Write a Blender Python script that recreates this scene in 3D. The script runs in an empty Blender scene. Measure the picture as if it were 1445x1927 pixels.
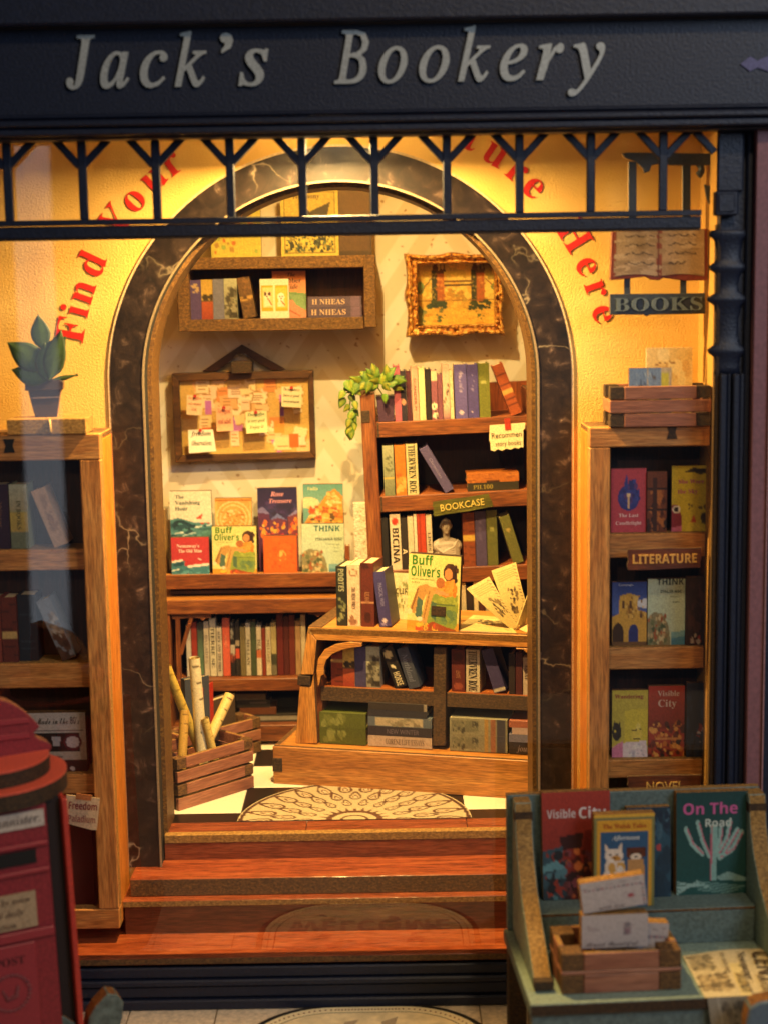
import bpy, bmesh, math, random
import numpy as np
from mathutils import Vector, Matrix, Euler
S = bpy.context.scene
COL = S.collection
R = math.radians
random.seed(7); rng = np.random.default_rng(7)

# ------------------------------------------------------------------ camera
FPX, CW, CH = 3000.0, 1445.0, 1927.0
PITCH, ROLL = R(8.2), R(0.92)
CAM = Vector((0.0, -2.97, 0.0))
_F = Vector((0, math.cos(PITCH), -math.sin(PITCH)))
_U0 = Vector((0, math.sin(PITCH), math.cos(PITCH)))
_R0 = Vector((1, 0, 0))
_Rt = _R0*math.cos(ROLL) - _U0*math.sin(ROLL)
_Up = _U0*math.cos(ROLL) + _R0*math.sin(ROLL)
cd = bpy.data.cameras.new('camera'); cam = bpy.data.objects.new('camera', cd); COL.objects.link(cam)
cam.matrix_world = Matrix(((_Rt.x, _Up.x, -_F.x, CAM.x), (_Rt.y, _Up.y, -_F.y, CAM.y), (_Rt.z, _Up.z, -_F.z, CAM.z), (0, 0, 0, 1)))
cd.sensor_fit = 'HORIZONTAL'; cd.sensor_width = 36.0; cd.lens = FPX/CW*36.0
cd.clip_start = 0.05; cd.clip_end = 100
cd.dof.use_dof = True; cd.dof.focus_distance = 3.26; cd.dof.aperture_fstop = 2.9
S.camera = cam

# ------------------------------------------------------------------ light
S.view_settings.view_transform = 'Standard'; S.view_settings.look = 'None'
S.view_settings.exposure = 0.0; S.view_settings.gamma = 1.0
W = bpy.data.worlds.new('World'); S.world = W; W.use_nodes = True
W.node_tree.nodes['Background'].inputs[0].default_value = (0.62, 0.75, 1.0, 1)
W.node_tree.nodes['Background'].inputs[1].default_value = 0.035
def lamp(name, typ, loc, energy, color, **k):
    l = bpy.data.lights.new(name, typ); l.energy = energy; l.color = color
    for a, v in k.items(): setattr(l, a, v)
    o = bpy.data.objects.new(name, l); COL.objects.link(o); o.location = loc
    return o
WARM = (1.0, 0.62, 0.20)
o = lamp('room_led', 'AREA', (-0.095, 0.10, 0.47), 29, (1.0, 0.71, 0.27), shape='DISK', size=0.024)
o.rotation_euler = Vector((0.0, 0.28, 1.0)).to_track_quat('Z', 'Y').to_euler()
o = lamp('bay_led', 'AREA', (-0.085, -0.170, 0.292), 62, WARM, shape='DISK', size=0.022)
o.rotation_euler = Vector((0.0, 0.45, 1.0)).to_track_quat('Z', 'Y').to_euler()
o = lamp('window_gap', 'AREA', (-1.52, -4.5, -0.55), 1.15, (0.80, 0.88, 1.0), shape='RECTANGLE', size=0.17, size_y=2.4)
o.rotation_euler = (R(90), 0, R(-16))
o = lamp('room_window', 'AREA', (2.6, -3.4, 1.3), 62, (0.70, 0.82, 1.0), shape='RECTANGLE', size=1.6, size_y=1.6)
o.rotation_euler = Vector((2.6, -3.3, 1.6)).to_track_quat('Z', 'Y').to_euler()
o = lamp('added_warm_fill', 'AREA', (0.9, -2.2, 1.9), 28, (1.0, 0.72, 0.42), shape='DISK', size=0.25)  # unseen warm fill, added to brighten the shop front and pavement
o.rotation_euler = Vector((0.5, -1.7, 2.9)).to_track_quat('Z', 'Y').to_euler()

o = lamp('added_front_spot', 'SPOT', (-0.35, -2.75, 0.65), 42, (1.0, 0.66, 0.33), shadow_soft_size=0.05, spot_size=R(42), spot_blend=0.75)  # unseen spot added to fill the cabinet fronts, cone kept below the sign
o.rotation_euler = (Vector((-0.35, -2.75, 0.65))-Vector((0.0, -0.15, -0.80))).to_track_quat('Z', 'Y').to_euler()

# ------------------------------------------------------------------ photo geometry -> place
def ray(px, py):
    return _F*FPX + _Rt*(px-CW/2) - _Up*(py-CH/2)
def U(px, py, y):                       # point of the plane y = const seen at a pixel of the photo
    v = ray(px, py); return CAM + v*((y-CAM.y)/v.y)
def Zp(px, py, z):                      # point of the level z = const
    v = ray(px, py); return CAM + v*((z-CAM.z)/v.z)
def sc(y): return (y-CAM.y)/FPX*1.005   # size of one pixel at depth y
def bx(x0, y0, x1, y1, d):
    ym, xm = (y0+y1)/2, (x0+x1)/2
    return U(x0, ym, d).x, U(x1, ym, d).x, U(xm, y1, d).z, U(xm, y0, d).z

# ------------------------------------------------------------------ materials
def lin(h):
    if not isinstance(h, str): return tuple(h)
    c = [int(h[i:i+2], 16)/255 for i in (0, 2, 4)]
    return tuple(x/12.92 if x <= 0.04045 else ((x+0.055)/1.055)**2.4 for x in c)
MATS = {}
def nodes(name):
    m = bpy.data.materials.new(name); m.use_nodes = True
    nt = m.node_tree; return m, nt, nt.nodes['Principled BSDF']
def N(nt, t, **k):
    n = nt.nodes.new(t)
    for a, v in k.items():
        if a in n.inputs: n.inputs[a].default_value = v
        else: setattr(n, a, v)
    return n
def coords(nt, scale, rand=True):
    tc = N(nt, 'ShaderNodeTexCoord'); mp = N(nt, 'ShaderNodeMapping'); mp.inputs['Scale'].default_value = scale
    nt.links.new(tc.outputs['Object'], mp.inputs['Vector'])
    if rand:
        oi = N(nt, 'ShaderNodeObjectInfo'); ml = N(nt, 'ShaderNodeMath', operation='MULTIPLY'); ml.inputs[1].default_value = 37.0
        nt.links.new(oi.outputs['Random'], ml.inputs[0]); nt.links.new(ml.outputs[0], mp.inputs['Location'])
    return mp.outputs['Vector']
def ramp(nt, fac, stops):
    r = N(nt, 'ShaderNodeValToRGB'); e = r.color_ramp.elements
    while len(e) < len(stops): e.new(0.5)
    for i, (p, c) in enumerate(stops): e[i].position = p; e[i].color = (*lin(c), 1)
    nt.links.new(fac, r.inputs[0]); return r.outputs[0]
def bump(nt, bs, h, strength, dist):
    b = N(nt, 'ShaderNodeBump'); b.inputs['Strength'].default_value = strength; b.inputs['Distance'].default_value = dist
    nt.links.new(h, b.inputs['Height']); nt.links.new(b.outputs[0], bs.inputs['Normal'])
def mix(nt, a, b, fac, typ='MIX'):
    m = N(nt, 'ShaderNodeMix', data_type='RGBA', blend_type=typ)
    for s, v in ((m.inputs[0], fac), (m.inputs[6], a), (m.inputs[7], b)):
        if hasattr(v, 'is_linked'): nt.links.new(v, s)
        elif isinstance(v, (int, float)): s.default_value = v
        else: s.default_value = (*lin(v), 1)
    return m.outputs[2]
def wood(name, c0, c1, c2, axis=0, rough=0.5, fine=1.0, gs=1.0):
    if name in MATS: return MATS[name]
    m, nt, bs = nodes(name)
    s = [58*gs, 58*gs, 58*gs]; s[axis] = 6.5*gs
    n = N(nt, 'ShaderNodeTexNoise', Scale=1.0, Detail=5.0, Roughness=0.6, Distortion=0.8); nt.links.new(coords(nt, s), n.inputs['Vector'])
    col = ramp(nt, n.outputs[0], [(0.25, c0), (0.5, c1), (0.75, c2)])
    s2 = [420, 420, 420]; s2[axis] = 34
    f = N(nt, 'ShaderNodeTexNoise', Scale=1.0, Detail=2.0); nt.links.new(coords(nt, s2), f.inputs['Vector'])
    col = mix(nt, col, ramp(nt, f.outputs[0], [(0.3, '5a5048'), (0.65, 'ffffff')]), 0.6*fine, 'MULTIPLY')
    nt.links.new(col, bs.inputs['Base Color']); bs.inputs['Roughness'].default_value = rough
    bump(nt, bs, f.outputs[0], 0.35, 0.0012)
    MATS[name] = m; return m
def mdf(name, c0='2a1a0c', c1='5a3d1c', c2='8a6330', rough=0.75):
    if name in MATS: return MATS[name]
    m, nt, bs = nodes(name)
    n = N(nt, 'ShaderNodeTexNoise', Scale=1.0, Detail=5.0, Roughness=0.75); nt.links.new(coords(nt, (170, 170, 260)), n.inputs['Vector'])
    nt.links.new(ramp(nt, n.outputs[0], [(0.3, c0), (0.5, c1), (0.72, c2)]), bs.inputs['Base Color'])
    bs.inputs['Roughness'].default_value = rough; bump(nt, bs, n.outputs[0], 0.6, 0.002)
    MATS[name] = m; return m
def plain(c, rough=0.55, grain=0.12, metal=0.0, bmp=0.15, scale=300):
    key = ('p', c, rough, grain, metal, bmp, scale)
    if key in MATS: return MATS[key]
    m, nt, bs = nodes('paint_'+str(c))
    n = N(nt, 'ShaderNodeTexNoise', Scale=scale, Detail=3.0); nt.links.new(coords(nt, (1, 1, 1)), n.inputs['Vector'])
    l = lin(c); lo = tuple(max(0, x*(1-2.2*grain)) for x in l); hi = tuple(min(1, x*(1+2*grain)) for x in l)
    nt.links.new(ramp(nt, n.outputs[0], [(0.3, lo), (0.7, hi)]), bs.inputs['Base Color'])
    bs.inputs['Roughness'].default_value = rough; bs.inputs['Metallic'].default_value = metal
    if bmp: bump(nt, bs, n.outputs[0], bmp, 0.0015)
    MATS[key] = m; return m
def printed(rough=0.55, name='printed_paper'):
    if name in MATS: return MATS[name]
    m, nt, bs = nodes(name)
    a = N(nt, 'ShaderNodeVertexColor'); a.layer_name = 'Col'
    n = N(nt, 'ShaderNodeTexNoise', Scale=420.0, Detail=3.0); nt.links.new(coords(nt, (1, 1, 1)), n.inputs['Vector'])
    nt.links.new(mix(nt, a.outputs[0], ramp(nt, n.outputs[0], [(0.3, 'b8b8b8'), (0.6, 'ffffff')]), 0.5, 'MULTIPLY'), bs.inputs['Base Color'])
    bs.inputs['Roughness'].default_value = rough; bump(nt, bs, n.outputs[0], 0.35, 0.0012)
    MATS[name] = m; return m
def plaster():
    m, nt, bs = nodes('yellow_plaster')
    v = coords(nt, (1, 1, 1), False)
    n = N(nt, 'ShaderNodeTexNoise', Scale=250.0, Detail=4.0, Roughness=0.65); nt.links.new(v, n.inputs['Vector'])
    w = N(nt, 'ShaderNodeTexNoise', Scale=6.0, Detail=2.0); nt.links.new(v, w.inputs['Vector'])
    nt.links.new(ramp(nt, w.outputs[0], [(0.3, 'd4a850'), (0.7, 'e3be6c')]), bs.inputs['Base Color'])
    bs.inputs['Roughness'].default_value = 0.8; bump(nt, bs, n.outputs[0], 0.5, 0.0035); return m
def marble():
    m, nt, bs = nodes('dark_marble')
    v = coords(nt, (1, 1, 1), False)
    n = N(nt, 'ShaderNodeTexNoise', Scale=34.0, Detail=9.0, Roughness=0.65, Distortion=0.6); nt.links.new(v, n.inputs['Vector'])
    col = ramp(nt, n.outputs[0], [(0.3, '0a0706'), (0.46, '1b120e'), (0.58, '2a1f19'), (0.67, '52423a'), (0.76, 'a08c78')])
    ad = N(nt, 'ShaderNodeVectorMath', operation='MULTIPLY_ADD')
    wn = N(nt, 'ShaderNodeTexNoise', Scale=9.0, Detail=4.0); nt.links.new(v, wn.inputs['Vector'])
    nt.links.new(wn.outputs[1], ad.inputs[0]); ad.inputs[1].default_value = (0.22, 0.22, 0.22); nt.links.new(v, ad.inputs[2])
    vo = N(nt, 'ShaderNodeTexVoronoi', feature='DISTANCE_TO_EDGE', Scale=5.2); nt.links.new(ad.outputs[0], vo.inputs['Vector'])
    vein = ramp(nt, vo.outputs['Distance'], [(0.0, 'b0b0b0'), (0.01, '4a4a4a'), (0.024, '000000')])
    br = N(nt, 'ShaderNodeTexNoise', Scale=5.0); nt.links.new(v, br.inputs['Vector'])
    mul = mix(nt, vein, ramp(nt, br.outputs[0], [(0.44, '000000'), (0.62, 'eeeeee')]), 1.0, 'MULTIPLY')
    nt.links.new(mix(nt, col, 'd8c6a8', mul), bs.inputs['Base Color'])
    bs.inputs['Roughness'].default_value = 0.42; bump(nt, bs, n.outputs[0], 0.15, 0.002); return m
def gold():
    m, nt, bs = nodes('carved_gilt')
    n = N(nt, 'ShaderNodeTexNoise', Scale=110.0, Detail=4.0); nt.links.new(coords(nt, (1, 1, 1)), n.inputs['Vector'])
    nt.links.new(ramp(nt, n.outputs[0], [(0.32, '4a2206'), (0.5, 'b8741e'), (0.66, 'f4cc6c')]), bs.inputs['Base Color'])
    bs.inputs['Metallic'].default_value = 0.4; bs.inputs['Roughness'].default_value = 0.4; bump(nt, bs, n.outputs[0], 0.9, 0.006); return m
def glassmat():
    m, nt, bs = nodes('window_glass'); nt.nodes.remove(bs)
    t = N(nt, 'ShaderNodeBsdfTransparent'); g = N(nt, 'ShaderNodeBsdfGlossy', Roughness=0.012)
    g.inputs['Color'].default_value = (1, 1, 1, 1)
    gm = N(nt, 'ShaderNodeNewGeometry'); ir = N(nt, 'ShaderNodeMath', operation='MULTIPLY_ADD'); ir.inputs[1].default_value = -0.8333; ir.inputs[2].default_value = 1.5
    f = N(nt, 'ShaderNodeFresnel'); nt.links.new(gm.outputs['Backfacing'], ir.inputs[0]); nt.links.new(ir.outputs[0], f.inputs['IOR']); mx = N(nt, 'ShaderNodeMixShader')
    nt.links.new(f.outputs[0], mx.inputs[0]); nt.links.new(t.outputs[0], mx.inputs[1]); nt.links.new(g.outputs[0], mx.inputs[2])
    nt.links.new(mx.outputs[0], nt.nodes['Material Output'].inputs[0]); return m
def wallpaper():
    m, nt, bs = nodes('cream_wallpaper')
    v = coords(nt, (1, 1, 1), False)
    n = N(nt, 'ShaderNodeTexNoise', Scale=9.0, Detail=4.0); nt.links.new(v, n.inputs['Vector'])
    sp = N(nt, 'ShaderNodeTexNoise', Scale=62.0, Detail=1.0); nt.links.new(v, sp.inputs['Vector'])
    sx = N(nt, 'ShaderNodeSeparateXYZ'); nt.links.new(v, sx.inputs[0])
    def M_(op, a, b=None):
        k = N(nt, 'ShaderNodeMath', operation=op)
        for i, q in enumerate((a, b)):
            if q is None: continue
            if isinstance(q, (int, float)): k.inputs[i].default_value = q
            else: nt.links.new(q, k.inputs[i])
        return k.outputs[0]
    zig = M_('ABSOLUTE', M_('SUBTRACT', M_('FRACT', M_('MULTIPLY', sx.outputs[0], 3.6)), 0.5))
    st = M_('FRACT', M_('ADD', M_('MULTIPLY', sx.outputs[2], 8.0), M_('MULTIPLY', zig, 3.2)))
    chev = ramp(nt, st, [(0.0, 'ffffff'), (0.44, 'ffffff'), (0.5, 'e9e0cc'), (0.94, 'e9e0cc'), (1.0, 'ffffff')])
    base = ramp(nt, n.outputs[0], [(0.3, 'd8cfb8'), (0.7, 'e8e1d0')])
    base = mix(nt, base, chev, 0.6, 'MULTIPLY')
    base = mix(nt, base, ramp(nt, sp.outputs[0], [(0.27, 'a9825a'), (0.33, 'ffffff')]), 0.7, 'MULTIPLY')
    nt.links.new(base, bs.inputs['Base Color']); bs.inputs['Roughness'].default_value = 0.75; return m

W_CAB = wood('cabinet_wood', 'a8682f', 'c48543', 'd8a05a', 2)
W_CABX = wood('cabinet_wood_across', 'a8682f', 'c48543', 'd8a05a', 0)
W_CABS = wood('cabinet_side', 'b0651e', 'd0802a', 'dc9440', 2)
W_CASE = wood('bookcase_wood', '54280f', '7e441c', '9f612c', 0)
W_CASEV = wood('bookcase_wood_up', '54280f', '7e441c', '9f612c', 2)
W_DARK = wood('dark_back_wood', '1e0d06', '34180c', '4a2412', 2)
W_TAB = wood('table_wood', 'a8682a', 'c98a3c', 'dca054', 0, gs=0.8)
W_TABV = wood('table_wood_up', 'a8682a', 'c98a3c', 'dca054', 2, gs=0.8)
W_RED = wood('red_floor_wood', '5e2a16', '86442a', '9e5a38', 0, rough=0.25)
W_SLAT = wood('crate_wood', '7b4936', '9a634b', 'ae785c', 0, fine=0.7)
MDF = mdf('laser_cut_edge'); MDF_D = mdf('dark_cut_edge', '140c06', '33220f', '5a4020')
MDF_L = mdf('pale_cut_edge', '4a3216', '8a672f', 'b8924e')
NAVY = plain('121a2e', 0.5, 0.16, 0, 0.6, 210)
BLACK = plain('0a0806', 0.8)
PRINT = printed()
PAPER = plain('e9dcc0', 0.7, 0.05)

# ------------------------------------------------------------------ mesh building
XF = {}
class M:
    def __init__(s): s.v = []; s.f = []; s.m = []; s.T = None
    def add(s, vs, fs, mi=0):
        b = len(s.v)
        s.v += [tuple(s.T @ Vector(p)) for p in vs] if s.T else [tuple(p) for p in vs]
        for i, f in enumerate(fs):
            s.f.append([b+k for k in f]); s.m.append(mi[i] if isinstance(mi, (list, tuple)) else mi)
        return s
    def box(s, x0, x1, y0, y1, z0, z1, mi=0, front=None, top=None, side=None):
        v = [(x0, y0, z0), (x1, y0, z0), (x1, y1, z0), (x0, y1, z0), (x0, y0, z1), (x1, y0, z1), (x1, y1, z1), (x0, y1, z1)]
        f = [(0, 1, 5, 4), (2, 3, 7, 6), (3, 0, 4, 7), (1, 2, 6, 5), (4, 5, 6, 7), (3, 2, 1, 0)]
        fr = mi if front is None else front; tp = mi if top is None else top; sd = mi if side is None else side
        return s.add(v, f, [fr, mi, sd, sd, tp, mi])
    def prism(s, pts, y0, y1, mi=0, edge=None):   # outline in x,z run through y
        n = len(pts); e = mi if edge is None else edge
        ar = sum(pts[i][0]*pts[(i+1) % n][1]-pts[(i+1) % n][0]*pts[i][1] for i in range(n))
        if ar < 0: pts = pts[::-1]
        v = [(x, y0, z) for x, z in pts]+[(x, y1, z) for x, z in pts]
        f = [list(range(n)), list(range(2*n-1, n-1, -1))]+[(i, i+n, (i+1) % n+n, (i+1) % n) for i in range(n)]
        return s.add(v, f, [mi, mi]+[e]*n)
    def ring(s, cx, zs, r0, r1, zb, y0, y1, mi=0, edge=None, n=48):   # arch band: legs down to zb, half circle above zs
        e = mi if edge is None else edge
        def path(r): return [(cx-r, zb)]+[(cx+r*math.cos(math.pi-math.pi*i/n), zs+r*math.sin(math.pi*i/n)) for i in range(n+1)]+[(cx+r, zb)]
        a, b = path(r0), path(r1); k = len(a)
        v = [(x, y0, z) for x, z in a]+[(x, y0, z) for x, z in b]+[(x, y1, z) for x, z in a]+[(x, y1, z) for x, z in b]
        f = []; mi_ = []
        for i in range(k-1):
            j = i+1
            f += [(i, j, k+j, k+i), (2*k+i, 3*k+i, 3*k+j, 2*k+j), (i, 2*k+i, 2*k+j, j), (k+i, k+j, 3*k+j, 3*k+i)]; mi_ += [mi, mi, e, e]
        f += [(0, k, 3*k, 2*k), (k-1, 3*k-1, 4*k-1, 2*k-1)]; mi_ += [e, e]
        return s.add(v, f, mi_)
    def lathe(s, prof, n=20, c=(0, 0, 0), mi=0, cap=True, squash=(1, 1)):
        v = []; f = []
        for r, z in prof:
            v += [(c[0]+r*squash[0]*math.cos(2*math.pi*i/n), c[1]+r*squash[1]*math.sin(2*math.pi*i/n), c[2]+z) for i in range(n)]
        for k in range(len(prof)-1):
            f += [(k*n+i, k*n+(i+1) % n, (k+1)*n+(i+1) % n, (k+1)*n+i) for i in range(n)]
        if cap: f += [list(range(n))[::-1], [(len(prof)-1)*n+i for i in range(n)]]
        return s.add(v, f, mi)
    def tube(s, pts, r, n=8, mi=0, cap=True):
        pts = [Vector(p) for p in pts]; rs = r if isinstance(r, (list, tuple)) else [r]*len(pts)
        v = []; f = []
        for i, p in enumerate(pts):
            d = (pts[min(i+1, len(pts)-1)]-pts[max(i-1, 0)]).normalized()
            a = d.cross(Vector((0, 1, 0.13))).normalized(); b = d.cross(a)
            v += [p+(a*math.cos(2*math.pi*k/n)+b*math.sin(2*math.pi*k/n))*rs[i] for k in range(n)]
        for i in range(len(pts)-1):
            f += [(i*n+k, i*n+(k+1) % n, (i+1)*n+(k+1) % n, (i+1)*n+k) for k in range(n)]
        if cap: f += [list(range(n)), [(len(pts)-1)*n+k for k in range(n)][::-1]]
        return s.add(v, f, mi)
    def ball(s, c, r, n=10, k=7, mi=0):
        r = r if isinstance(r, (tuple, list)) else (r, r, r); v = []; f = []
        for j in range(k+1):
            t = math.pi*j/k
            v += [(c[0]+r[0]*math.sin(t)*math.cos(2*math.pi*i/n), c[1]+r[1]*math.sin(t)*math.sin(2*math.pi*i/n), c[2]+r[2]*math.cos(t)) for i in range(n)]
        for j in range(k): f += [(j*n+i, (j+1)*n+i, (j+1)*n+(i+1) % n, j*n+(i+1) % n) for i in range(n)]
        return s.add(v, f, mi)
    def grid(s, w, h, x0, z0, x1, z1, y, fn=None):       # for printed sheets, see sheet()
        pass
    def build(s, name, mats, parent=None, world=False, bevel=0.0, smooth=False, label=None):
        me = bpy.data.meshes.new(name)
        vs = s.v
        if world and parent is not None:
            inv = XF[parent.name].inverted(); vs = [tuple(inv @ Vector(p)) for p in vs]
        me.from_pydata(vs, [], s.f); me.polygons.foreach_set('material_index', s.m)
        for m in (mats if isinstance(mats, (list, tuple)) else [mats]): me.materials.append(m)
        b = bmesh.new(); b.from_mesh(me)
        bmesh.ops.remove_doubles(b, verts=b.verts, dist=1e-6) if smooth else None
        bmesh.ops.recalc_face_normals(b, faces=b.faces)
        if bevel:
            ed = [e for e in b.edges if len(e.link_faces) == 2 and e.calc_face_angle(0) > 0.6]
            bmesh.ops.bevel(b, geom=ed, offset=bevel, segments=1, affect='EDGES', clamp_overlap=True)
        b.to_mesh(me); b.free()
        if smooth: me.polygons.foreach_set('use_smooth', [True]*len(me.polygons))
        me.update()
        o = bpy.data.objects.new(name, me); COL.objects.link(o)
        if parent is not None: o.parent = parent; XF[o.name] = XF[parent.name]
        else: XF[o.name] = Matrix()
        if label: o['label'] = label
        return o
def T(name, label, cat, loc=(0, 0, 0), rot=(0, 0, 0), group=None):
    o = bpy.data.objects.new(name, None); COL.objects.link(o); o.empty_display_size = 0.02
    o.location = loc; o.rotation_euler = rot; o['label'] = label; o['category'] = cat
    if group: o['group'] = group
    XF[o.name] = Matrix.Translation(Vector(loc)) @ Euler(rot).to_matrix().to_4x4()
    return o
def structure(o, kind='structure'): o['kind'] = kind; return o

# ------------------------------------------------------------------ flat print: lettering and pictures
_tc = {}
OFF = {'b': (0x1D400, 0x1D41A, 0x1D7CE), 'i': (0x1D468, 0x1D482, 0), 's': (0x1D4D0, 0x1D4EA, 0), 'j': (0x1D434, 0x1D44E, 0), 'S': (0x1D5D4, 0x1D5EE, 0x1D7EC)}
def glyphs(s, style):
    key = (s, style)
    if key in _tc: return _tc[key]
    t = s
    if style in OFF:
        a, b, d = OFF[style]
        t = ''.join(chr(a+ord(c)-65) if 'A' <= c <= 'Z' else chr(b+ord(c)-97) if 'a' <= c <= 'z' else chr(d+ord(c)-48) if d and c.isdigit() else c for c in s)
    c = bpy.data.curves.new('t', 'FONT'); c.body = t; c.resolution_u = 2; c.offset = 0.011 if style == 'j' else 0
    o = bpy.data.objects.new('t', c); COL.objects.link(o)
    m = o.to_mesh()
    v = [(p.co.x, p.co.y) for p in m.vertices]; f = [list(p.vertices) for p in m.polygons]
    o.to_mesh_clear(); bpy.data.objects.remove(o); bpy.data.curves.remove(c)
    if not v: v = [(0, 0)]
    _tc[key] = (v, f); return _tc[key]
def text(m, s, style, x, z, h, y=0.0, mi=0, align='c', maxw=None, down=False, thick=0, rot=0.0, fit=None):
    """letters of cap height h with baseline at (x,z) in the plane y; down=True runs them top to bottom along a spine"""
    v, f = glyphs(s, style)
    x0 = min(p[0] for p in v); x1 = max(p[0] for p in v); k = h/0.69; sx = k
    if maxw and (x1-x0)*k > maxw: sx = maxw/(x1-x0)
    if fit: sx = fit/(x1-x0)
    ox = {'c': -(x0+x1)/2, 'l': -x0, 'r': -x1}[align]
    q = []
    cr, sr = math.cos(rot), math.sin(rot)
    for gx, gy in v:
        a, b = (gx+ox)*sx, gy*k
        if down: a, b = b, -a
        q.append((x+a*cr-b*sr, z+a*sr+b*cr))
    if not thick: m.add([(a, y, b) for a, b in q], f, mi)
    else:
        n = len(q); ed = {}
        for p in f:
            for i in range(len(p)): ed[(p[i], p[(i+1) % len(p)])] = 1
        fs = [p for p in f]+[[i+n for i in p][::-1] for p in f]
        fs += [(a, a+n, b+n, b) for (a, b) in ed if (b, a) not in ed]
        m.add([(a, y, b) for a, b in q]+[(a, y+thick, b) for a, b in q], fs, mi)
class Art:
    def __init__(s, w, h, bg='ffffff'):
        s.w, s.h = w, h; s.a = np.ones((h, w, 3))*np.array(lin(bg))
        s.u, s.v_ = np.meshgrid((np.arange(w)+0.5)/w, (np.arange(h)+0.5)/h)
    def _put(s, mask, c): s.a[mask] = np.array(lin(c)); return s
    def g(s, c0, c1, y0=0, y1=1):
        k = ((s.v_-y0)/(y1-y0)); mk = (k >= 0) & (k <= 1)
        full = np.array(lin(c0))*(1-k[..., None])+np.array(lin(c1))*k[..., None]; s.a[mk] = full[mk]; return s
    def r(s, x0, y0, x1, y1, c): return s._put((s.u >= x0) & (s.u <= x1) & (s.v_ >= y0) & (s.v_ <= y1), c)
    def e(s, x, y, rx, ry, c, ring=0):
        q = ((s.u-x)/rx)**2+((s.v_-y)/ry)**2
        return s._put((q <= 1) & (q >= ring), c)
    def p(s, pts, c):
        ins = np.zeros_like(s.u, bool); n = len(pts)
        for i in range(n):
            (xa, ya), (xb, yb) = pts[i], pts[(i+1) % n]
            if ya == yb: continue
            ins ^= ((ya > s.v_) != (yb > s.v_)) & (s.u < (xb-xa)*(s.v_-ya)/(yb-ya)+xa)
        return s._put(ins, c)
    def l(s, x0, y0, x1, y1, w, c):
        dx, dy = x1-x0, y1-y0; t = np.clip(((s.u-x0)*dx+(s.v_-y0)*dy)/(dx*dx+dy*dy+1e-9), 0, 1)
        return s._put(np.hypot(s.u-x0-t*dx, s.v_-y0-t*dy) <= w/2, c)
    def n(s, amp=0.12, seed=1, cell=1):
        q = np.random.default_rng(seed).normal(0, amp, (s.h//cell+1, s.w//cell+1)).repeat(cell, 0).repeat(cell, 1)[:s.h, :s.w]
        s.a = np.clip(s.a*(1+q[..., None]), 0, 1); return s
    def b(s, x0, y0, x1, y1, cols, n, seed=3, size=0.05, asp=1.0):
        g = np.random.default_rng(seed)
        for _ in range(n):
            k = size*g.uniform(0.5, 1.4); s.e(g.uniform(x0, x1), g.uniform(y0, y1), k, k*asp, cols[g.integers(len(cols))])
        return s
def sheet(name, art, P, parent, mat=None, world=False, label=None):
    """printed picture: P(u,v) gives the place of picture point u right, v down"""
    w, h = art.w, art.h
    vs = [tuple(P(i/(w-1), j/(h-1))) for j in range(h) for i in range(w)]
    fs = [(j*w+i, (j+1)*w+i, (j+1)*w+i+1, j*w+i+1) for j in range(h-1) for i in range(w-1)]
    if world and parent is not None:
        inv = XF[parent.name].inverted(); vs = [tuple(inv @ Vector(p)) for p in vs]
    me = bpy.data.meshes.new(name); me.from_pydata(vs, [], fs); me.materials.append(mat or PRINT)
    ca = me.color_attributes.new('Col', 'FLOAT_COLOR', 'POINT')
    ca.data.foreach_set('color', np.concatenate([art.a, np.ones((h, w, 1))], 2).astype(np.float32).ravel())
    o = bpy.data.objects.new(name, me); COL.objects.link(o)
    if parent is not None: o.parent = parent; XF[o.name] = XF[parent.name]
    if label: o['label'] = label
    return o

# ================================================================== THE SETTING
ZF = U(640, 1570, 0.03).z                 # tiled room floor
ZB = U(640, 1755, -0.095).z               # bay floor in front of the arch
ZG = Zp(0, 0, 0).z if False else U(640, 1891, -0.19).z   # pavement
ZST = U(640, 1625, 0.0).z                 # step top
AX, AZ = -0.0765, U(645, 718, 0.0).z      # arch centre
YB = 0.78                                 # back wall
XR = U(1342, 900, -0.15).x                # right end of the bay
# ---- pavement
st = T('pavement', 'pale paved strip of ground in front of the shop', 'pavement', (0, 0, ZG)); structure(st)
b_ = M().box(-2.2, 2.2, -2.4, 0.9, -0.06, -0.004); structure(b_.build('ground_bed', plain('8d7c66', 0.8, 0.15), st))
pv = plain('dcc8a8', 0.6, 0.10, 0, 0.2, 120)
for i in range(-6, 7):
    for j in range(3):
        x = i*0.16+(0.05 if j % 2 else 0)
        M().box(x+0.0015, x+0.1585, -0.19-0.11*(j+1)+0.0015, -0.19-0.11*j-0.0015, -0.004, 0.0+random.uniform(-.0006, .0006)).build('paving_slab', pv, st)
# ---- room shell
fl = T('floor', 'black and white chequered floor of the inner room', 'floor', (0, 0, ZF)); structure(fl)
structure(M().box(-0.62, 0.5, 0.0605, YB+0.02, -0.05, -0.006).build('floor_bed', BLACK, fl))
yt0 = Zp(640, 1545, ZF).y
tw, td = plain('e9e2cc', 0.28, 0.03, 0, 0.05), plain('15110e', 0.3, 0.1, 0, 0.05)
rows = [yt0]+[Zp(470, y, ZF).y for y in (1530, 1483, 1443, 1411)]
rows += [rows[-1]+0.15]
xc = Zp(462, 1500, ZF).x
for k in range(5):
    for i in range(-4, 6):
        x0, x1 = xc+i*0.152, xc+(i+1)*0.152
        if x1 > 0.48 or x0 < -0.62: continue
        dark = (i+k) % 2 == 1 if k else (i % 2 == 1)
        if k == 0: dark = i < 0 or (i % 2 == 1 and i > 0)
        else: dark = ((i+k) % 2 == 1)
        M().box(x0+0.0008, x1-0.0008, rows[k]+0.0008, rows[k+1]-0.0008, -0.006, 0).build('tile', td if dark else tw, fl, bevel=0.0006)
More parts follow.
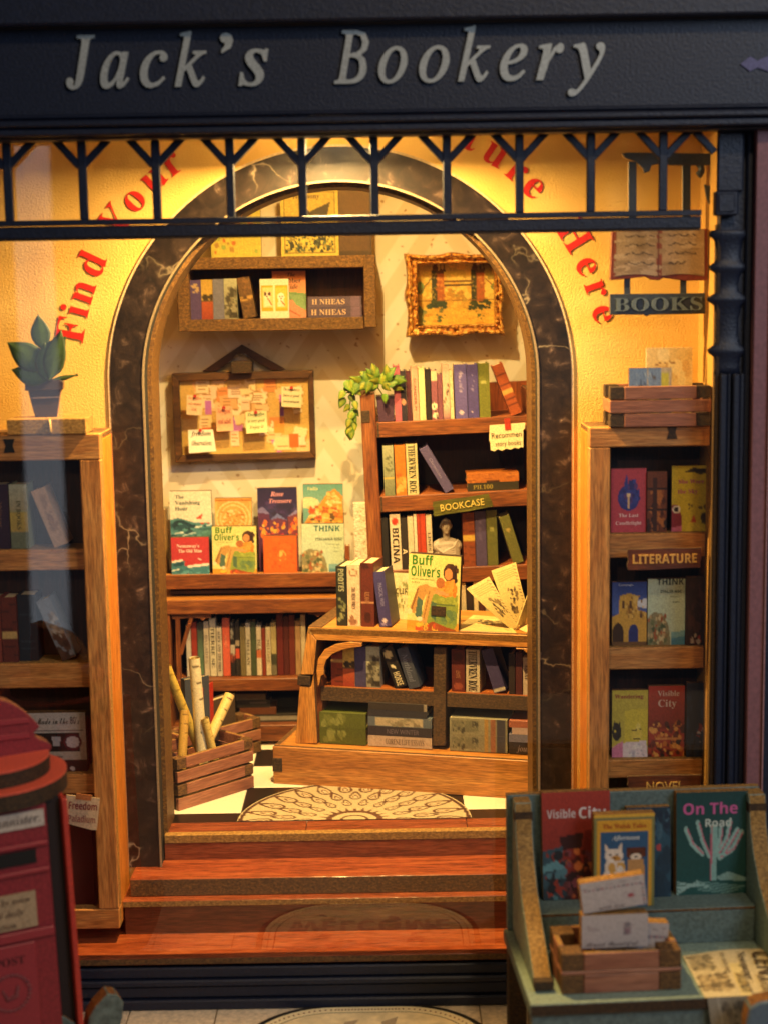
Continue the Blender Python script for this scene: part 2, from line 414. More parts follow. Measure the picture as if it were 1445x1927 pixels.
th = T('threshold', 'red wooden threshold edging the tiled floor under the arch', 'threshold', (0, 0, ZF)); structure(th)
xs = [-0.44, Zp(577, 1555, ZF).x, Zp(878, 1550, ZF).x, 0.29]
for k in range(3): M().box(xs[k]+.0006, xs[k+1]-.0006, 0.05, yt0-.001, -0.03, 0.001).build('plank', W_RED, th, bevel=.0006)
M().box(-0.44, 0.29, 0.03, 0.0495, -0.014, 0.0025).build('edge_strip', MDF_L, th, bevel=.001)
M().box(-0.44, 0.29, 0.0308, 0.06, ZST-ZF, -0.0145).build('riser', W_RED, th)
bw = T('back_wall', 'cream patterned wallpaper wall at the back of the room', 'wall', (0, YB, ZF)); structure(bw)
M().box(-0.60, 0.46, 0, 0.02, 0, 1.65).build('wallpaper', wallpaper(), bw)
wl = structure(M().box(-0.62, -0.60, 0.17, YB, ZF, 0.6).build('side_wall', plain('7a5a34', .8, .1)))
wl2 = structure(M().box(0.46, 0.48, 0.17, YB, ZF, 0.6).build('side_wall', plain('7a5a34', .8, .1)))
cl = structure(M().box(-0.62, 0.48, 0.0, YB+0.02, 0.56, 0.58).build('ceiling', plain('6a5030', .8, .1)))
for q, l in ((wl, 'plain brown left wall of the inner room'), (wl2, 'plain brown right wall of the inner room'), (cl, 'plain brown ceiling above the inner room')): q['label'] = l; q['category'] = 'wall'
cl['category'] = 'ceiling'
# ---- front wall with the arch
PLA, MARB = plaster(), marble()
fw = T('front_wall', 'textured yellow plaster wall with red lettering around a marble arch', 'wall', (0, 0, ZB)); structure(fw)
def arc_pts(r, n=56): return [(AX+r*math.cos(math.pi-math.pi*i/n), AZ+r*math.sin(math.pi*i/n)) for i in range(n+1)]
r0 = 0.366
pts = [(-1.0, ZB-0.1), (AX-r0, ZB-0.1)]+arc_pts(r0)+[(AX+r0, ZB-0.1), (XR+0.05, ZB-0.1), (XR+0.05, 0.56), (-1.0, 0.56)]
M().prism(pts, 0.0, 0.045, 0, 1).build('plaster_panel', [PLA, BLACK], fw, world=True)
PALE = plain('cdb48a', .6)
M().ring(AX, AZ, 0.369, 0.428, ZST, -0.004, -0.0005, 0, 1, 72).build('arch_surround', [MARB, MDF_L], fw, world=True)
M().ring(AX, AZ, 0.365, 0.3685, ZST, -0.006, -0.001, 0, 0, 72).build('inner_trim', plain('84745c', .5), fw, world=True)
M().ring(AX, AZ, 0.4285, 0.4325, ZST, -0.003, -0.0005, 0, 0, 72).build('outer_trim', PALE, fw, world=True)
M().ring(AX, AZ, 0.3585, 0.42, ZF-0.004, 0.047, 0.15, 0, 0, 72).build('arch_lining', mdf('arch_lining_edge', '2a1a0a', '5a3c18', '94702f', 0.5), fw, world=True)
RED = plain('c01a10', .6, .06)
def polar(ch, deg, size, r=0.482):
    a = R(deg); m = M()
    text(m, ch, 'b', AX+r*math.cos(a), AZ+r*math.sin(a), size, y=-0.0015, rot=a-math.pi/2)
    m.build('letter', RED, fw, world=True)
for ch, dg in zip('Find', (168.2, 164.0, 159.8, 153.6)): polar(ch, dg, .053)
for ch, dg in zip('Your', (143.6, 137.7, 131.6, 126.6)): polar(ch, dg, .053)
for ch, dg in zip('Adventure', (91, 85.4, 79.6, 74.2, 66.8, 60.4, 54.8, 49.0, 44.2)): polar(ch, dg, .053)
for ch, dg in zip('Here', (31.2, 24.2, 19.0, 13.6)): polar(ch, dg, .052)
# bay shell
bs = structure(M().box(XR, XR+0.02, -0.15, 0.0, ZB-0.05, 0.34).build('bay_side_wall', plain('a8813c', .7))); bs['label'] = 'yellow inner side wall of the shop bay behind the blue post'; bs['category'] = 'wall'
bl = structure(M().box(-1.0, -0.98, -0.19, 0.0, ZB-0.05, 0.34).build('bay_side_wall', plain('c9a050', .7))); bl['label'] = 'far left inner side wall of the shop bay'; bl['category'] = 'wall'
bc = structure(M().box(-1.0, XR+0.02, -0.182, -0.001, 0.34, 0.36).build('bay_ceiling', plain('d8c08c', .7))); bc['label'] = 'cream ceiling over the shop bay'; bc['category'] = 'ceiling'
# ---- step and bay floor
sp = T('doorstep', 'two layer red wooden step below the marble arch', 'step', (0, -0.05, ZB)); structure(sp)
x0, x1 = U(232, 1668, -0.075).x, 0.335
y1 = Zp(640, 1650, ZST).y
M().box(x0+.012, x1, y1, 0.045, ZST-0.034, ZST, 0, 1, 2).build('step_board', [W_RED, MDF, wood('red_step_top', '6a2e18', '92492a', 'aa6038', 0, .25)], sp, world=True, bevel=.0012)
M().box(x0, x1+.008, -0.092, 0.02, ZST-0.047, ZST-0.0345, 0, 1).build('lip_board', [W_RED, MDF_L], sp, world=True, bevel=.0012)
M().box(x0+.004, x1, -0.0895, 0.0, ZB, ZST-0.0475).build('riser', wood('red_riser_wood', '4a2314', '6c3822', '86502f', 0, .35), sp, world=True)
bf = T('bay_floor', 'glossy red wooden floor board of the shop bay', 'floor', (0, -0.1, ZB)); structure(bf)
YFR = Zp(640, 1799, ZB).y
M().box(-1.0, XR+.02, YFR, 0.0, -0.013, 0, 0, 1, 2).build('floor_board', [W_RED, MDF, wood('red_bay_top', '6a2e18', '8e4627', 'a65e38', 0, .22)], bf) if False else M().box(-1.0, XR+.02, YFR, 0.0, ZB-.013, ZB, 0, 1, 2).build('floor_board', [W_RED, MDF, wood('red_bay_top', '6a2e18', '8e4627', 'a65e38', 0, .22)], bf, world=True, bevel=.0012)
# ---- navy shopfront: plinth, fascia, transom, post
pl = T('shop_plinth', 'dark navy moulded plinth running under the red bay floor', 'plinth', (0, -0.19, ZG))
zz = [U(600, y, -0.18).z for y in (1811, 1832, 1845, 1868, 1893)]
for k, (a, b, yy) in enumerate(((zz[1], zz[0], YFR+.004), (zz[2], zz[1], YFR-.004), (zz[3], zz[2], YFR+.003), (ZG, zz[3], YFR-.006))):
    M().box(-1.1, 0.72, yy, -0.02, a+.0006, b).build('moulding', NAVY, pl, world=True, bevel=.003)
fa = T('shop_sign', 'dark navy fascia sign with raised silver grey italic lettering', 'sign', (0, -0.2, 0.26))
def zc(y, d): return U(722, y, d).z
M().box(-1.1, 1.1, -0.275, -0.19, zc(36, -.275), zc(-90, -.275)).build('cornice', NAVY, fa, world=True, bevel=.004)
M().box(-1.1, 1.1, -0.24, -0.19, zc(205, -.24), zc(36, -.24)).build('panel', NAVY, fa, world=True)
for a, b, d in ((36, 44, -.252), (205, 214, -.249), (215, 229, -.262), (230, 246, -.254), (246, 254, -.235)):
    M().box(-1.1, 1.1, d, -0.19, zc(b, d)+.0006, zc(a, d)).build('moulding', NAVY, fa, world=True, bevel=.003)
SILV = plain('a6a9a4', .45, .10, .2)
def bl_(x): return 163-0.0185*(x-210)
for ch, xa, xb in (('J', 126, 181), ('a', 190, 243), ('c', 265, 316), ('k', 330, 390), ('\u2019', 417, 441), ('s', 450, 506), ('B', 630, 695), ('o', 713, 766), ('o', 789, 845), ('k', 862, 922), ('e', 941, 992), ('r', 1009, 1060), ('y', 1069, 1137)):
    p = U((xa+xb)/2, bl_((xa+xb)/2), -.247); q = M()
    text(q, ch, 'j', p.x, p.z, 0.083, y=-.247, thick=.0065, fit=(xb-xa)*sc(-.247))
    q.build('letter', SILV, fa, world=True)
p = U(1425, 119, -.243); q = M(); q.prism([(p.x-.028, p.z), (p.x-.012, p.z+.012), (p.x, p.z+.005), (p.x+.02, p.z+.013), (p.x+.034, p.z), (p.x+.02, p.z-.013), (p.x, p.z-.006), (p.x-.012, p.z-.012)], -.243, -.2395)
q.build('ornament', plain('4d4a74', .5), fa, world=True)
# transom fretwork
tr = T('transom_fretwork', 'navy fretwork grille of uprights and forked braces under the shop sign', 'grille', (0, -0.2, 0.15))
d0 = -0.2
def seg(m, xa, ya, xb, yb, w, d, t):
    a, b = U(xa, ya, d), U(xb, yb, d); v = Vector((b.x-a.x, 0, b.z-a.z)).normalized(); n = Vector((v.z, 0, -v.x))*w/2
    m.prism([(a.x+n.x, a.z+n.z), (b.x+n.x, b.z+n.z), (b.x-n.x, b.z-n.z), (a.x-n.x, a.z-n.z)], d, d+t)
def ry(x, y): return y-0.0165*(x-722)
mull = [10, 152, 291, 431, 567, 703, 840, 977, 1112, 1249]
for x in mull:
    m = M(); a, b = U(x, ry(x, 250), d0), U(x, ry(x, 404), d0)
    m.box(a.x-.0072, a.x+.0072, d0, d0+.011, b.z, a.z); m.build('upright', NAVY, tr, world=True, bevel=.0015)
    for sg in (-1, 1):
        m = M(); seg(m, x+sg*3, ry(x, 303), x+sg*56, ry(x, 246), .0125, d0+.0012, .0095); m.build('brace', NAVY, tr, world=True, bevel=.0012)
m = M(); seg(m, 1345, ry(1345, 296), 1300, ry(1300, 246), .0125, d0+.0012, .0095); m.build('brace', NAVY, tr, world=True, bevel=.0012)
for a, b, d in ((403, 414, -.206), (415, 437, -.201)):
    z1, z0 = zc(a, d), zc(b, d); M().box(-1.1, 0.55, d, -.188, z0, z1-.0005).build('rail', NAVY, tr, world=True, bevel=.0007)
M().box(-1.1, 0.55, -.198, -.189, zc(442, -.2), zc(437, -.2)).build('rail', MDF_D, tr, world=True)
# post
po = T('corner_post', 'navy turned corner post on the right edge of the shop window', 'post', (0.6, -0.2, ZG))
def post_box(x0, y0, x1, y1, d0, d1, name, bv=.003):
    a, b, z0, z1 = bx(x0, y0, x1, y1, d0); return M().box(a, b, d0, d1, z0, z1).build(name, NAVY, po, world=True, bevel=bv)
a = U(1352, 700, -.19).x; zt = zc(236, -.19)
M().box(a, U(1402, 900, -.19).x+.028, -.19, -.165, ZG, zt).build('pilaster', NAVY, po, world=True)
M().box(U(1398, 800, -.2).x, U(1398, 800, -.2).x+.012, -.2, -.1905, ZG, zt).build('bead', NAVY, po, world=True, bevel=.003)
post_box(1350, 236, 1400, 360, -.2, -.1905, 'upper_block')
post_box(1346, 358, 1390, 405, -.214, -.1905, 'rail_block')
post_box(1352, 364, 1383, 398, -.217, -.2141, 'rail_block_face')
pc = U(1372, 560, -.2)
def hz(y): return U(1372, y, -.2).z
prof = [(34, 432), (36, 437), (36, 444), (28, 450), (24, 468), (22, 486), (29, 494), (37, 500), (34, 508), (24, 514), (18, 535), (20, 548), (40, 560), (38, 566), (27, 574), (20, 600), (20, 630), (25, 648), (38, 657), (36, 664), (25, 672), (22, 690), (25, 704)]
M().lathe([(r*sc(-.2), hz(y)-pc.z) for r, y in prof][::-1], 24, (pc.x, -.19, pc.z), squash=(1, .35)).build('turned_capital', NAVY, po, world=True, smooth=True)
zt = hz(703); xl = U(1350, 1000, -.2).x
for k, (u0, u1, dd) in enumerate(((0, .0125, -.206), (.0135, .021, -.2), (.022, .034, -.209), (.035, .0445, -.2))):
    M().box(xl+u0, xl+u1, dd, -.1905, ZG, zt).build('shaft_reed', NAVY, po, world=True, bevel=.0025)
M().box(xl-.006, xl-.0005, -.196, -.17, ZG, zc(432, -.19)).build('inner_edge', MDF_D, po, world=True)
# pink board beyond the post
pk = T('pink_side_board', 'dusty pink vertical board beyond the navy post at the right edge', 'board', (0.66, -0.22, ZG))
a = U(1424, 800, -.22).x-.008
M().box(a, a+.026, -.22, -.16, ZG, zc(238, -.22)).build('board', plain('7d5358', .6, .08, 0, .2, 140), pk, world=True, bevel=.0015)
M().box(a+.0262, a+.0285, -.226, -.16, ZG, zc(238, -.22)).build('edge_bead', plain('9a7274', .6), pk, world=True)
M().box(a+.0287, a+.3, -.20, -.14, ZG, zc(238, -.22)).build('outer_panel', NAVY, pk, world=True)
# glass
gl = structure(M().box(-1.0, XR+.03, -.1845, -.1825, ZB+.0005, 0.33).build('window_glass', glassmat()), 'structure'); del gl['kind']
gl['label'] = 'clear glass pane across the whole shop window with pale reflections'; gl['category'] = 'glass pane'

# ================================================================== FURNITURE OF THE INNER ROOM
# ---- wall shelf
DS = 0.66
ws = T('wall_shelf', 'brown box wall shelf holding books on the cream wall, high on the left', 'shelf', tuple(U(520, 550, YB)))
def wbox(p, x0, y0, x1, y1, d0, d1, name, mats, bevel=.0015, **k):
    a, b, z0, z1 = bx(x0, y0, x1, y1, d0)
    return M().box(a, b, d0, d1, z0, z1, **k).build(name, mats, p, world=True, bevel=bevel)
WSM = [mdf('shelf_front_edge', '2c1c0c', '5f421e', '8f6a34'), W_DARK]
wbox(ws, 334, 483, 356, 623, DS-.002, YB-.001, 'side_board', WSM)
wbox(ws, 685, 479, 707, 616, DS-.002, YB-.001, 'side_board', WSM)
wbox(ws, 356.5, 482, 684.5, 505, DS, YB-.001, 'shelf_board', WSM)
wbox(ws, 356.5, 599, 684.5, 622, DS, YB-.001, 'shelf_board', WSM)
a, b, z0, z1 = bx(357, 484, 684, 618, DS)
M().box(a-.001, b+.001, YB-.014, YB-.003, z0, z1).build('back_panel', wood('shelf_back_wood', '30120a', '4e1e10', '66301a', 2), ws, world=True)
ZS1 = U(520, 599, DS).z

# ---- pinboard
pb = T('pinboard', 'cork pinboard in a brown frame hanging below the wall shelf', 'pinboard', tuple(U(458, 783, YB)))
dp = YB-.038
def qp(pts, d): return [(U(x, y, d).x, U(x, y, d).z) for x, y in pts]
W_PIN = wood('pinboard_frame_wood', '35200c', '553516', '704a20', 0)
o_ = [(323, 703), (589, 697), (594, 862), (330, 871)]; i_ = [(337, 717), (580, 712), (584, 850), (343, 857)]
for k, nm in enumerate(('frame_rail', 'frame_stile', 'frame_rail', 'frame_stile')):
    j = (k+1) % 4
    M().prism(qp([o_[k], o_[j], i_[j], i_[k]], dp), dp, YB-.002, 0, 1).build(nm, [W_PIN, MDF_D], pb, world=True, bevel=.0015)
pa = Art(124, 72, 'd6ad5c').n(.06, 4)
gq = np.random.default_rng(11)
for k in range(64):   # faded printed slips on the cork
    x, y = gq.uniform(.16, .95), gq.uniform(.08, .92)
    if k < 40: x, y = gq.normal(.45, .16), gq.normal(.28, .16)
    elif k > 54: x, y = gq.uniform(.68, .95), gq.uniform(.62, .92)
    c = ['f2d59a', 'f6e2b4', 'eec48c', 'f3cfa8', 'e8b070', 'e58f4a', 'f5d8b8', 'efd9a8'][gq.integers(8)] if gq.random() < .93 else 'c77ac0'
    w_, h_ = gq.uniform(.03, .065), gq.uniform(.05, .10); t_ = gq.normal(0, .18)
    cs, sn = math.cos(t_), math.sin(t_)
    q = [(x+w_*a*cs-h_*b*sn*.6, y+(w_*a*sn*1.7+h_*b*cs)) for a, b in ((-1, -1), (1, -1), (1, 1), (-1, 1))]
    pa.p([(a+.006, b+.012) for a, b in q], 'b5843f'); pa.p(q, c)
    for r_ in range(3):
        pa.l(x-w_*.6, y-h_*.5+r_*h_*.45, x+w_*gq.uniform(0, .7), y-h_*.5+r_*h_*.45, .007, 'a8743c')
pa.r(.20, .28, .25, .46, 'c272c0').r(.77, .22, .80, .32, 'd27ac8').r(.765, .32, .80, .5, '7a4a9a').r(.17, .62, .24, .84, 'e07030').r(.72, .56, .80, .72, 'ee9a3c').r(.83, .74, .9, .92, 'e06a24')
P0, P1, P2, P3 = [U(x, y, dp+.012) for x, y in ((335, 715), (582, 710), (586, 852), (341, 859))]
M().prism([(q.x, q.z) for q in (P0, P1, P2, P3)], dp+.0125, YB-.004).build('cork_panel', plain('b98647', .8), pb, world=True)
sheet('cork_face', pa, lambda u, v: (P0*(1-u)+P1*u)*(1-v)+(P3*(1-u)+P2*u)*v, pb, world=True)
m = M(); m.prism(qp([(380, 699), (455, 648), (538, 695), (512, 697), (455, 664), (408, 699)], YB-.02), YB-.02, YB-.008); m.build('hanger', wood('hanger_wood', '2a1408', '44220e', '5a3418', 0), pb, world=True, bevel=.001)
wbox(pb, 435, 680, 474, 703, YB-.062, YB-.008, 'hanger_clip', [MDF_D, MDF], .002, top=1)
m = M(); m.tube([tuple(U(x, y, YB-.025)) for x, y in ((440, 676), (446, 668), (462, 667), (468, 674))], .0016, 6); m.build('wire_hook', plain('9a9a98', .3, .05, .9), pb, world=True, smooth=True)
def note(qd, col, lines, ink, label, tear=0, pin='c0392b'):
    d = dp-.022
    pts = [U(x, y, d) for x, y in qd]; c = sum(pts, Vector())/4
    t = T('paper_note', label, 'note', tuple(c), group='notes pinned to the cork board')
    q = [(p.x, p.z) for p in pts]
    if tear:
        (xa, za), (xb, zb) = q[tear-1], q[tear % 4]; ins = []
        for k in range(1, 9): ins.append((xa+(xb-xa)*k/9, za+(zb-za)*k/9+(.0022 if k % 2 else -.0006)))
        q = q[:tear]+ins+q[tear:]
    M().prism(q, d, d+.0018).build('paper', plain(col, .7, .05), t, world=True)
    m = M(); wv = (pts[1]-pts[0]).length; hv = (pts[0]-pts[3]).length; ang = math.atan2(pts[1].z-pts[0].z, pts[1].x-pts[0].x)
    for k, l in enumerate(lines):
        v = (k+.62)/(len(lines)+.35); p = (pts[0]*(1-v)+pts[3]*v)*.5+(pts[1]*(1-v)+pts[2]*v)*.5
        text(m, l, 'i', p.x, p.z, hv*.42/len(lines), y=d-.0008, maxw=wv*.8, rot=ang)
    m.build('handwriting', plain(ink, .7, .05), t, world=True)
    p = (pts[0]+pts[1])/2
    M().tube([(p.x, d-.006, p.z-.001), (p.x, dp+.011, p.z-.004)], [.004, .0016], 8).build('pin', plain(pin, .4), t, world=True)
note([(352, 743), (383, 745), (380, 782), (351, 780)], 'efcf9e', ['In coffee', 'and company', 'OK'], 'c05a3a', 'pinkish note with red writing pinned at the upper left of the cork board')
note([(354, 809), (401, 808), (407, 849), (356, 853)], 'f4ead0', ['freedom', 'Observations'], '2c2019', 'white note with black writing pinned at the lower left of the cork board')
note([(407, 766), (437, 765), (440, 810), (408, 812)], 'eab98a', ['Very good', 'and adult'], 'b8483a', 'peach note with red writing pinned left of the board centre', 1)
note([(462, 776), (502, 773), (504, 813), (464, 816)], 'e6e2a6', ['The coffee', 'is very good', 'Enjoy it'], '4c5a24', 'pale green note with a ragged top pinned right of the board centre', 1)
note([(530, 727), (568, 729), (567, 767), (530, 765)], 'f1dfae', ['The boundaries', 'have a good', 'environment'], '43351c', 'cream note with dark writing pinned at the upper right of the cork board')

# ---- gilt framed painting
pf = T('framed_painting', 'small oil painting of a two towered bridge in an ornate gilt frame', 'painting', tuple(U(855, 555, YB)))
GOLD = gold(); df = YB-.062
co = [(763, 479), (940, 476), (948, 628), (767, 632)]; ci = [(785, 497), (930, 494), (932, 609), (787, 613)]
co = [U(x, y, df) for x, y in co]; ci = [U(x, y, df) for x, y in ci]
for k in range(4):
    j = (k+1) % 4; m = M(); n = 22; vs = []; prof = [(0, .030), (.10, -.004), (.32, -.010), (.5, .002), (.75, .0045), (.9, -.002), (1.0, .012), (1.0, .045)]
    for i in range(n+1):
        t = i/n; A, B = co[k]*(1-t)+co[j]*t, ci[k]*(1-t)+ci[j]*t
        bul = .0015*math.cos(t*math.pi*4)+.004*math.exp(-((t-.5)/.09)**2)+.0045*math.exp(-(t/.08)**2)+.0045*math.exp(-((1-t)/.08)**2)
        out = (A-B).normalized()
        for e, y in prof:
            p = A*(1-e)+B*e+out*bul*(1-e); vs.append((p.x, df+y, p.z))
    L = len(prof); fs = [(i*L+a, (i+1)*L+a, (i+1)*L+a+1, i*L+a+1) for i in range(n) for a in range(L-1)]
    m.add(vs, fs)
    for i in range(1, 42):    # carved leaf bosses along the rail
        t = i/42+random.uniform(-.01, .01); e = random.choice((.14, .22, .3, .84)); p = (co[k]*(1-t)+co[j]*t)*(1-e)+(ci[k]*(1-t)+ci[j]*t)*e
        big = 1.7 if min(abs(t-.5), t, 1-t) < .1 else 1
        m.ball((p.x, df-.004, p.z), (random.uniform(.0018, .0032)*big, .004, random.uniform(.0015, .0028)*big), 7, 5)
    m.build('frame_rail', GOLD, pf, world=True, smooth=True)
a = Art(84, 66, 'caa23c').g('d0b458', 'f0cc64', 0, .55).g('c89a38', 'd8b040', .55, 1)
a.b(0, 0, 1, .55, ['e4c45c', 'd8a840', 'ccb456', 'ecc458'], 60, 5, .06).e(.05, .38, .05, .1, '6e8a4a').e(.98, .38, .06, .06, '6e8a4a').b(.8, 0, 1, .25, ['7a6a24', '8a7a30'], 14, 8, .05)
for x in (.19, .68):
    for k in range(4): a.p([(x+.01+k*.045, .13), (x+.025+k*.045, -.02), (x+.04+k*.045, .13)], '4a2e10')
    a.p([(x, .12), (x+.03, .02), (x+.07, -.05), (x+.08, .12), (x+.16, .1), (x+.16, .6), (x, .6)], '5a3c14').r(x, .12, x+.06, .6, '262c14').r(x+.07, .16, x+.16, .6, 'a85a20')
    a.b(x, .15, x+.06, .58, ['8a7a3a', '2a3418'], 22, int(x*100), .014).b(x+.07, .15, x+.16, .58, ['c88238', '9a5a20'], 20, int(x*70), .016)
a.r(.35, .28, .7, .305, '6a4214').r(.35, .34, .7, .365, '4a2c0e').l(.05, .45, .2, .22, .018, '6a5220').l(.86, .25, .98, .42, .018, '8a5c20')
a.r(0, .57, 1, .585, '7a4c1c').b(.4, .42, .6, .58, ['a88a3a', 'b8862e'], 24, 9, .025).b(0, .6, 1, 1, ['d8b444', 'c08c2c', 'e0b84c'], 60, 12, .04, .5)
a.b(.14, .6, .36, .7, ['1c2c14', '2c3c22', '243a28'], 40, 3, .026).b(.22, .7, .36, .9, ['34482a', '5a6238'], 12, 4, .018).b(.66, .6, .9, .72, ['1c2c14', '2c3c1c'], 34, 6, .022).b(.72, .7, .84, .88, ['46582c', '6a6228'], 8, 2, .016).b(0, .65, .1, 1, ['5c7048', '7a8048'], 16, 8, .04).n(.10, 2)
Q = [U(x, y, YB-.019) for x, y in ((783, 496), (933, 493), (935, 612), (785, 616))]
sheet('canvas', a, lambda u, v: (Q[0]*(1-u)+Q[1]*u)*(1-v)+(Q[3]*(1-u)+Q[2]*u)*v, pf, world=True)
M().prism([(q.x, q.z) for q in Q], YB-.0185, YB-.003).build('backing', MDF_D, pf, world=True)

# ---- bookcase (leans a little to the left)
BT = R(-1.75); DB = 0.54
bo = U(690, 1060, DB); bc_ = T('bookcase', 'tall red brown bookcase with a slight lean against the right of the back wall', 'bookcase', tuple(bo), (0, BT, 0))
def L(px, py, d=DB):
    p = XF[bc_.name].inverted() @ U(px, py, d); return p.x, p.z
def cbox(x0, y0, x1, y1, d0, d1, name, mats, bevel=.0015, **k):      # corners in the bookcase's own axes
    ax, az = L(x0, y0); bx_, bz = L(x1, y1)
    return M().box(ax, bx_, d0-bo.y, d1-bo.y, bz, az, **k).build(name, mats, bc_, bevel=bevel)
cm = [W_CASE, MDF, W_CASEV]
hz0 = L(680, 743)[1]; fz = ZF-bo.z
x0c, x1c = L(678, 760)[0], L(706, 760)[0]
bk = .74-bo.y
M().box(x0c, x1c, 0, bk, fz, hz0, 0, 0, 1).build('side_panel', [W_CASEV, MDF], bc_, bevel=.0015)
xr0 = L(996, 800)[0]
M().box(xr0, xr0+.03, .0, bk, fz, L(996, 735)[1], 0, 0, 1).build('side_panel', [W_CASEV, MDF], bc_, bevel=.0015)
ax, az = L(680, 773); b2, bz = L(697, 795); M().box(ax-.001, b2, -.0015, .05, bz, az).build('joint_peg', MDF_D, bc_, bevel=.001)
ax, az = L(684, 738); b2, bz = L(697, 745); M().box(ax, b2, .004, .03, bz, az).build('joint_peg', MDF_L, bc_, bevel=.001)
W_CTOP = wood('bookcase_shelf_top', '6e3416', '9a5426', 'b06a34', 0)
SH = []
for ya, yb in ((795.5, 824), (935.5, 965), (1076, 1104), (1180, 1208)):
    az = L(712, ya)[1]; bz = L(712, yb)[1]
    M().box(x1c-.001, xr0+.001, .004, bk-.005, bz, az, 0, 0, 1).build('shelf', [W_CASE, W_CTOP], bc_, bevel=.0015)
    M().box(x1c+.0015, x1c+.006, .0015, .02, bz+.001, az-.0003).build('shelf_stop', MDF_D, bc_) if ya < 1000 else 0
    SH.append(az)
M().box(x1c-.01, xr0+.01, bk-.012, bk, fz, SH[0]-.01).build('back_panel', W_DARK, bc_)
M().box(L(850, 700)[0], xr0+.028, bk-.012, bk, SH[0]-.0095, L(985, 727)[1]).build('top_back_board', wood('bookcase_top_back', '5c260c', '8a4218', 'a85a22', 2), bc_)

# pale speckled upright beside the bookcase
pe = T('speckled_panel', 'narrow pale speckled upright board left of the tall bookcase', 'board', tuple(U(676, 1050, .57)))
m = M(); m.prism(qp([(664, 947), (689, 946), (694, 1100), (669, 1100)], .57), .57, .59); m.build('board', mdf('speckled_stone', '6a5a44', 'cbbba0', 'f2e8d4', .6), pe, world=True, bevel=.001)

# ---- low cabinet with a display ledge
lc = T('low_cabinet', 'long low brown cabinet with carved brackets and a display ledge along the back wall', 'cabinet', (-.3, .6, ZF))
DC = 0.64
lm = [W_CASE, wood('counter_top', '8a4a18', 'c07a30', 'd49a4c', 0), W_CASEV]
xa = U(311, 1250, DC).x; xb = .02
def lbox(y0, y1, x0, x1, d0, d1, name, mats=lm, bevel=.0015, x=470, **k):
    return M().box(x0, x1, d0, d1, U(x, y1, d0).z, U(x, y0, d0).z, **k).build(name, mats, lc, world=True, bevel=bevel)
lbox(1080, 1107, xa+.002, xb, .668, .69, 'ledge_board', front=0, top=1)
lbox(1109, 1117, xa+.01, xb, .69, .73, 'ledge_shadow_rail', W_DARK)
ZLE = U(470, 1080, .668).z-.004
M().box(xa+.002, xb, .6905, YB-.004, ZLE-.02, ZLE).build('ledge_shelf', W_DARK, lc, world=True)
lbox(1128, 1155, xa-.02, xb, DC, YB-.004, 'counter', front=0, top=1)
lbox(1278, 1301, xa, xb, DC+.004, YB-.008, 'shelf', front=0, top=0)
lbox(1366, 1396, xa, xb, DC+.002, YB-.008, 'bottom_rail')
M().box(xa, xb, YB-.02, YB-.006, ZF, U(470, 1155, DC).z-.001).build('back_panel', BLACK, lc, world=True)
zt, z0 = U(320, 1155, DC).z-.0005, ZF
M().box(xa, xa+.014, DC+.003, YB-.022, z0, zt).build('side_panel', W_CASEV, lc, world=True, bevel=.0015)
m = M()
def curve(m, pts, w, d, t):
    for (xa_, ya_), (xb_, yb_) in zip(pts, pts[1:]): seg(m, xa_, ya_, xb_, yb_, w, d, t)
seg(m, 334, 1160, 338, 1290, .010, DC+.006, .012); seg(m, 360, 1163, 340, 1232, .0085, DC+.0065, .011)
m.build('bracket', W_CASEV, lc, world=True)
m = M(); m.prism(qp([(322, 1158), (397, 1156), (398, 1163), (388, 1164), (382, 1169), (376, 1164), (362, 1163), (325, 1166)], DC+.008), DC+.008, DC+.018); m.build('carved_rail', W_CASE, lc, world=True, bevel=.001)
m = M(); m.prism(qp([(578, 1150), (640, 1148), (640, 1162), (604, 1158), (598, 1162), (592, 1157), (580, 1156)], DC+.008), DC+.008, DC+.018); m.build('carved_rail', W_CASE, lc, world=True, bevel=.001)
ZSH = U(470, 1278, DC).z

# ---- yawed display table on its plinth box
TH = R(-14.2)
to = Zp(515, 1475, ZF); tb = T('display_table', 'light orange wooden book table with arched bracket on a plain plinth, turned to the left', 'table', tuple(to), (0, 0, TH))
TI = XF[tb.name].inverted()
def Tl(px, py, ly):           # pixel -> table axes, on the plane local y = ly
    o = TI @ CAM; v = TI.to_3x3() @ ray(px, py); return o+v*((ly-o.y)/v.y)
PH = Tl(517, 1405, 0).z
PD = .275
PLINTH = wood('plinth_wood', '9a5e2a', 'bd7e3c', 'cf954e', 0, gs=0.7)
px_r = .56
pm = [PLINTH, MDF, W_TAB]
M().box(0, px_r, 0, .014, 0, PH, 0, 0, 1, 1).build('plinth_front', pm, tb, bevel=.0015)
M().box(-.001, .021, -.0012, .015, PH*.33, PH*.69).build('joint_peg', MDF_D, tb, bevel=.001)
M().box(0, .014, .0145, PD, 0, PH, 0, 0, 1).build('plinth_side', pm, tb, bevel=.0015)
M().box(.0145, px_r, .0145, PD, PH-.016, PH-.0015, 2).build('plinth_top', pm, tb)
FY = .034                      # plane of the table frame
def tp(*pts): return [(Tl(x, y, FY).x, Tl(x, y, FY).z) for x, y in pts]
zt0 = PH-.001
def fit0(q): return [(x, max(z, PH-.0012)) for x, z in q]
tm = [W_TAB, MDF, W_TABV]
m = M(); m.prism(fit0(tp((580, 1183), (1040, 1197), (1040, 1221), (596, 1205))), FY, FY+.016, 0, 1); m.build('front_rail', tm, tb, bevel=.0012)
m = M(); m.prism(fit0(tp((579.5, 1184), (595.5, 1205.5), (590, 1270), (566, 1270))), FY+.0002, FY+.016, 2, 1); m.build('front_leg', tm, tb, bevel=.0012)
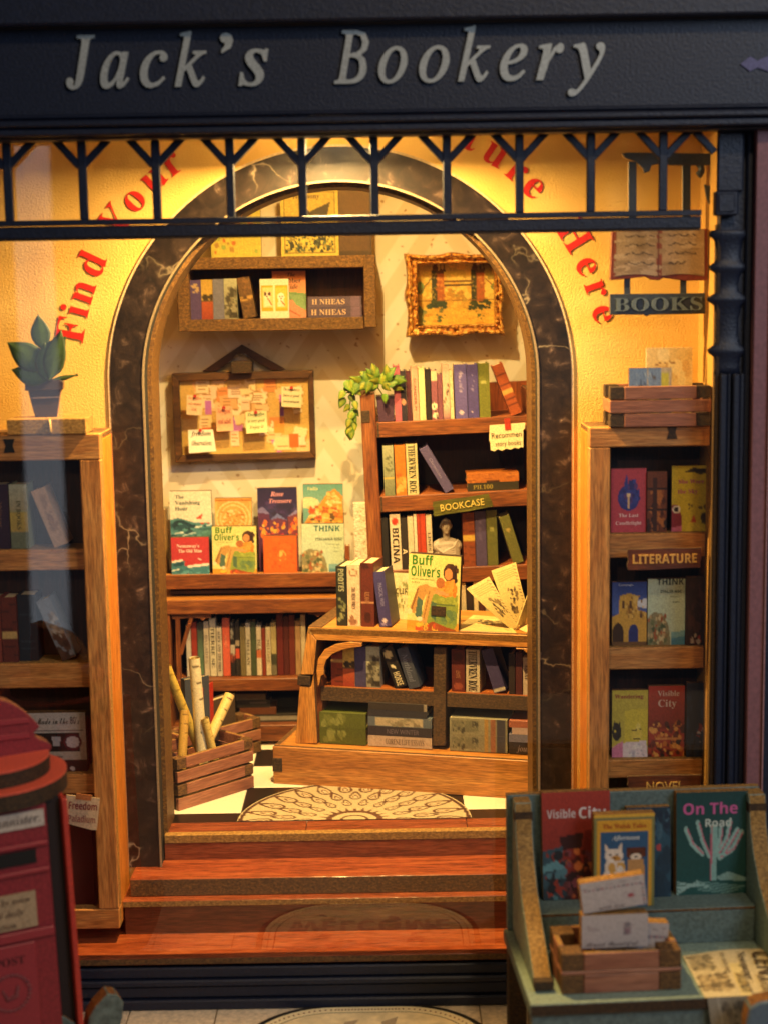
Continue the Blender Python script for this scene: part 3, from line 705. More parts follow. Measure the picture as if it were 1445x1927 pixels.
m = M(); m.prism(tp((561, 1271), (584, 1273), (584, 1291), (560, 1289)), FY-.002, FY+.05, 0); m.build('joint_peg', MDF_D, tb, bevel=.001)
m = M(); m.prism(fit0(tp((564, 1291), (585, 1293), (590, 1270.5), (597, 1400), (556, 1400))), FY+.0002, FY+.016, 2, 1); m.build('front_leg', tm, tb, bevel=.0012)
TZ = tp((590, 1183))[0][1]
bl2 = Tl(632, 1151, FY); 
TD = .235
a = tp((580, 1183))[0]
# top board with its slanted left end
m = M(); xl0 = a[0]; xe = px_r
m.add([(xl0, FY, TZ-.012), (xe, FY, TZ-.012), (xe, FY+TD, TZ-.012), (xl0+.012, FY+TD, TZ-.012), (xl0, FY, TZ+.0015), (xe, FY, TZ+.0015), (xe, FY+TD, TZ+.0015), (xl0+.012, FY+TD, TZ+.0015)],
      [(0, 1, 5, 4), (2, 3, 7, 6), (3, 0, 4, 7), (1, 2, 6, 5), (4, 5, 6, 7), (3, 2, 1, 0)], [1, 1, 1, 1, 0, 0])
m.build('table_top', [W_TAB, MDF_L], tb)
M().box(xl0-.0006, xl0+.030, FY+.004, FY+TD-.004, TZ+.0018, TZ+.0032).build('end_strip', MDF, tb)
m = M(); m.add([(xl0-.001, FY+.017, TZ-.013), (xl0+.014, FY+.017, TZ-.013), (xl0+.014, FY+TD, TZ-.013), (xl0-.001, FY+TD, TZ-.013), (xl0-.022, FY+.017, PH), (xl0-.007, FY+.017, PH), (xl0-.007, FY+TD, PH), (xl0-.022, FY+TD, PH)],
      [(0, 4, 5, 1), (1, 5, 6, 2), (2, 6, 7, 3), (3, 7, 4, 0)]); m.build('end_panel', [W_TABV], tb)
def arcband(cx, cy, r0, r1, a0, a1, n=10):
    return [(cx+r1*math.cos(R(a0+(a1-a0)*i/n)), cy-r1*math.sin(R(a0+(a1-a0)*i/n))) for i in range(n+1)]+[(cx+r0*math.cos(R(a1+(a0-a1)*i/n)), cy-r0*math.sin(R(a1+(a0-a1)*i/n))) for i in range(n+1)]
m = M(); q = [(600, 1292), (597, 1262), (600, 1240), (612, 1222), (632, 1212), (660, 1207), (682, 1209), (682, 1216), (664, 1218), (645, 1222), (627, 1230), (615, 1242), (611, 1255), (611, 1268), (605, 1272), (603, 1285)]
m.prism(tp(*q), FY-.006, FY+.006, 0, 1); m.build('arched_bracket', tm, tb, bevel=.001)
m = M(); q = [(970, 1219), (1030, 1222), (1030, 1240), (1004, 1232), (998, 1226), (990, 1228), (984, 1222), (972, 1222)]
m.prism(tp(*q), FY-.004, FY+.006, 0, 1); m.build('carved_bracket', tm, tb, bevel=.001)
m = M(); m.prism(fit0(tp((590, 1293), (599, 1270), (604, 1285), (601, 1392), (596, 1398))), FY+.0165, FY+.07, 2); m.build('inner_leg', [W_CASE, MDF, W_CASEV], tb)
M2 = mdf('table_shelf_edge', '1e140a', '43301a', '6a4e2a')
SY = FY+.012
def tpl(ly, *pts): return [(Tl(x, y, ly).x, Tl(x, y, ly).z) for x, y in pts]
q = tpl(SY, (816, 1219), (839, 1219), (838, 1404), (814, 1404))
m = M(); m.prism([(x, min(max(z, PH), TZ-.013)) for x, z in q], SY, FY+TD-.01, 0); m.build('divider', M2, tb, bevel=.0012)
dx0, dx1 = q[0][0], q[1][0]
zsL = tpl(SY, (700, 1297))[0][1]; zsB = tpl(SY, (700, 1324))[0][1]
xsl = tpl(SY, (603, 1297))[0][0]
sm = [M2, wood('table_shelf_top', '6e3414', 'a35a24', 'b87436', 0)]
M().box(xsl, dx0-.0005, SY+.001, FY+TD-.01, zsB, zsL, 0, 0, 1).build('shelf', sm, tb, bevel=.0012)
M().box(dx1+.0005, px_r-.01, SY+.001, FY+TD-.01, zsB, zsL, 0, 0, 1).build('shelf', sm, tb, bevel=.0012)
M().box(xl0, px_r, FY+TD-.009, FY+TD-.001, PH, TZ-.013).build('back_panel', BLACK, tb)

# ---- printed rug
ru = T('rug', 'round printed rug with brown leaf pattern half under the threshold', 'rug', tuple(Zp(667, 1545, ZF)))
cx = Zp(667, 1544, ZF).x; RX = Zp(888, 1544, ZF).x-cx; RY = .245
a = Art(150, 100, 'b8ab88').n(.05, 3)
def ruge(u, v): return cx+(u*2-1)*RX, yt0+.0005+(1-v)*RY
for ring_, (rr, nn, sz) in enumerate(((.42, 9, .042), (.60, 11, .054), (.80, 13, .064))):
    for k in range(nn+1):
        th_ = math.pi*(k+(ring_ % 2)*.5)/nn; u, v = .5+.5*rr*math.cos(th_), 1-rr*math.sin(th_)
        cr, sr = math.cos(th_), math.sin(th_)
        def drop(k, c, sh=0.0):      # leaf with its point towards the rim
            q = []
            for i in range(14):
                t_ = 2*math.pi*i/14; rd = k*sz*1.15*(math.cos(t_)+.35*max(0, math.cos(t_))**3)+sh*sz; tg = k*sz*.62*math.sin(t_)*(1-.25*math.cos(t_))
                q.append((u+.8*(rd*cr-tg*sr), v-1.55*(rd*sr+tg*cr)))
            a.p(q, c)
        drop(1.0, '553626'); drop(.70, 'b8ab88', -.06); drop(.40, '6e4a38', -.22); drop(.26, 'c4b896', -.30)
a.e(.5, 1, .12, .22, '5a3a2a').e(.5, 1, .095, .175, 'b8ab88')
for k in range(13):
    t_ = math.pi*k/12; a.p([(.5+.155*math.cos(t_)*1, 1-.30*math.sin(t_)), (.5+.11*math.cos(t_-.09), 1-.21*math.sin(t_-.09)), (.5+.11*math.cos(t_+.09), 1-.21*math.sin(t_+.09))], '5a3a2a')
a.e(.5, 1, .06, .11, '5a3a2a').e(.5, 1, .048, .088, 'b8ab88')
q = ((a.u-.5)/.5)**2+((a.v_-1)/1)**2
a.a[(q > .90) & (q < .965)] = lin('4a2e22')
n = 40
M().add([(cx, yt0+.0005, ZF+.001)]+[(cx+RX*1.0*math.cos(math.pi*i/n), yt0+.0005+RY*math.sin(math.pi*i/n), ZF+.001) for i in range(n+1)], [(0, i+1, i+2) for i in range(n)]).build('rug_backing', plain('5a4636', .8), ru, world=True)
vs = []; 
def rp(u, v):           # square picture squeezed into the half disc
    x = (u-.5)*2; y = 1-v; lim = math.sqrt(max(0, 1-y*y)); x = max(-lim, min(lim, x)); return (cx+x*RX, yt0+.0005+y*RY, ZF+.0022)
sheet('rug_print', a, rp, ru, world=True)

# ---- crates
def crate(label, near, right, z, depth, hgt, nsl, mats, group, name='crate', gap=.2):
    p, q = Zp(*near, z), Zp(*right, z); ln = (q-p).length; yaw = math.atan2(q.y-p.y, q.x-p.x)
    t = T(name, label, 'crate', tuple(p), (0, 0, yaw), group); w = .024; th = .009; sh = hgt/nsl
    for k in range(nsl):
        z0, z1 = k*sh+(.0025 if k else 0), (k+1)*sh-.0025
        odd = (nsl-1-k) % 2 == 0     # slats take turns at overlapping the corner posts
        ins = w if odd else 0
        M().box(ins, ln-ins, 0, th, z0, z1, top=1).build('slat', [mats, MDF_L], t, bevel=.001)
        M().box(ins, ln-ins, depth-th, depth, z0, z1, top=1).build('slat', [mats, MDF_L], t, bevel=.001)
        ie = th+.0004 if odd else w
        M().box(0, th, ie if not odd else .0004+0*ie, depth-.0004 if odd else depth-w, z0, z1, top=1).build('slat', [mats, MDF_L], t, bevel=.001) if not odd else M().box(0, th, w, depth-w, z0, z1, top=1).build('slat', [mats, MDF_L], t, bevel=.001)
        M().box(ln-th, ln, w, depth-w, z0, z1, top=1).build('slat', [mats, MDF_L], t, bevel=.001)
        if odd:
            for cx_, cy_ in ((0, 0), (ln-w, 0), (0, depth-w), (ln-w, depth-w)):
                M().box(cx_+.0003, cx_+w-.0003, cy_+.0003, cy_+w-.0003, z0, z1-.0005).build('corner_block', MDF, t, bevel=.001)
        else:
            for cx_, cy_ in ((0, 0), (ln-w, 0), (0, depth-w), (ln-w, depth-w)):
                M().box(cx_+.0005+(th if cy_ == 0 else 0)*0, cx_+w-.0005, th+.0004 if cy_ == 0 else depth-w+.0004, w if cy_ == 0 else depth-th-.0004, z0, z1).build('corner_block', MDF_D, t)
    M().box(th, ln-th, th, depth-th, .001, .006).build('base', MDF_D, t)
    return t, ln, yaw
ca, ln, ya_ = crate('pinkish slatted crate holding rolled papers in front of the low cabinet', (337, 1527), (479, 1482), ZF+.0005, .125, .112, 4, W_SLAT, 'slatted crates on the chequered floor')
cb, ln2, yb_ = crate('brown slatted crate holding a red book behind the crate of rolled papers', (350, 1456), (493, 1415), ZF+.0005, .075, .085, 3, W_SLAT, 'slatted crates on the chequered floor')
def roll(label, x0, y0, x1, y1, r, col, ink, ytop, ybot):
    CA = XF[ca.name]; ic = CA.inverted(); oo = ic @ CAM
    def cp(x, y, ly): v = ic.to_3x3() @ ray(x, y); return CA @ (oo+v*((ly-oo.y)/v.y))
    A, B = cp(x0, y0, ytop), cp(x1, y1, ybot); ax = (A-B)
    t = T('paper_roll', label, 'paper roll', tuple(B), group='rolled papers standing in the crate')
    Z_ = ax.normalized(); X_ = Z_.cross(Vector((0, 1, 0))).normalized(); Y_ = Z_.cross(X_)
    n = 18; a = Art(28, 60, col).n(.06, 5).b(0, 0, 1, 1, [ink], 12, int(x0), .02, .4)
    for k in range(3): a.l(.2+.04*(k % 5), .07+k*.15, .45+.05*(k % 4), .09+k*.15, .014, ink)
    hl = ax.length
    def P(u, v):
        th = u*2*math.pi*1.12; rr = r*(1-.12*u); return B+Z_*hl*(1-v)+(X_*math.cos(th)+Y_*math.sin(th))*rr
    sheet('rolled_sheet', a, P, t, world=True)
    m = M(); sp_ = [A+(X_*math.cos(k*.5)+Y_*math.sin(k*.5))*r*(.86-.022*k) for k in range(30)]
    vs = [p for p in sp_]+[p-Z_*.03 for p in sp_]; m.add(vs, [(k, k+1, k+31, k+30) for k in range(29)]); m.build('inner_turn', plain('c9b06a', .7), t, world=True)
    m = M(); m.add([B+(X_*math.cos(k*math.pi/6)+Y_*math.sin(k*math.pi/6))*r*.85+Z_*(hl-.012) for k in range(12)], [list(range(12))]); m.build('dark_core', MDF_D, t, world=True)
    return t
yc = XF[ca.name].translation.y
roll('yellow rolled paper leaning to the left in the slatted crate', 313, 1254, 388, 1440, .0105, 'd9bb4e', 'a3862e', .045, .075)
roll('tall white rolled paper with black marks standing in the middle of the crate', 366, 1238, 383, 1440, .0125, 'e9dcae', '5a4a2a', .040, .050)
roll('rolled paper leaning to the right with dark printed band in the crate', 433, 1308, 372, 1440, .0115, 'dcc074', '4a3a1e', .065, .045)
roll('short golden rolled paper at the left corner of the crate', 348, 1336, 342, 1450, .010, 'c9a04a', '7a5a24', .05, .045)
roll('pale yellow rolled paper low at the front of the crate', 386, 1352, 408, 1440, .0085, 'dfc46a', 'b8983e', .028, .03)

# ================================================================== BOOKS
ID = Matrix()
def place(fr, px, py, ly):
    inv = fr.inverted(); o = inv @ CAM; v = inv.to_3x3() @ ray(px, py); return o+v*((ly-o.y)/v.y)
PAGES = plain('cdb98c', .8, .12, 0, .4, 500)
def spine(fr, ly, xb, yb, w, top, col, label, group=None, depth=.07, zb=None, bands=(), txt=(), noise=.08, yaw=0, name='book', flat=False, seed=1, rough=.5, cat='book', side=None):
    """upright (or leaning) book with its spine to the room; top is a pixel row or the pixel of the top left corner"""
    A = place(fr, xb, yb, ly)
    if isinstance(top, tuple): B = place(fr, top[0], top[1], ly); phi = math.atan2(B.x-A.x, B.z-A.z)
    else: B = place(fr, xb, top, ly); B.x = A.x; phi = 0
    h = math.hypot(B.x-A.x, B.z-A.z); s = abs(place(fr, xb+10, yb, ly).x-A.x)/10; wd = w*s
    if zb is not None:
        if phi <= 0: h += (A.z-zb) if phi == 0 else 0; A.z = zb+.0003+(math.sin(phi)*0 if phi <= 0 else wd*math.sin(phi))
        else: A.z = zb+.0003+wd*math.sin(phi)
    mt = fr @ Matrix.Translation(A) @ Matrix.Rotation(phi, 4, 'Y') @ Matrix.Rotation(yaw, 4, 'Z')
    t = T(name, label, cat, mt.to_translation(), mt.to_euler(), group)
    g = .0006; wd -= g; ct = min(.0035, wd*.22)
    m = M(); m.box(0, wd, 0, ct, 0, h); m.box(0, ct, ct+.0002, depth, 0, h, 1); m.box(wd-ct, wd, ct+.0002, depth, 0, h, 1)
    m.build('cover', [plain(col, rough), plain(side or col, rough)], t)
    M().box(ct+.0002, wd-ct-.0002, ct+.0003, depth-.002, .001, h-.0025).build('page_block', PAGES, t)
    nx, nz = max(6, int(w/2.2)), max(16, int(h/.0032))
    a = Art(nx, min(nz, 60), col)
    for b in bands:
        if len(b) == 3: a.r(0, b[0], 1, b[1], b[2])
        elif b[0] == 'b': a.b(*b[1:])
        elif b[0] == 'g': a.g(*b[1:])
        elif b[0] == 'e': a.e(*b[1:])
        elif b[0] == 'l': a.l(*b[1:])
    a.n(noise, seed+abs(int(xb))); sh = .93   # outer columns slightly darker
    a.a[:, 0] *= sh; a.a[:, -1] *= sh
    sheet('spine_print', a, lambda u, v: (u*wd, -.0007, (1-v)*h), t)
    if txt:
        m = M(); ml = []
        for (s_, st_, c_, v0, v1, fr_) in txt:      # words run down the spine from v0 to v1, fr_ of the width high
            ln = (v1-v0)*h; vv, _ = glyphs(s_, st_); x0 = min(p[0] for p in vv); x1 = max(p[0] for p in vv)
            hh = fr_*wd; k = hh/.69
            text(m, s_, st_, wd*(.5-.5*fr_), h*(1-(v0+v1)/2), hh, y=-.0013, mi=len(ml), down=True, fit=min(ln, (x1-x0)*k*1.6)); ml.append(plain(c_, .5, .05))
        m.build('lettering', ml, t)
    return t
def cover(fr, ly, x0, y0, x1, y1, art, label, group=None, thick=.014, texts=(), yaw=0, roll=None, lean=0, edge=None, zb=None, frac=1.0, name='book', cat='book'):
    """book standing with its front cover to the room: pixel box x0,y0-x1,y1 in the plane ly"""
    A = place(fr, x0, y1, ly); Bt = place(fr, x0, y0, ly); C = place(fr, x1, y1, ly)
    if frac < 1:      # the picture ends above the foot of the cover, which stays plain
        n_ = int(art.h/frac)-art.h; art.a = np.concatenate([art.a, np.repeat(art.a[-1:], n_, 0)]); art.h += n_
        texts = [(s_, st_, c_, u, v*frac, hf*frac, mw) for s_, st_, c_, u, v, hf, mw in texts]
    wd = (C.x-A.x)/max(.3, math.cos(yaw)); h = Bt.z-A.z
    if zb is not None: h += A.z-zb; A.z = zb+.0003
    phi = R(roll) if roll is not None else 0
    mt = fr @ Matrix.Translation(A) @ Matrix.Rotation(phi, 4, 'Y') @ Matrix.Rotation(yaw, 4, 'Z') @ Matrix.Rotation(lean, 4, 'X')
    t = T(name, label, cat, mt.to_translation(), mt.to_euler(), group)
    M().box(0, wd, 0, thick, 0, h).build('board', edge or MDF, t, bevel=.0008)
    sheet('cover_print', art, lambda u, v: (u*wd, -.0007, (1-v)*h), t)
    if texts:
        m = M(); ml = []
        for (s_, st_, c_, u, v, hf, mw) in texts:   # centre u, baseline v, cap height as part of h, greatest width as part of w
            text(m, s_, st_, u*wd, h*(1-v), hf*h, y=-.0014, mi=len(ml), maxw=mw*wd); ml.append(plain(c_, .5, .05))
        m.build('lettering', ml, t)
    return t
def flat(fr, ly, x0, y0, x1, y1, col, label, group=None, depth=.07, bands=(), txt=None, zb=None, noise=.08, yaw=0, tilt=0, name='book', cat='book', pages=True):
    """book lying flat, spine to the room; art u runs along the spine"""
    A = place(fr, x0, y1, ly); B = place(fr, x1, y0, ly); wd, h = B.x-A.x, B.z-A.z
    if zb is not None: A.z = zb+.0003
    mt = fr @ Matrix.Translation(A) @ Matrix.Rotation(yaw, 4, 'Z') @ Matrix.Rotation(tilt, 4, 'Y')
    t = T(name, label, cat, mt.to_translation(), mt.to_euler(), group)
    ct = min(.003, h*.2)
    m = M(); m.box(0, wd, 0, ct, 0, h); m.box(0, wd, ct+.0002, depth, 0, ct); m.box(0, wd, ct+.0002, depth, h-ct, h); m.build('cover', plain(col, .5), t, bevel=.0005)
    M().box(.002, wd-.0015, ct+.0003, depth-.002, ct+.0002, h-ct-.0002).build('page_block', PAGES, t)
    a = Art(48, max(8, int(h/.003)), col)
    for b in bands:
        if len(b) == 5 and not isinstance(b[0], str): a.r(*b)
        elif b[0] == 'b': a.b(*b[1:])
        elif b[0] == 'l': a.l(*b[1:])
    a.n(noise, abs(int(x0))+int(y0))
    sheet('spine_print', a, lambda u, v: (u*wd, -.0007, (1-v)*h), t)
    if txt:
        s_, st_, c_, u, hf, mw = txt; m = M(); text(m, s_, st_, u*wd, h*(.5-hf/2), hf*h, y=-.0013, maxw=mw*wd); m.build('lettering', plain(c_, .5, .05), t)
    return t, A.z+h
TREE = [('g', 'b8963e', 'c9a74c', 0, .55), ('b', .1, .42, .9, .5, ['2b2418', '3c3020'], 12, 3, .16, .35), (.53, .57, '5a4426'), ('g', 'a8502a', '8c3420', .57, 1)]
GREYT = [('g', 'a9ab90', '8f9078', 0, .6), ('b', .25, .25, .95, .6, ['5a5646', '77725c', '3b382e'], 34, 5, .14, .4), ('b', 0, .62, 1, .95, ['2d2a22', '4a4638', '8a8670'], 40, 6, .15, .35)]
ROE = [('THERVREN ROE', 'b', '1c1712', .02, .97, .62)]

# ---- wall shelf books
G = 'books and pictures on the wall shelf'
LY = .685; zb = ZS1
spine(ID, LY, 358, 601, 22.5, 527, '4a3a72', 'purple book at the left end of the wall shelf', G, zb=zb, bands=[('b', .3, .1, .7, .35, ['b9a070'], 9, 2, .12, .3)])
spine(ID, LY, 380.5, 601, 22, 526, 'c0923c', 'book with a tree landscape on its spine, second on the wall shelf', G, zb=zb, bands=TREE)
spine(ID, LY, 402.5, 600, 21, 525, '6a6c86', 'plain grey blue book between tree spines on the wall shelf', G, zb=zb)
spine(ID, LY, 423.5, 600, 25, 524, '9a9c84', 'pale grey book with dark woodland spine on the wall shelf', G, zb=zb, bands=GREYT)
spine(ID, LY, 459, 599, 25, (445, 523), '5f4220', 'brown leather book leaning left on the wall shelf', G, depth=.06, zb=zb, bands=[(.46, .56, 'b08a44'), ('b', 0, 0, 1, 1, ['4a3216', '74522a'], 30, 4, .15, .2)], noise=.15)
a = Art(40, 54, 'e3dcc2').r(.05, .16, .95, .82, 'dfa81e').r(.09, .22, .46, .72, 'e7cf86').r(.54, .22, .92, .74, 'ecc04a').r(.46, .16, .52, .82, 'efe2b8')
a.e(.25, .42, .11, .09, 'f0e4c8').e(.19, .38, .05, .05, '5a3420').e(.33, .38, .05, .05, '5a3420').e(.25, .45, .03, .02, '2a1810').p([(.16, .5), (.34, .5), (.42, .68), (.14, .7)], 'f0e0c0').l(.28, .5, .4, .66, .04, 'b0622a').e(.72, .46, .12, .1, 'f6efda').e(.68, .45, .025, .02, '2a1810').e(.77, .45, .025, .02, '2a1810').e(.725, .5, .025, .018, '3a2010').p([(.62, .54), (.82, .54), (.86, .7), (.6, .7)], 'f0e2c4').l(.72, .56, .84, .66, .04, 'c06a2a').n(.05)
cover(ID, LY-.004, 491, 525, 545, 598.5, a, 'white and yellow card with two small dogs on the wall shelf', G, thick=.012, zb=zb)
a = Art(44, 60, 'c9784e').g('b96a4a', 'd8925e', 0, .5).p([(0, .48), (.5, .44), (1, .48), (1, .8), (0, .7)], '6a8a5a').p([(0, .5), (.3, .52), (.25, .62), (0, .66)], '3e5a3a').p([(.1, .7), (.6, .6), (1, .9), (1, 1), (0, 1)], 'cf8a6a').p([(.5, .5), (.9, .52), (1, .85), (.7, .72)], '7a9a6a').l(.3, .75, .8, .95, .03, 'a85a3a').n(.07)
cover(ID, LY+.010, 514, 510, 577, 599, a, 'salmon pink novel behind the two dogs card on the wall shelf', G, thick=.016, zb=zb, texts=[('The', 'i', '2a1a10', .58, .12, .085, .4), ('Rubber', 'b', '2a1a10', .55, .25, .1, .8), ('Tide', 'i', '2a1a10', .6, .38, .1, .5)])
bb = [(.80, 0, .96, 1, '6a5470'), ('l', .85, 0, .85, 1, .012, 'b9a890'), ('l', .92, 0, .92, 1, .012, 'b9a890')]
_, z2 = flat(ID, LY, 580, 576, 681, 597.5, '4e4058', 'purple book with gold lettering, lower of two lying on the wall shelf', G, bands=bb, txt=('H NHEAS', 'b', 'c9a98a', .38, .52, .66), zb=zb)
flat(ID, LY, 580, 554, 680, 574.5, '53445c', 'purple book with gold lettering, upper of two lying on the wall shelf', G, bands=bb, txt=('H NHEAS', 'b', 'c9a98a', .38, .52, .66), zb=z2)
ztop = U(520, 482, DS).z
a = Art(54, 40, 'b9b24a').g('a8a23c', 'c6b84e').r(.3, 0, .62, .55, '7a5a20').b(.05, .1, .95, .9, ['b8642a', 'a8823a', '8aa04a'], 24, 5, .035).n(.1)
cover(ID, .70, 398, 380, 492, 475, a, 'yellow green picture card standing at the left on top of the wall shelf', G, thick=.016, zb=ztop)
a = Art(64, 64, 'c2b24e').r(.06, .05, .94, .95, 'b8a244').r(.1, .6, .9, .92, 'c9b84e').b(.1, .62, .9, .92, ['2a3424', '4a5a3c', '8a7a2a', '1c2418'], 160, 6, .022).p([(.36, .22), (.5, .34), (.86, .2), (.8, .42), (.52, .5), (.38, .5)], '1e1610').r(.06, .05, .94, .07, '6a5a20').r(.06, .93, .94, .95, '6a5a20').r(.06, .05, .075, .95, '6a5a20').r(.925, .05, .94, .95, '6a5a20').n(.1)
cover(ID, .70, 530, 356, 638, 472, a, 'yellow card with a black bird and dense dark pattern on top of the wall shelf', G, thick=.016, zb=ztop, texts=[('Harmony', 'b', '3a2410', .45, .14, .07, .6)])
a = Art(30, 40, '35220e').r(.08, .08, .92, .92, '4e3418').n(.1)
cover(ID, .715, 628, 348, 700, 472, a, 'dull brown card behind the yellow bird card on the wall shelf', G, thick=.012, zb=ztop)

# ---- bookcase, top row
BF = XF[bc_.name]
G = 'books on the bookcase'
ly = .055
def bs_(x, yb, w, yt, c, l, **k): return spine(BF, k.pop('ly', .012), x, yb, w, yt, c, l, G, zb=k.pop('zb', SH[0]), **k)
pot = bx(711, 742, 745, 792, DB+.03)
pt = T('plant_pot', 'purple square pot holding a trailing ivy at the top of the bookcase', 'pot', tuple(BF @ Vector((place(BF, 711, 792, .014).x, .014, SH[0]+.0004))), (0, BT, 0))
w_ = .038; hp = .056
m = M(); m.add([(.002, 0, 0), (w_-.002, 0, 0), (w_-.002, .05, 0), (.002, .05, 0), (-.001, -.002, hp), (w_+.001, -.002, hp), (w_+.001, .052, hp), (-.001, .052, hp)], [(0, 1, 5, 4), (1, 2, 6, 5), (2, 3, 7, 6), (3, 0, 4, 7), (3, 2, 1, 0)])
m.build('pot_body', plain('4a3448', .35), pt, bevel=.001); M().box(-.0015, w_+.0015, -.003, .053, hp-.006, hp+.001).build('pot_rim', plain('2a1c2a', .4), pt, bevel=.001)
M().box(0, w_, 0, .05, hp-.012, hp-.0065).build('soil', MDF_D, pt)
dot = lambda y, c='c98a6a': [('e', .5, y, .3, .05, c)]
bs_(744, 792, 13, (738.5, 687), 'b0586a', 'pink book leaning beside the purple plant pot', noise=.12)
bs_(755.5, 790, 11, 698, '231a2a', 'black book with a small round emblem right of the pink book', bands=dot(.62))
bs_(767, 790, 9, 698, '4a1622', 'maroon spine between black and cream books on the top of the bookcase')
bs_(777, 790, 12.5, (772.5, 688), 'd8a088', 'pale pink book with tiny dark letters on top of the bookcase', txt=[('SCANDER M', 'r', '4a2a20', .08, .95, .4)])
bs_(790, 789, 12, (786, 691), 'd9cf98', 'cream yellow thin book on top of the bookcase right of the pale pink one')
bs_(803, 788.5, 10, (799, 693), '1c120e', 'black thin book on top of the bookcase beside a white blossom spine')
bs_(813, 788, 11.5, (810, 696), '8a5060', 'mauve spine with white blossoms on the top row', bands=[(0, .22, 'd8c6a2'), ('e', .4, .72, .45, .07, 'ece0c0'), ('e', .6, .9, .4, .06, 'ece0c0'), ('l', .2, .6, .8, .95, .06, '2a1a18')])
bs_(825, 786, 9, (822, 701), '7c4656', 'short mauve book on the top row of the bookcase')
bs_(834.5, 785.5, 13, (831, 683), 'dcb8a0', 'pale peach book with dark twig drawing on the top row', bands=[('l', .1, .75, .9, .42, .05, '2a1a18'), ('l', .5, .6, .85, .3, .05, '2a1a18'), ('g', 'dcb8a0', '8a5a64', .75, 1)])
bs_(848, 785, 7, 696, 'd8c49a', 'narrow cream book left of the big purple book on the top row', bands=[('b', 0, 0, 1, 1, ['b8a27a', 'e8dcb8'], 16, 3, .2, .1)])
bs_(857, 785, 23.5, 686, '5f549a', 'broad violet book with faint gold ornament on the top row', bands=[('b', .35, .12, .65, .5, ['8a7fb8', 'a89ac0'], 14, 4, .09, .2), ('e', .5, .88, .18, .03, 'c8b8c8')], side='b8a88a')
bs_(881, 785, 21, 686, '4c4286', 'darker violet book beside the green one on the top row', bands=[('b', .4, .15, .6, .5, ['8a80b4'], 8, 4, .06, .2), ('e', .4, .88, .1, .02, 'd8c8d8')])
bs_(902.5, 785, 21, 684, '6c7024', 'olive green book at the right of the two violet books on the top row', bands=[('e', .45, .35, .22, .04, 'a8a860')])
bs_(962, 782, 21, (925, 689), '9c4a1e', 'orange brown ribbed book leaning left at the end of the top row', bands=[(.5, .59, 'd0a050')]+[(v, v+.015, '5c220c') for v in (.1, .2, .3, .4, .68, .78, .88)], depth=.05)
# second row
zb = SH[1]
bs_(724, 932, 20, 839, '8c8f6c', 'grey green book at the left of the second bookcase shelf', zb=zb, bands=[('g', 'a0a280', '6a6e50', 0, 1), (.62, .66, 'c9a94c'), ('b', .2, .2, .8, .5, ['5a5e40'], 10, 4, .1, .2)])
bs_(745.5, 931, 20.5, 838, 'c06f1c', 'bright orange book on the second bookcase shelf', zb=zb, bands=[('b', .1, .6, .9, .95, ['d88a34', 'a85a18', 'e0a050'], 18, 3, .2, .2)])
bs_(767, 931, 21.5, 836, 'c6bc8a', 'cream book with bold black letters down its spine on the second shelf', zb=zb, txt=ROE)
bs_(838, 927, 18, (788.5, 845), '544a78', 'violet book leaning left in the middle of the second shelf', zb=zb, txt=[('Chronicles', 'r', '8f86aa', .25, .7, .3)], depth=.055)
_, z2 = flat(BF, .02, 880, 901, 975, 921, '2c2612', 'black green book lying at the bottom of a pair on the second shelf', G, txt=('PH.100', 'b', '8a7a34', .3, .5, .42), zb=zb)
flat(BF, .02, 878, 876, 975, 898, 'a8601e', 'orange book lying on top of the black green one on the second shelf', G, bands=[('b', 0, 0, 1, 1, ['b87028', '8c4c16'], 30, 5, .06, 1), (.38, .78, .62, 1, '3a1c0a')], zb=z2)
# third row
zb = SH[2]
bs_(722, 1069, 12, 975, '1a1512', 'thin black book at the left end of the third bookcase shelf', zb=zb)
bs_(737, 1068, 20, 968, 'd2c2a6', 'white book with bold black lettering and red mark on the third shelf', zb=zb, bands=[('e', .5, .14, .3, .06, 'b03018')], txt=[('BICINA', 'S', '1a1412', .25, .88, .58)])
bs_(757.5, 1067, 12, 975, '2a221e', 'narrow black book with a white letter on the third shelf', zb=zb, txt=[('A', 'S', 'd8c8a8', .6, .7, .7)])
bs_(770, 1067, 11, 972, 'cdbca0', 'narrow cream book third from the black end of the third shelf', zb=zb)
bs_(781.5, 1066, 6, 968, 'd8c8b0', 'very thin white book left of the red one on the third shelf', zb=zb)
bs_(788, 1066, 16, 968, 'b03a1c', 'red book left of the marble bust on the third shelf', zb=zb, bands=[('l', .35, 0, .35, 1, .12, '8a2812')])
bs_(804.5, 1065, 11, 969, 'c9b89c', 'cream book with dark letters next to the bust on the third shelf', zb=zb, txt=[('LINES', 'b', '3a2c22', .25, .75, .5)])
bs_(873, 1062, 22.5, 965, '7c3a16', 'reddish brown wood grained book with a gold band on the third shelf', zb=zb, bands=[(.42, .53, 'b8943c')]+[('l', 0, v, 1, v+.03, .02, '5a260c') for v in (.1, .2, .33, .62, .75, .88)])
bs_(896, 1060, 21, 963, '45395f', 'dull violet book right of the wood grained one on the third shelf', zb=zb, bands=[('b', .4, .2, .6, .6, ['5c5076'], 8, 3, .08, .3)])
bs_(917.5, 1058, 20, 961, '585a26', 'olive book with a small emblem standing upright on the third shelf', zb=zb, bands=[('e', .5, .35, .2, .04, '8a8a4a')])
bs_(966, 1055, 20, (938, 967), '5c5c28', 'olive book leaning left at the right end of the third shelf', zb=zb, bands=[('e', .5, .3, .2, .04, 'a08a4a')], side='b8a878')
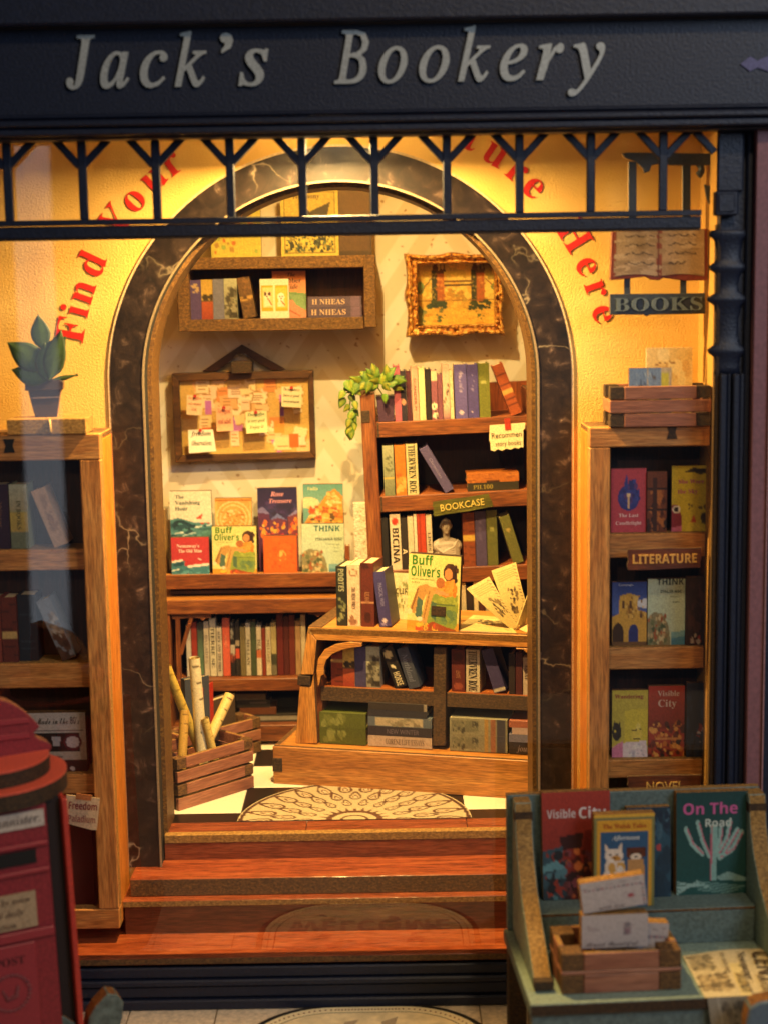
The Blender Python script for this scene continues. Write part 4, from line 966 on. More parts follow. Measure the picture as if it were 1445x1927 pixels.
# fourth row, seen between the things on the table
zb = SH[3]
for k, (x, w, yt, c, l) in enumerate(((870, 9, 1098, 'b9a98a', 'grey cream book low behind the table books at the left'), (880, 12, 1104, '2a1a12', 'black brown book low in the bookcase behind the open book'), (893, 9, 1096, 'c9b48c', 'cream book low in the bookcase between two dark ones'), (903, 11, 1102, '4a2214', 'dark red book low in the bookcase behind the table'), (915, 9, 1094, 'a89878', 'grey white book low in the bookcase, right of the dark red one'), (925, 10, 1100, '5a4a30', 'dull tan book low in the bookcase behind the loose paper'), (936, 12, 1096, '231712', 'black book at the right end of the low bookcase row'))):
    bs_(x, 1178, w, yt, c, l, zb=zb)

# ---- marble bust
bt = T('bust', 'small grey white bust of a draped man between books on the bookcase', 'bust', tuple(BF @ Vector((place(BF, 842, 1066, .02).x, .024, SH[2]+.0005))), (0, BT, 0))
m = M(); s_ = .001
m.ball((0, 0, .094), (.0125, .013, .0165), 16, 12); m.ball((0, -.004, .087), (.0095, .0105, .011), 14, 9); m.ball((0, -.0135, .092), (.0022, .0035, .0045), 8, 6)
m.ball((-.0045, -.0108, .098), (.004, .002, .0012), 8, 5); m.ball((.0045, -.0108, .098), (.004, .002, .0012), 8, 5); m.ball((0, -.0115, .0845), (.004, .002, .0011), 8, 5); m.ball((0, -.0115, .0785), (.0045, .003, .003), 8, 5)
m.ball((-.0125, .001, .092), (.002, .0035, .0045), 7, 5); m.ball((.0125, .001, .092), (.002, .0035, .0045), 7, 5)
m.lathe([(.0085, .06), (.0075, .07), (.008, .082)], 14)
m.ball((0, .004, .046), (.034, .016, .020), 18, 10); m.ball((0, .002, .03), (.03, .017, .03), 18, 10); m.ball((-.022, .003, .046), (.013, .014, .014), 12, 8); m.ball((.022, .003, .046), (.013, .014, .014), 12, 8)
m.lathe([(.02, 0), (.02, .006), (.013, .009), (.016, .02)], 18)
for k in range(7):
    u = k/6; m.tube([(-.030+.012*u, -.006-.004*u, .050-.022*u), (-.01+.01*u, -.0165, .034-.012*u), (.015+.008*u, -.0155, .046-.03*u), (.026+.003*u, -.006, .062-.036*u)], [.0018, .0024, .0024, .0016], 6)
o = m.build('figure', plain('9c8f80', .6, .06), bt, smooth=True)
rm = o.modifiers.new('merge', 'REMESH'); rm.mode = 'VOXEL'; rm.voxel_size = .0011; rm.use_smooth_shade = True

# ---- ivy over the bookcase
LEAF = printed(.6, 'leaf_print')
iv = T('ivy', 'yellow green trailing ivy hanging over the left end of the bookcase', 'plant', tuple(U(715, 742, .56)))
def leaf(par, px, py, ang, ln, d, c0='9aa828', c1='4f7a1c', wide=.62, bend=.3, heart=True, turn=0):
    s = sc(d); P = U(px, py, d); n = 15; w = 9
    a = Art(w, n, c1)
    for j in range(n):
        for i in range(w):
            u = abs(i/(w-1)-.5)*2; v = j/(n-1); k = max(0, 1-u*1.0)*(.55+.45*math.sin(v*3)); vein = 1 if (i == w//2 or (abs((v*6+u*2) % 1) < .22 and u < .8)) else 0
            col = np.array(lin(c0))*k+np.array(lin(c1))*(1-k); a.a[j, i] = col*(.72 if vein else 1)
    a.n(.08, abs(int(px+py)))
    ca, sa = math.cos(R(ang)), math.sin(R(ang)); ct, st_ = math.cos(R(turn)), math.sin(R(turn))
    def Q(u, v):
        x = (u-.5)*2; pr = (math.sin(math.pi*min(1, v**.62*.98+.02)) if heart else math.sin(math.pi*v**.85))
        wv = wide*ln*.5*pr; lx = x*wv; lz = v*ln-(.10*ln*abs(x)*(1-v) if heart else 0); ly_ = -bend*ln*math.sin(v*math.pi*.9)*.5+(.11 if heart else .03)*abs(x)*ln*.5
        lx, ly_ = lx*ct-ly_*st_, lx*st_+ly_*ct
        return (P.x+(lx*ca+lz*sa)*s, P.y+ly_*s, P.z+(-lx*sa+lz*ca)*s)
    o = sheet('leaf', a, Q, par, LEAF, world=True); o.data.polygons.foreach_set('use_smooth', [True]*len(o.data.polygons)); return o
iz = .545
gi = np.random.default_rng(21)
def ivleaf(px, py, an, ln): 
    t_ = gi.random(); leaf(iv, px, py, an, ln, iz-.018*gi.random(), ['8c9826', 'a4a22c', '74901e', 'b0aa34'][int(t_*4)], ['36640f', '4a7814', '2c5810', '5a8418'][int(gi.random()*4)], wide=.72, bend=.12, turn=gi.uniform(-25, 25))
for k in range(40):      # crown over the pot, then two trails
    a_ = gi.uniform(-100, 100); r_ = gi.uniform(4, 30); ivleaf(716+r_*math.sin(R(a_))*1.05, 716-r_*math.cos(R(a_))*.75+8, a_+gi.normal(0, 40), gi.uniform(17, 26))
for k in range(10): ivleaf(698-4.5*k+gi.normal(0, 3), 716+.8*k+gi.normal(0, 5), gi.choice([-100, -140, 160, -170])+gi.normal(0, 20), gi.uniform(17, 25))
for k in range(15): ivleaf(660+gi.normal(0, 5)-(2 if k % 2 else -2), 716+6.6*k, (-150 if k % 2 else 155)+gi.normal(0, 14), gi.uniform(17, 23))
ivleaf(657, 806, 175, 24); ivleaf(724, 742, 178, 18)
m = M(); m.tube([tuple(U(x, y, iz+.006)) for x, y in ((724, 748), (708, 725), (688, 718), (668, 722), (660, 745), (658, 770), (656, 800))], .0014, 6); m.build('stem', plain('5a6a1e', .6), iv, world=True)

# ---- signs on the bookcase
def plaque(fr, ly, qd, mat, txt, style, ink, label, name='sign', rough=True, thick=.006, hf=.42, wf=.82, cat='sign', dash=True):
    pts = [place(fr, x, y, ly) for x, y in qd]; c = sum(pts, Vector())/4
    mt = fr @ Matrix.Translation(c); t = T(name, label, cat, mt.to_translation(), fr.to_euler())
    q = [(p.x-c.x, p.z-c.z) for p in pts]; out = []
    for k in range(4):
        (xa, za), (xb, zb_) = q[k], q[(k+1) % 4]; n = 7 if k in (1, 3) and rough else (5 if rough else 1)
        for i in range(n):
            j = random.uniform(-.0016, .0016) if rough and i else 0
            out.append((xa+(xb-xa)*i/n+(j*1.6 if k in (1, 3) else 0), za+(zb_-za)*i/n+(j*.5 if k in (0, 2) else 0)))
    M().prism(out, 0, thick, 0, 1).build('board', [mat, MDF_D], t)
    wv = (pts[1]-pts[0]).length; hv = (pts[0]-pts[3]).length; an = math.atan2(pts[1].z-pts[0].z, pts[1].x-pts[0].x)
    m = M(); hh = hf*hv
    text(m, txt, style, hh/2*math.sin(an), -hh/2*math.cos(an), hh, y=-.0022, rot=an, fit=wf*wv, thick=.0016); m.build('lettering', plain(ink, .5, .05), t); return t
plaque(BF, -.012, [(814, 945), (919, 929), (928, 953), (817, 972)], wood('olive_plaque', '3c3c0c', '5c5a18', '74702a', 0), 'BOOKCASE', 'r', 'cfb860', 'olive green wooden plaque reading BOOKCASE, tilted on the bookcase shelf edge', hf=.46, wf=.78)
nt_ = T('paper_note', 'torn cream note with red tape hanging from the top bookcase shelf', 'note', tuple(BF @ place(BF, 952, 820, -.006)), (0, BT, 0), 'paper notes taped to furniture')
c = place(BF, 952, 820, -.006)
def nl(x, y): p = place(BF, x, y, -.006); return (p.x-c.x, p.z-c.z)
q = [nl(x, y) for x, y in ((921, 800), (988, 795), (987, 806), (984, 809), (984, 842), (980, 841), (975, 844), (968, 842), (960, 846), (952, 844), (944, 848), (936, 845), (930, 849), (923, 847), (922, 833), (920, 828))]
M().prism(q, 0, .0012).build('paper', plain('dfcfa2', .75, .12), nt_)
m = M(); x, z = nl(953, 823); text(m, 'Recommen', 'r', x, z, .0125, y=-.001, fit=.066, rot=.03); x, z = nl(956, 838); text(m, 'story books', 'r', x, z, .0105, y=-.001, fit=.056, rot=.03); m.build('lettering', plain('1e1408', .7, .05), nt_)
q = [nl(x, y) for x, y in ((948, 787), (959, 786), (961, 808), (950, 809))]; M().prism(q, -.0016, -.0004).build('tape', plain('a8321c', .5), nt_)

# ---- covers on the display ledge
def art_buff(w=56, h=72):
    a = Art(w, h, 'ded47e').g('d8d27a', 'e2d68a', 0, .5).r(0, .86, 1, 1, 'd8962e')
    a.p([(.52, .5), (.95, .5), (.97, .66), (.95, .9), (.9, .95), (.3, .92), (.25, .75), (.4, .7), (.42, .55)], '8a9a3e').b(.5, .52, .95, .62, ['a4ae48', '94a03c'], 26, 4, .04, .6).r(.56, .63, .92, .645, '5a7038').b(.55, .7, .92, .9, ['6f8a4e', '7c9448', '5e7c50'], 26, 3, .045, .8)
    a.p([(.2, .42), (.36, .38), (.44, .42), (.3, .6), (.14, .78), (.04, .74)], 'c0904a').p([(.4, .42), (.55, .42), (.74, .5), (.5, .5), (.44, .66), (.38, .9), (.26, .9), (.34, .6)], 'c89a52').l(.2, .45, .08, .74, .03, '8a5a2a').l(.42, .48, .33, .82, .02, '96682e').p([(.2, .55), (.3, .6), (.27, .86), (.16, .8)], '4f6a58').p([(.46, .6), (.56, .62), (.55, .85), (.46, .8)], '4f6c50')
    a.e(.80, .22, .13, .12, '3a2014').b(.7, .14, .93, .36, ['3a2014', '52301c', '2a160e'], 26, 7, .035).e(.77, .24, .075, .075, 'd08a50').p([(.66, .34), (.86, .31), (.95, .4), (.93, .5), (.72, .54), (.56, .5), (.5, .45), (.62, .42)], 'dc8a2c').b(.6, .36, .9, .5, ['d27a24', 'e8a040'], 22, 9, .03).e(.62, .36, .085, .07, 'b06a34').p([(.54, .44), (.78, .48), (.78, .52), (.5, .5)], 'd89a60').l(.86, .33, .74, .46, .06, 'e09a40')
    a.p([(.3, .93), (.5, .86), (.75, .92), (.95, .95), (.95, 1), (.25, 1)], '9a4a20').b(.2, .9, .6, .99, ['c86a2a', 'a85424', 'e0b040', 'd8502a'], 30, 5, .03).e(.05, .75, .05, .04, 'e8d8a0').e(.25, .84, .05, .03, 'e8dcb0').e(.23, .92, .05, .03, 'e2c040')
    return a.n(.06, 4)
BUFFT = [('Buff', 'S', '3f7a28', .27, .135, .115, .40), ('Oliver\u2019s', 'S', '3f7a28', .33, .285, .125, .56), ('and the quiet afternoon', 'r', '4a6a2c', .28, .33, .022, .5), ('A. Brook', 'r', '4a6a2c', .15, .375, .02, .2)]
def art_sea(): 
    a = Art(48, 56, 'e8dfc4').p([(0, .58), (.2, .54), (.5, .62), (1, .66), (1, 1), (0, 1)], '4e8284').p([(0, .72), (.12, .6), (.3, .58), (.48, .66), (.6, .72), (.5, .82), (.2, .8)], '1f3a44').p([(.05, .78), (.3, .64), (.42, .7), (.3, .8)], '2c525c').l(0, .86, .3, .84, .03, 'dfe4d8').l(.3, .9, .6, .84, .02, 'cfdcd4').l(.6, .74, 1, .68, .03, 'dfe6da').l(.55, .64, .95, .6, .02, 'c8d8d0').p([(.6, .56), (.78, .46), (.74, .58)], 'c8482e').p([(.7, .64), (.95, .64), (.88, .69), (.75, .68)], 'b8442c').b(0, .66, 1, 1, ['35646a', '5c9494', '274a54'], 46, 5, .05, .4)
    return a.n(.06)
def art_old():
    a = Art(46, 46, 'b8363a').p([(0, .66), (.25, .58), (.36, .62), (.34, .74), (.5, .72), (.95, .7), (1, .68), (1, 1), (0, 1)], '3f7a84').l(.05, .63, .28, .59, .05, 'eadfcc').l(.45, .75, .95, .7, .06, 'ece2d0').p([(.0, .7), (.3, .62), (.34, .72), (.1, .76)], '1f4a58').l(0, .86, .2, .82, .03, 'dfe2d4').e(.48, .92, .05, .05, 'c84030').b(.1, .8, 1, 1, ['2f6672', '5a98a0'], 24, 8, .06, .4).l(.7, .55, .78, .58, .015, 'f0e0d0')
    return a.n(.06)
def art_orn():
    a = Art(44, 40, 'd8a04a').r(.03, .05, .97, .95, 'e2b868').r(.06, .1, .94, .9, 'd8a450')
    for r_ in (.46, .36, .24): a.e(.5, .62, r_, r_*1.15, 'eccb88', .84)
    a.b(.2, .4, .8, .85, ['b87a2c', 'ecd090', 'c88a3a'], 60, 3, .028).r(.03, .05, .97, .09, 'b8702a').r(.03, .91, .97, .95, 'b8702a'); return a.n(.1)
def art_rose():
    a = Art(44, 54, '2c2450').g('241e48', '3a2a58', 0, .6).b(0, .3, 1, .6, ['33305e', '473266', '2a2448'], 40, 3, .08, .5).p([(0, .42), (.12, .36), (.3, .5), (.3, 1), (0, 1)], '5a2c50').p([(.3, .62), (.5, .5), (.72, .62), (.72, 1), (.3, 1)], '6a3450').p([(.76, .55), (1, .42), (1, 1), (.76, 1)], '7a3a44').p([(0, .42), (.12, .36), (.32, .5), (.02, .48)], '7a72a8').p([(.3, .62), (.5, .5), (.74, .63), (.5, .58)], '6c74b0').p([(.76, .56), (1, .42), (1, .5)], '8a82b4')
    a.b(.02, .62, .28, .92, ['f0a03a', 'e8742c', 'f6c860'], 14, 4, .035).b(.34, .68, .7, .85, ['e8742c', 'f0b040'], 14, 5, .03).b(.8, .6, .98, .85, ['f0903a', 'e85c2c'], 14, 6, .035).b(0, .88, 1, 1, ['8a2c44', 'c8443a', '6a2a50'], 26, 7, .05, .5); return a.n(.08)
def art_village():
    a = Art(44, 44, '6fa49a').g('5f9c98', '8ab49c', 0, .6).e(.15, .45, .25, .13, 'e2dca8').p([(.1, .85), (.4, .5), (.62, .22), (.78, .12), (.98, .3), (1, 1), (0, 1)], 'd89a3c').b(.15, .55, .95, .98, ['e8b858', 'd07a34', 'f0d890', 'b8642c', 'dca048', 'c8502c'], 120, 5, .05, .8).b(.6, .22, .95, .55, ['e8c070', 'd89244', 'f2dca0'], 50, 8, .04, 1).r(.66, .7, .76, .85, '6a4a2a').b(.2, .75, .9, 1, ['8a5a30', '5a4a30'], 16, 9, .025); return a.n(.06)
def art_sun():
    a = Art(40, 40, 'cf5c1c').r(.04, .04, .96, .96, 'd4631e').e(.55, .52, .13, .14, 'f0a04a', .5).e(.52, .48, .06, .07, 'f0b45c').e(.6, .55, .07, .07, 'd4631e').b(.1, .1, .9, .9, ['cc5818', 'd86a24'], 40, 3, .05); return a.n(.07)
def art_think(dark=False):
    a = Art(46, 54, 'c3d2b0').g('c6d4b2', 'b8ccb4', 0, .8).p([(0, .6), (.16, .5), (.38, .52), (.55, .68), (.62, .95), (.6, 1), (0, 1)], '8a8460').b(.02, .55, .5, .98, ['6a7048', 'b8a070', '4c5a3c', '8a7448', 'c8b888', 'a05a34'], 70, 4, .035).r(.62, .8, 1, 1, '4e86a0').p([(.62, .8), (1, .78), (1, .86), (.62, .9)], '7aa8b0'); return a.n(.06)
THINKT = [('THINK', 'S', '1f5c5e', .6, .15, .11, .8), ('ITALIANA GISC', 'S', '3a4a44', .64, .33, .05, .66), ('racconti e paesi', 'r', '4a5a54', .76, .42, .025, .4), ('anno', 'r', '4a5a54', .82, .49, .03, .2), ('nuovo', 'r', '4a5a54', .82, .56, .03, .2)]
G = 'books shown face out on the display ledge'
YA, YBk = .676, .716
zl = ZLE
def cov2(x0, y0, x1, y1, ytop_art, art, label, d, texts=(), edge=None, frac=1.0):   # the picture fills only what shows above the front row
    return cover(ID, d, x0, y0, x1, y1, art, label, G, zb=zl, texts=texts, edge=edge, frac=frac, roll=random.uniform(-.5, .6))
cov2(323, 925, 401, 1030, 0, art_sea(), 'white book with a red sail on dark waves, back row of the ledge', YBk, [('The', 'b', '2c4a50', .24, .15, .075, .3), ('Vanishing', 'b', '2c4a50', .43, .27, .08, .66), ('Hour', 'b', '2c4a50', .28, .39, .08, .33)], frac=.60)
cov2(406, 938, 475, 1030, 0, art_orn(), 'ornate gold orange book on a circle design in the back row of the ledge', YBk, frac=.44)
cov2(488, 919, 562, 1030, 0, art_rose(), 'dark blue night village book in the back row of the ledge', YBk, [('Rose', 'i', 'e8a0a8', .5, .16, .09, .55), ('Treasure', 'i', 'e8a0a8', .58, .29, .085, .7)], frac=.62)
cov2(572, 912, 647, 1030, 0, art_village(), 'bright orange hillside town book at the right of the back row on the ledge', YBk, [('Vallis', 'i', 'e8e0a0', .25, .14, .08, .4)], frac=.47)
cov2(324, 1012, 395, 1083, 0, art_old(), 'red book with foaming blue waves at the left front of the ledge', YA, [('Nemaway\u2019s', 'b', 'ecd8c8', .45, .26, .085, .62), ('The Old Man', 'b', 'ecd8c8', .5, .39, .085, .62)])
cov2(401, 991, 484, 1081, 0, art_buff(), 'cream book of a reading woman in orange shirt, front row of the ledge', YA, BUFFT)
cov2(497, 1009, 560, 1077, 0, art_sun(), 'plain orange book with a small sun spiral, front row of the ledge', YA)
cov2(569, 986, 648, 1075, 0, art_think(), 'pale green book with a flowering cliff at the right front of the ledge', YA, THINKT)
spine(ID, .712, 302, 1085, 15, 960, '8a6a3a', 'tall tan board standing at the far left end of the ledge', 'books shown face out on the display ledge', zb=zl, depth=.03)
spine(ID, .70, 650, 1075, 9, 1028, '8a4a20', 'small brown book behind the speckled board at the right end of the ledge', G, zb=zl, depth=.03)

# ---- low cabinet: thin books in a row, and books lying below
G = 'thin books in the low cabinet'
wt = lambda s_, c='2a211a': [(s_, 'b', c, .08, .92, .55)]
LOW = [(353, 9, 1176, 'b9b0a0', 'grey white thin book at the left end of the low cabinet row', {}), (362.5, 11, 1171, '8c2c18', 'red brown thin book second from the left in the low cabinet', {}), (374, 11, 1173, '33402c', 'dark green thin book beside the red brown one in the low cabinet', dict(bands=[('g', '3a3a34', '5a7a5a', 0, 1)])),
 (386, 10, 1170, 'b8ac92', 'white thin book with faint letters left of the bold lettered one in the low cabinet', dict(txt=wt('BALADES', '7a6e60'))), (397, 12, 1164, 'c6bc9c', 'white book with large black letters in the low cabinet row', dict(txt=wt('TIERRE SE'))), (410, 10, 1180, 'c0b49a', 'short cream book with small letters left of the salmon one in the low cabinet', dict(txt=wt('ALICE AND THE FREE'))),
 (421, 14, 1164, 'c2563c', 'salmon pink book in the middle of the low cabinet row', dict(txt=[('novella', 'r', 'd88a6a', .3, .5, .35)])), (435.5, 9, 1171, '17120f', 'black thin book with white marks right of the salmon one in the low cabinet', dict(bands=[('b', .2, .05, .8, .4, ['8a8478'], 9, 3, .12, .18), (.42, .62, 'a89a88'), ('b', 0, .62, 1, .75, ['8a3a24', '5a2418'], 9, 3, .2, .2)])), (445, 8, 1170, '221c16', 'very dark thin book with a red square in the low cabinet row', dict(bands=[(.36, .44, '8a7a66'), (.5, .68, 'b84428')])),
 (454, 10, 1179, '6a5f3c', 'tan green book between the black and white ones in the low cabinet', {}), (464.5, 9, 1173, 'b4ad98', 'white book with short black word in the low cabinet row', dict(txt=[('MELLAN', 'b', '2a2018', .3, .8, .6)])), (474, 10, 1171, '3d4a30', 'moss green book between two white ones in the low cabinet', {}),
 (484.5, 9.5, 1177, 'c2b8a2', 'white book with a red patch in the low cabinet row', dict(bands=[(.5, .66, 'b0603a')], txt=[('ISLA', 'b', '1c1612', .28, .5, .7)])), (494.5, 7, 1183, '7a2c18', 'narrow brick red book right of the patched white one in the low cabinet', {}), (502, 9.5, 1180, 'b9ae92', 'cream book with grey letters right of the narrow brick red one', dict(txt=wt('MILOSZ', '6a5c48'))), (512, 10, 1172, 'a89a6c', 'tan book with a dark lower half in the low cabinet row', dict(bands=[(.6, .8, '3a3a2a'), (.8, 1, '6a6450')])),
 (523, 12, 1155, '5c1812', 'tall dark maroon book near the right end of the low cabinet row', {}), (535.5, 10, 1161, '4a1610', 'deep red brown book between maroon and rust ones in the low cabinet', {}), (546, 11, 1158, '642412', 'rust brown tall book near the right end of the low cabinet', {}), (557.5, 10, 1169, 'a0805a', 'light tan short book near the right end of the low cabinet', dict(txt=[('cielo', 'r', '7a5a3a', .5, .75, .4)])), (568, 9, 1157, 'b8a888', 'cream book last at the right of the low cabinet row', {})]
for x, w, yt, c, l, k in LOW: spine(ID, .672, x, 1268-(x-353)*.04, w, yt, c, l, G, zb=ZSH, depth=.045, **k)
zl2 = U(500, 1366, DC).z
G = 'books lying at the bottom of the low cabinet'
_, z2 = flat(ID, .672, 447, 1346, 575, 1362, '2a2622', 'dark grey book lying lowest at the bottom of the low cabinet', G, bands=[(.3, .3, .9, .7, '8a8478')], zb=zl2)
_, z2 = flat(ID, .672, 452, 1334, 520, 1348, '6a3a1c', 'brown book lying second from below at the bottom of the low cabinet', G, zb=z2)
_, z2 = flat(ID, .672, 446, 1318, 508, 1333, '1e1a17', 'black book lying third from below at the bottom of the low cabinet', G, bands=[(.4, .2, .9, .5, '5a5048')], zb=z2)
flat(ID, .672, 444, 1306, 500, 1318, '6a5c48', 'tan grey book lying topmost at the bottom of the low cabinet', G, zb=z2)

# ---- table top
TF = XF[tb.name]
ZT = TZ+.0016
G = 'books standing on the display table'
def ts(x, yb, w, yt, c, l, ly=FY+.03, **k): return spine(TF, ly, x, yb, w, yt, c, l, k.pop('group', G), zb=k.pop('zb', ZT), **k)
orn = [('b', .2, .55, .8, .95, ['6a7048', '8a8a5a'], 20, 3, .10, .25), ('b', .25, .05, .7, .4, ['6a6a4c'], 8, 5, .09, .3)]
ts(634, 1172, 20, 1066, '1f2218', 'black book with pale ornaments at the left end of the table top', depth=.085, bands=orn, txt=[('POOTES', 'S', '9a9a78', .04, .42, .5)], noise=.12)
ts(655, 1171, 24, 1063, 'cdb694', 'cream book with brown ornaments, second on the table top', depth=.085, bands=[('e', .5, .14, .35, .06, '8a6248', .5), ('l', .5, .1, .5, .3, .05, '8a6248'), ('b', .2, .85, .8, .97, ['8a6248'], 9, 3, .12, .25)], txt=[('THE ROSE WREN', 'b', '6a4634', .36, .72, .3)], noise=.1)
ts(680, 1170, 25, 1060, '5c2416', 'dark red brown book third on the table top', depth=.085, bands=[('b', .1, 0, .9, .1, ['3c140c'], 8, 3, .15, .2), (.6, .63, 'b8845a'), ('e', .5, .85, .25, .08, '3a120a')], txt=[('KELMARS', 'b', 'a8744c', .45, .63, .35)], noise=.12)
ts(715, 1171, 22, (701, 1068), '3d376a', 'violet blue book leaning left on the table top', depth=.075, bands=[('e', .5, .88, .25, .03, 'c8b8c0'), ('b', .3, .9, .7, .97, ['8a80a8'], 5, 3, .1, .15)], txt=[('MAGICAL WISH', 'r', '8a86b0', .2, .62, .34)], side='3c3c44')
t = cover(TF, FY+.016, 765, 1041, 862, 1180, art_buff(70, 96), 'large cream book of a reading woman standing on the table top', G, thick=.021, zb=ZT, texts=BUFFT, edge=mdf('book_board_edge', '1a120a', '33210f', '4e3418'), roll=2.6)
M().box(.052, .083, -.0026, -.001, .036, .056).build('cover_tab', MDF_D, t)
a = Art(30, 40, 'd8cfa0').b(.1, .1, .9, .9, ['a8a26a', 'c8c090', '8a8a58'], 40, 3, .05).n(.08)
cover(TF, FY+.115, 742, 1078, 776, 1160, a, 'small cream card with faint lettering between the books on the table top', G, thick=.006, zb=ZT, texts=[('CLIFT', 'S', '5a5030', .5, .45, .12, .8)])
# open book with fanned pages
ob = T('open_book', 'open book of yellowed pages fanned upright at the right of the table top', 'book', tuple(TF @ Vector((Tl(966, 1185, FY+.05).x, FY+.05, ZT+.0004))), (0, 0, TH))
oc = XF[ob.name].inverted()
def page(ps, art, bend=.006, name='page', dd=(0, 0, 0, 0), lines=True):
    q = [oc @ (TF @ Tl(x, y, FY+.05+e)) for (x, y), e in zip(ps, dd)]
    q = [Vector((p.x, p.y, max(p.z, .0006))) for p in q]
    n = Vector((0, -1, 0))
    def P(u, v): 
        p = (q[0]*(1-u)+q[1]*u)*(1-v)+(q[3]*(1-u)+q[2]*u)*v; return p+n*bend*math.sin(math.pi*v)
    o = sheet(name, art, P, ob); so = o.modifiers.new('thick', 'SOLIDIFY'); so.thickness = .0022; so.offset = -1
    return o
def art_page(seed, blob):
    a = Art(36, 56, 'd9c27e').n(.05, seed)
    for k in range(5): a.l(.15, .08+k*.035, .82, .085+k*.035, .014, 'b89c5c')
    a.b(*blob, ['5a4a30', '7a6440', '8a7448', '4a3a28'], 34, seed, .045, .7)
    for k in range(14): a.l(.84, .05+k*.064, .94, .08+k*.064, .02, '8a7448')
    return a
page([(877, 1108), (920, 1085), (978, 1178), (962, 1190)], art_page(3, (.3, .35, .8, .75)), dd=(-.005, .01, .0, .0))
page([(924, 1074), (970, 1058), (994, 1150), (967, 1184)], art_page(5, (.3, .4, .75, .85)), dd=(.01, .03, .02, .0))
page([(1004, 1090), (1016, 1085), (985, 1182), (970, 1186)], Art(10, 20, 'dcc888').n(.05), dd=(0, .02, .01, 0))
page([(976, 1184), (1020, 1160), (1024, 1188), (990, 1190)], Art(14, 10, 'dcc888').n(.05), bend=.002, dd=(0, 0, -.02, -.02))
lp = T('loose_page', 'loose yellowed page with sketches lying flat beside the open book', 'paper', tuple(TF @ Vector((Tl(915, 1178, FY+.05).x, FY+.07, ZT+.0006))), (0, 0, TH))
a = art_page(8, (.3, .3, .8, .6))
zq = ZT+.0016
def onT(px, py, z): 
    o = TI @ CAM; v = TI.to_3x3() @ ray(px, py); return TF @ (o+v*((z-o.z)/v.z))
qs = [onT(x, y, zq) for x, y in ((890, 1158), (939, 1162), (972, 1192), (853, 1186))]
m = M(); m.add(qs+[p-Vector((0, 0, .001)) for p in qs], [(0, 1, 2, 3), (7, 6, 5, 4), (0, 4, 5, 1), (1, 5, 6, 2), (2, 6, 7, 3), (3, 7, 4, 0)]); m.build('sheet_of_paper', PAPER, lp, world=True)
sheet('page_print', a, lambda u, v: (qs[0]*(1-u)+qs[1]*u)*(1-v)+(qs[3]*(1-u)+qs[2]*u)*v+Vector((0, 0, .0006+.003*math.sin(math.pi*v)*u)), lp, world=True)

# ---- table shelf
G = 'books on the middle shelf of the display table'
zb = zsL; SLY = SY+.012
kk = dict(zb=zb, group=G, ly=SLY, depth=.07)
ts(624, 1293, 23, 1216, '7a2e14', 'red brown wood grained book at the left end of the table shelf', bands=[(.32, .42, 'b0884a')]+[('l', 0, v, 1, v+.03, .02, '54200c') for v in (.1, .2, .55, .7, .85)], **kk)
ts(646, 1293, 22.5, 1216, 'a8843c', 'book with a tree landscape spine second on the table shelf', bands=TREE, **kk)
ts(668.5, 1293, 21.5, 1217, '3e3a5e', 'plain dark slate blue book third on the table shelf', **kk)
ts(690, 1294, 26, 1217, '8f9080', 'pale grey book with dark woodland spine on the table shelf', bands=GREYT, **kk)
ts(745, 1296, 22, (718, 1222), '17130e', 'black book with a white horse and gold frame leaning on the table shelf', bands=[('e', .4, .18, .3, .1, 'b8a878'), ('l', .3, .45, .6, .5, .08, 'd8cfa8')], txt=[('HORSE', 'S', 'c8bc94', .62, .95, .55)], **kk)
ts(770, 1293, 22, (746, 1218), '3c4250', 'grey blue book leaning beside the black horse book on the table shelf', txt=[('Northland', 'i', '6a7080', .15, .85, .5)], **kk)
ts(850, 1303, 25, 1222, '5a2014', 'maroon book with stamped frame right of the table divider', bands=[('e', .5, .2, .3, .1, '3c120c'), ('e', .5, .85, .3, .08, '8a4430')], txt=[('LENORE', 'r', '9a6a4a', .5, .68, .3)], **kk)
ts(877, 1305, 26, 1223, 'bdb298', 'grey white book with bold letters down the spine on the table shelf', txt=ROE, **kk)
ts(930, 1308, 23, (905, 1228), '3c3562', 'violet book leaning left on the right half of the table shelf', bands=[(.9, .96, 'b8b0a0')], **kk)
ts(957, 1306, 12, 1230, '2a201c', 'dark brown narrow book near the right end of the table shelf', **kk)
ts(970, 1307, 13, 1229, '4a1c1a', 'dark wine narrow book near the right end of the table shelf', **kk)
ts(984, 1308, 14, 1238, 'b8a898', 'short grey white book at the right end of the table shelf', txt=[('ESSAY', 'b', '4a3c34', .2, .6, .5)], **kk)
ts(999, 1308, 12, 1232, '5a3a2a', 'brown book partly hidden behind the arch on the table shelf', **kk)
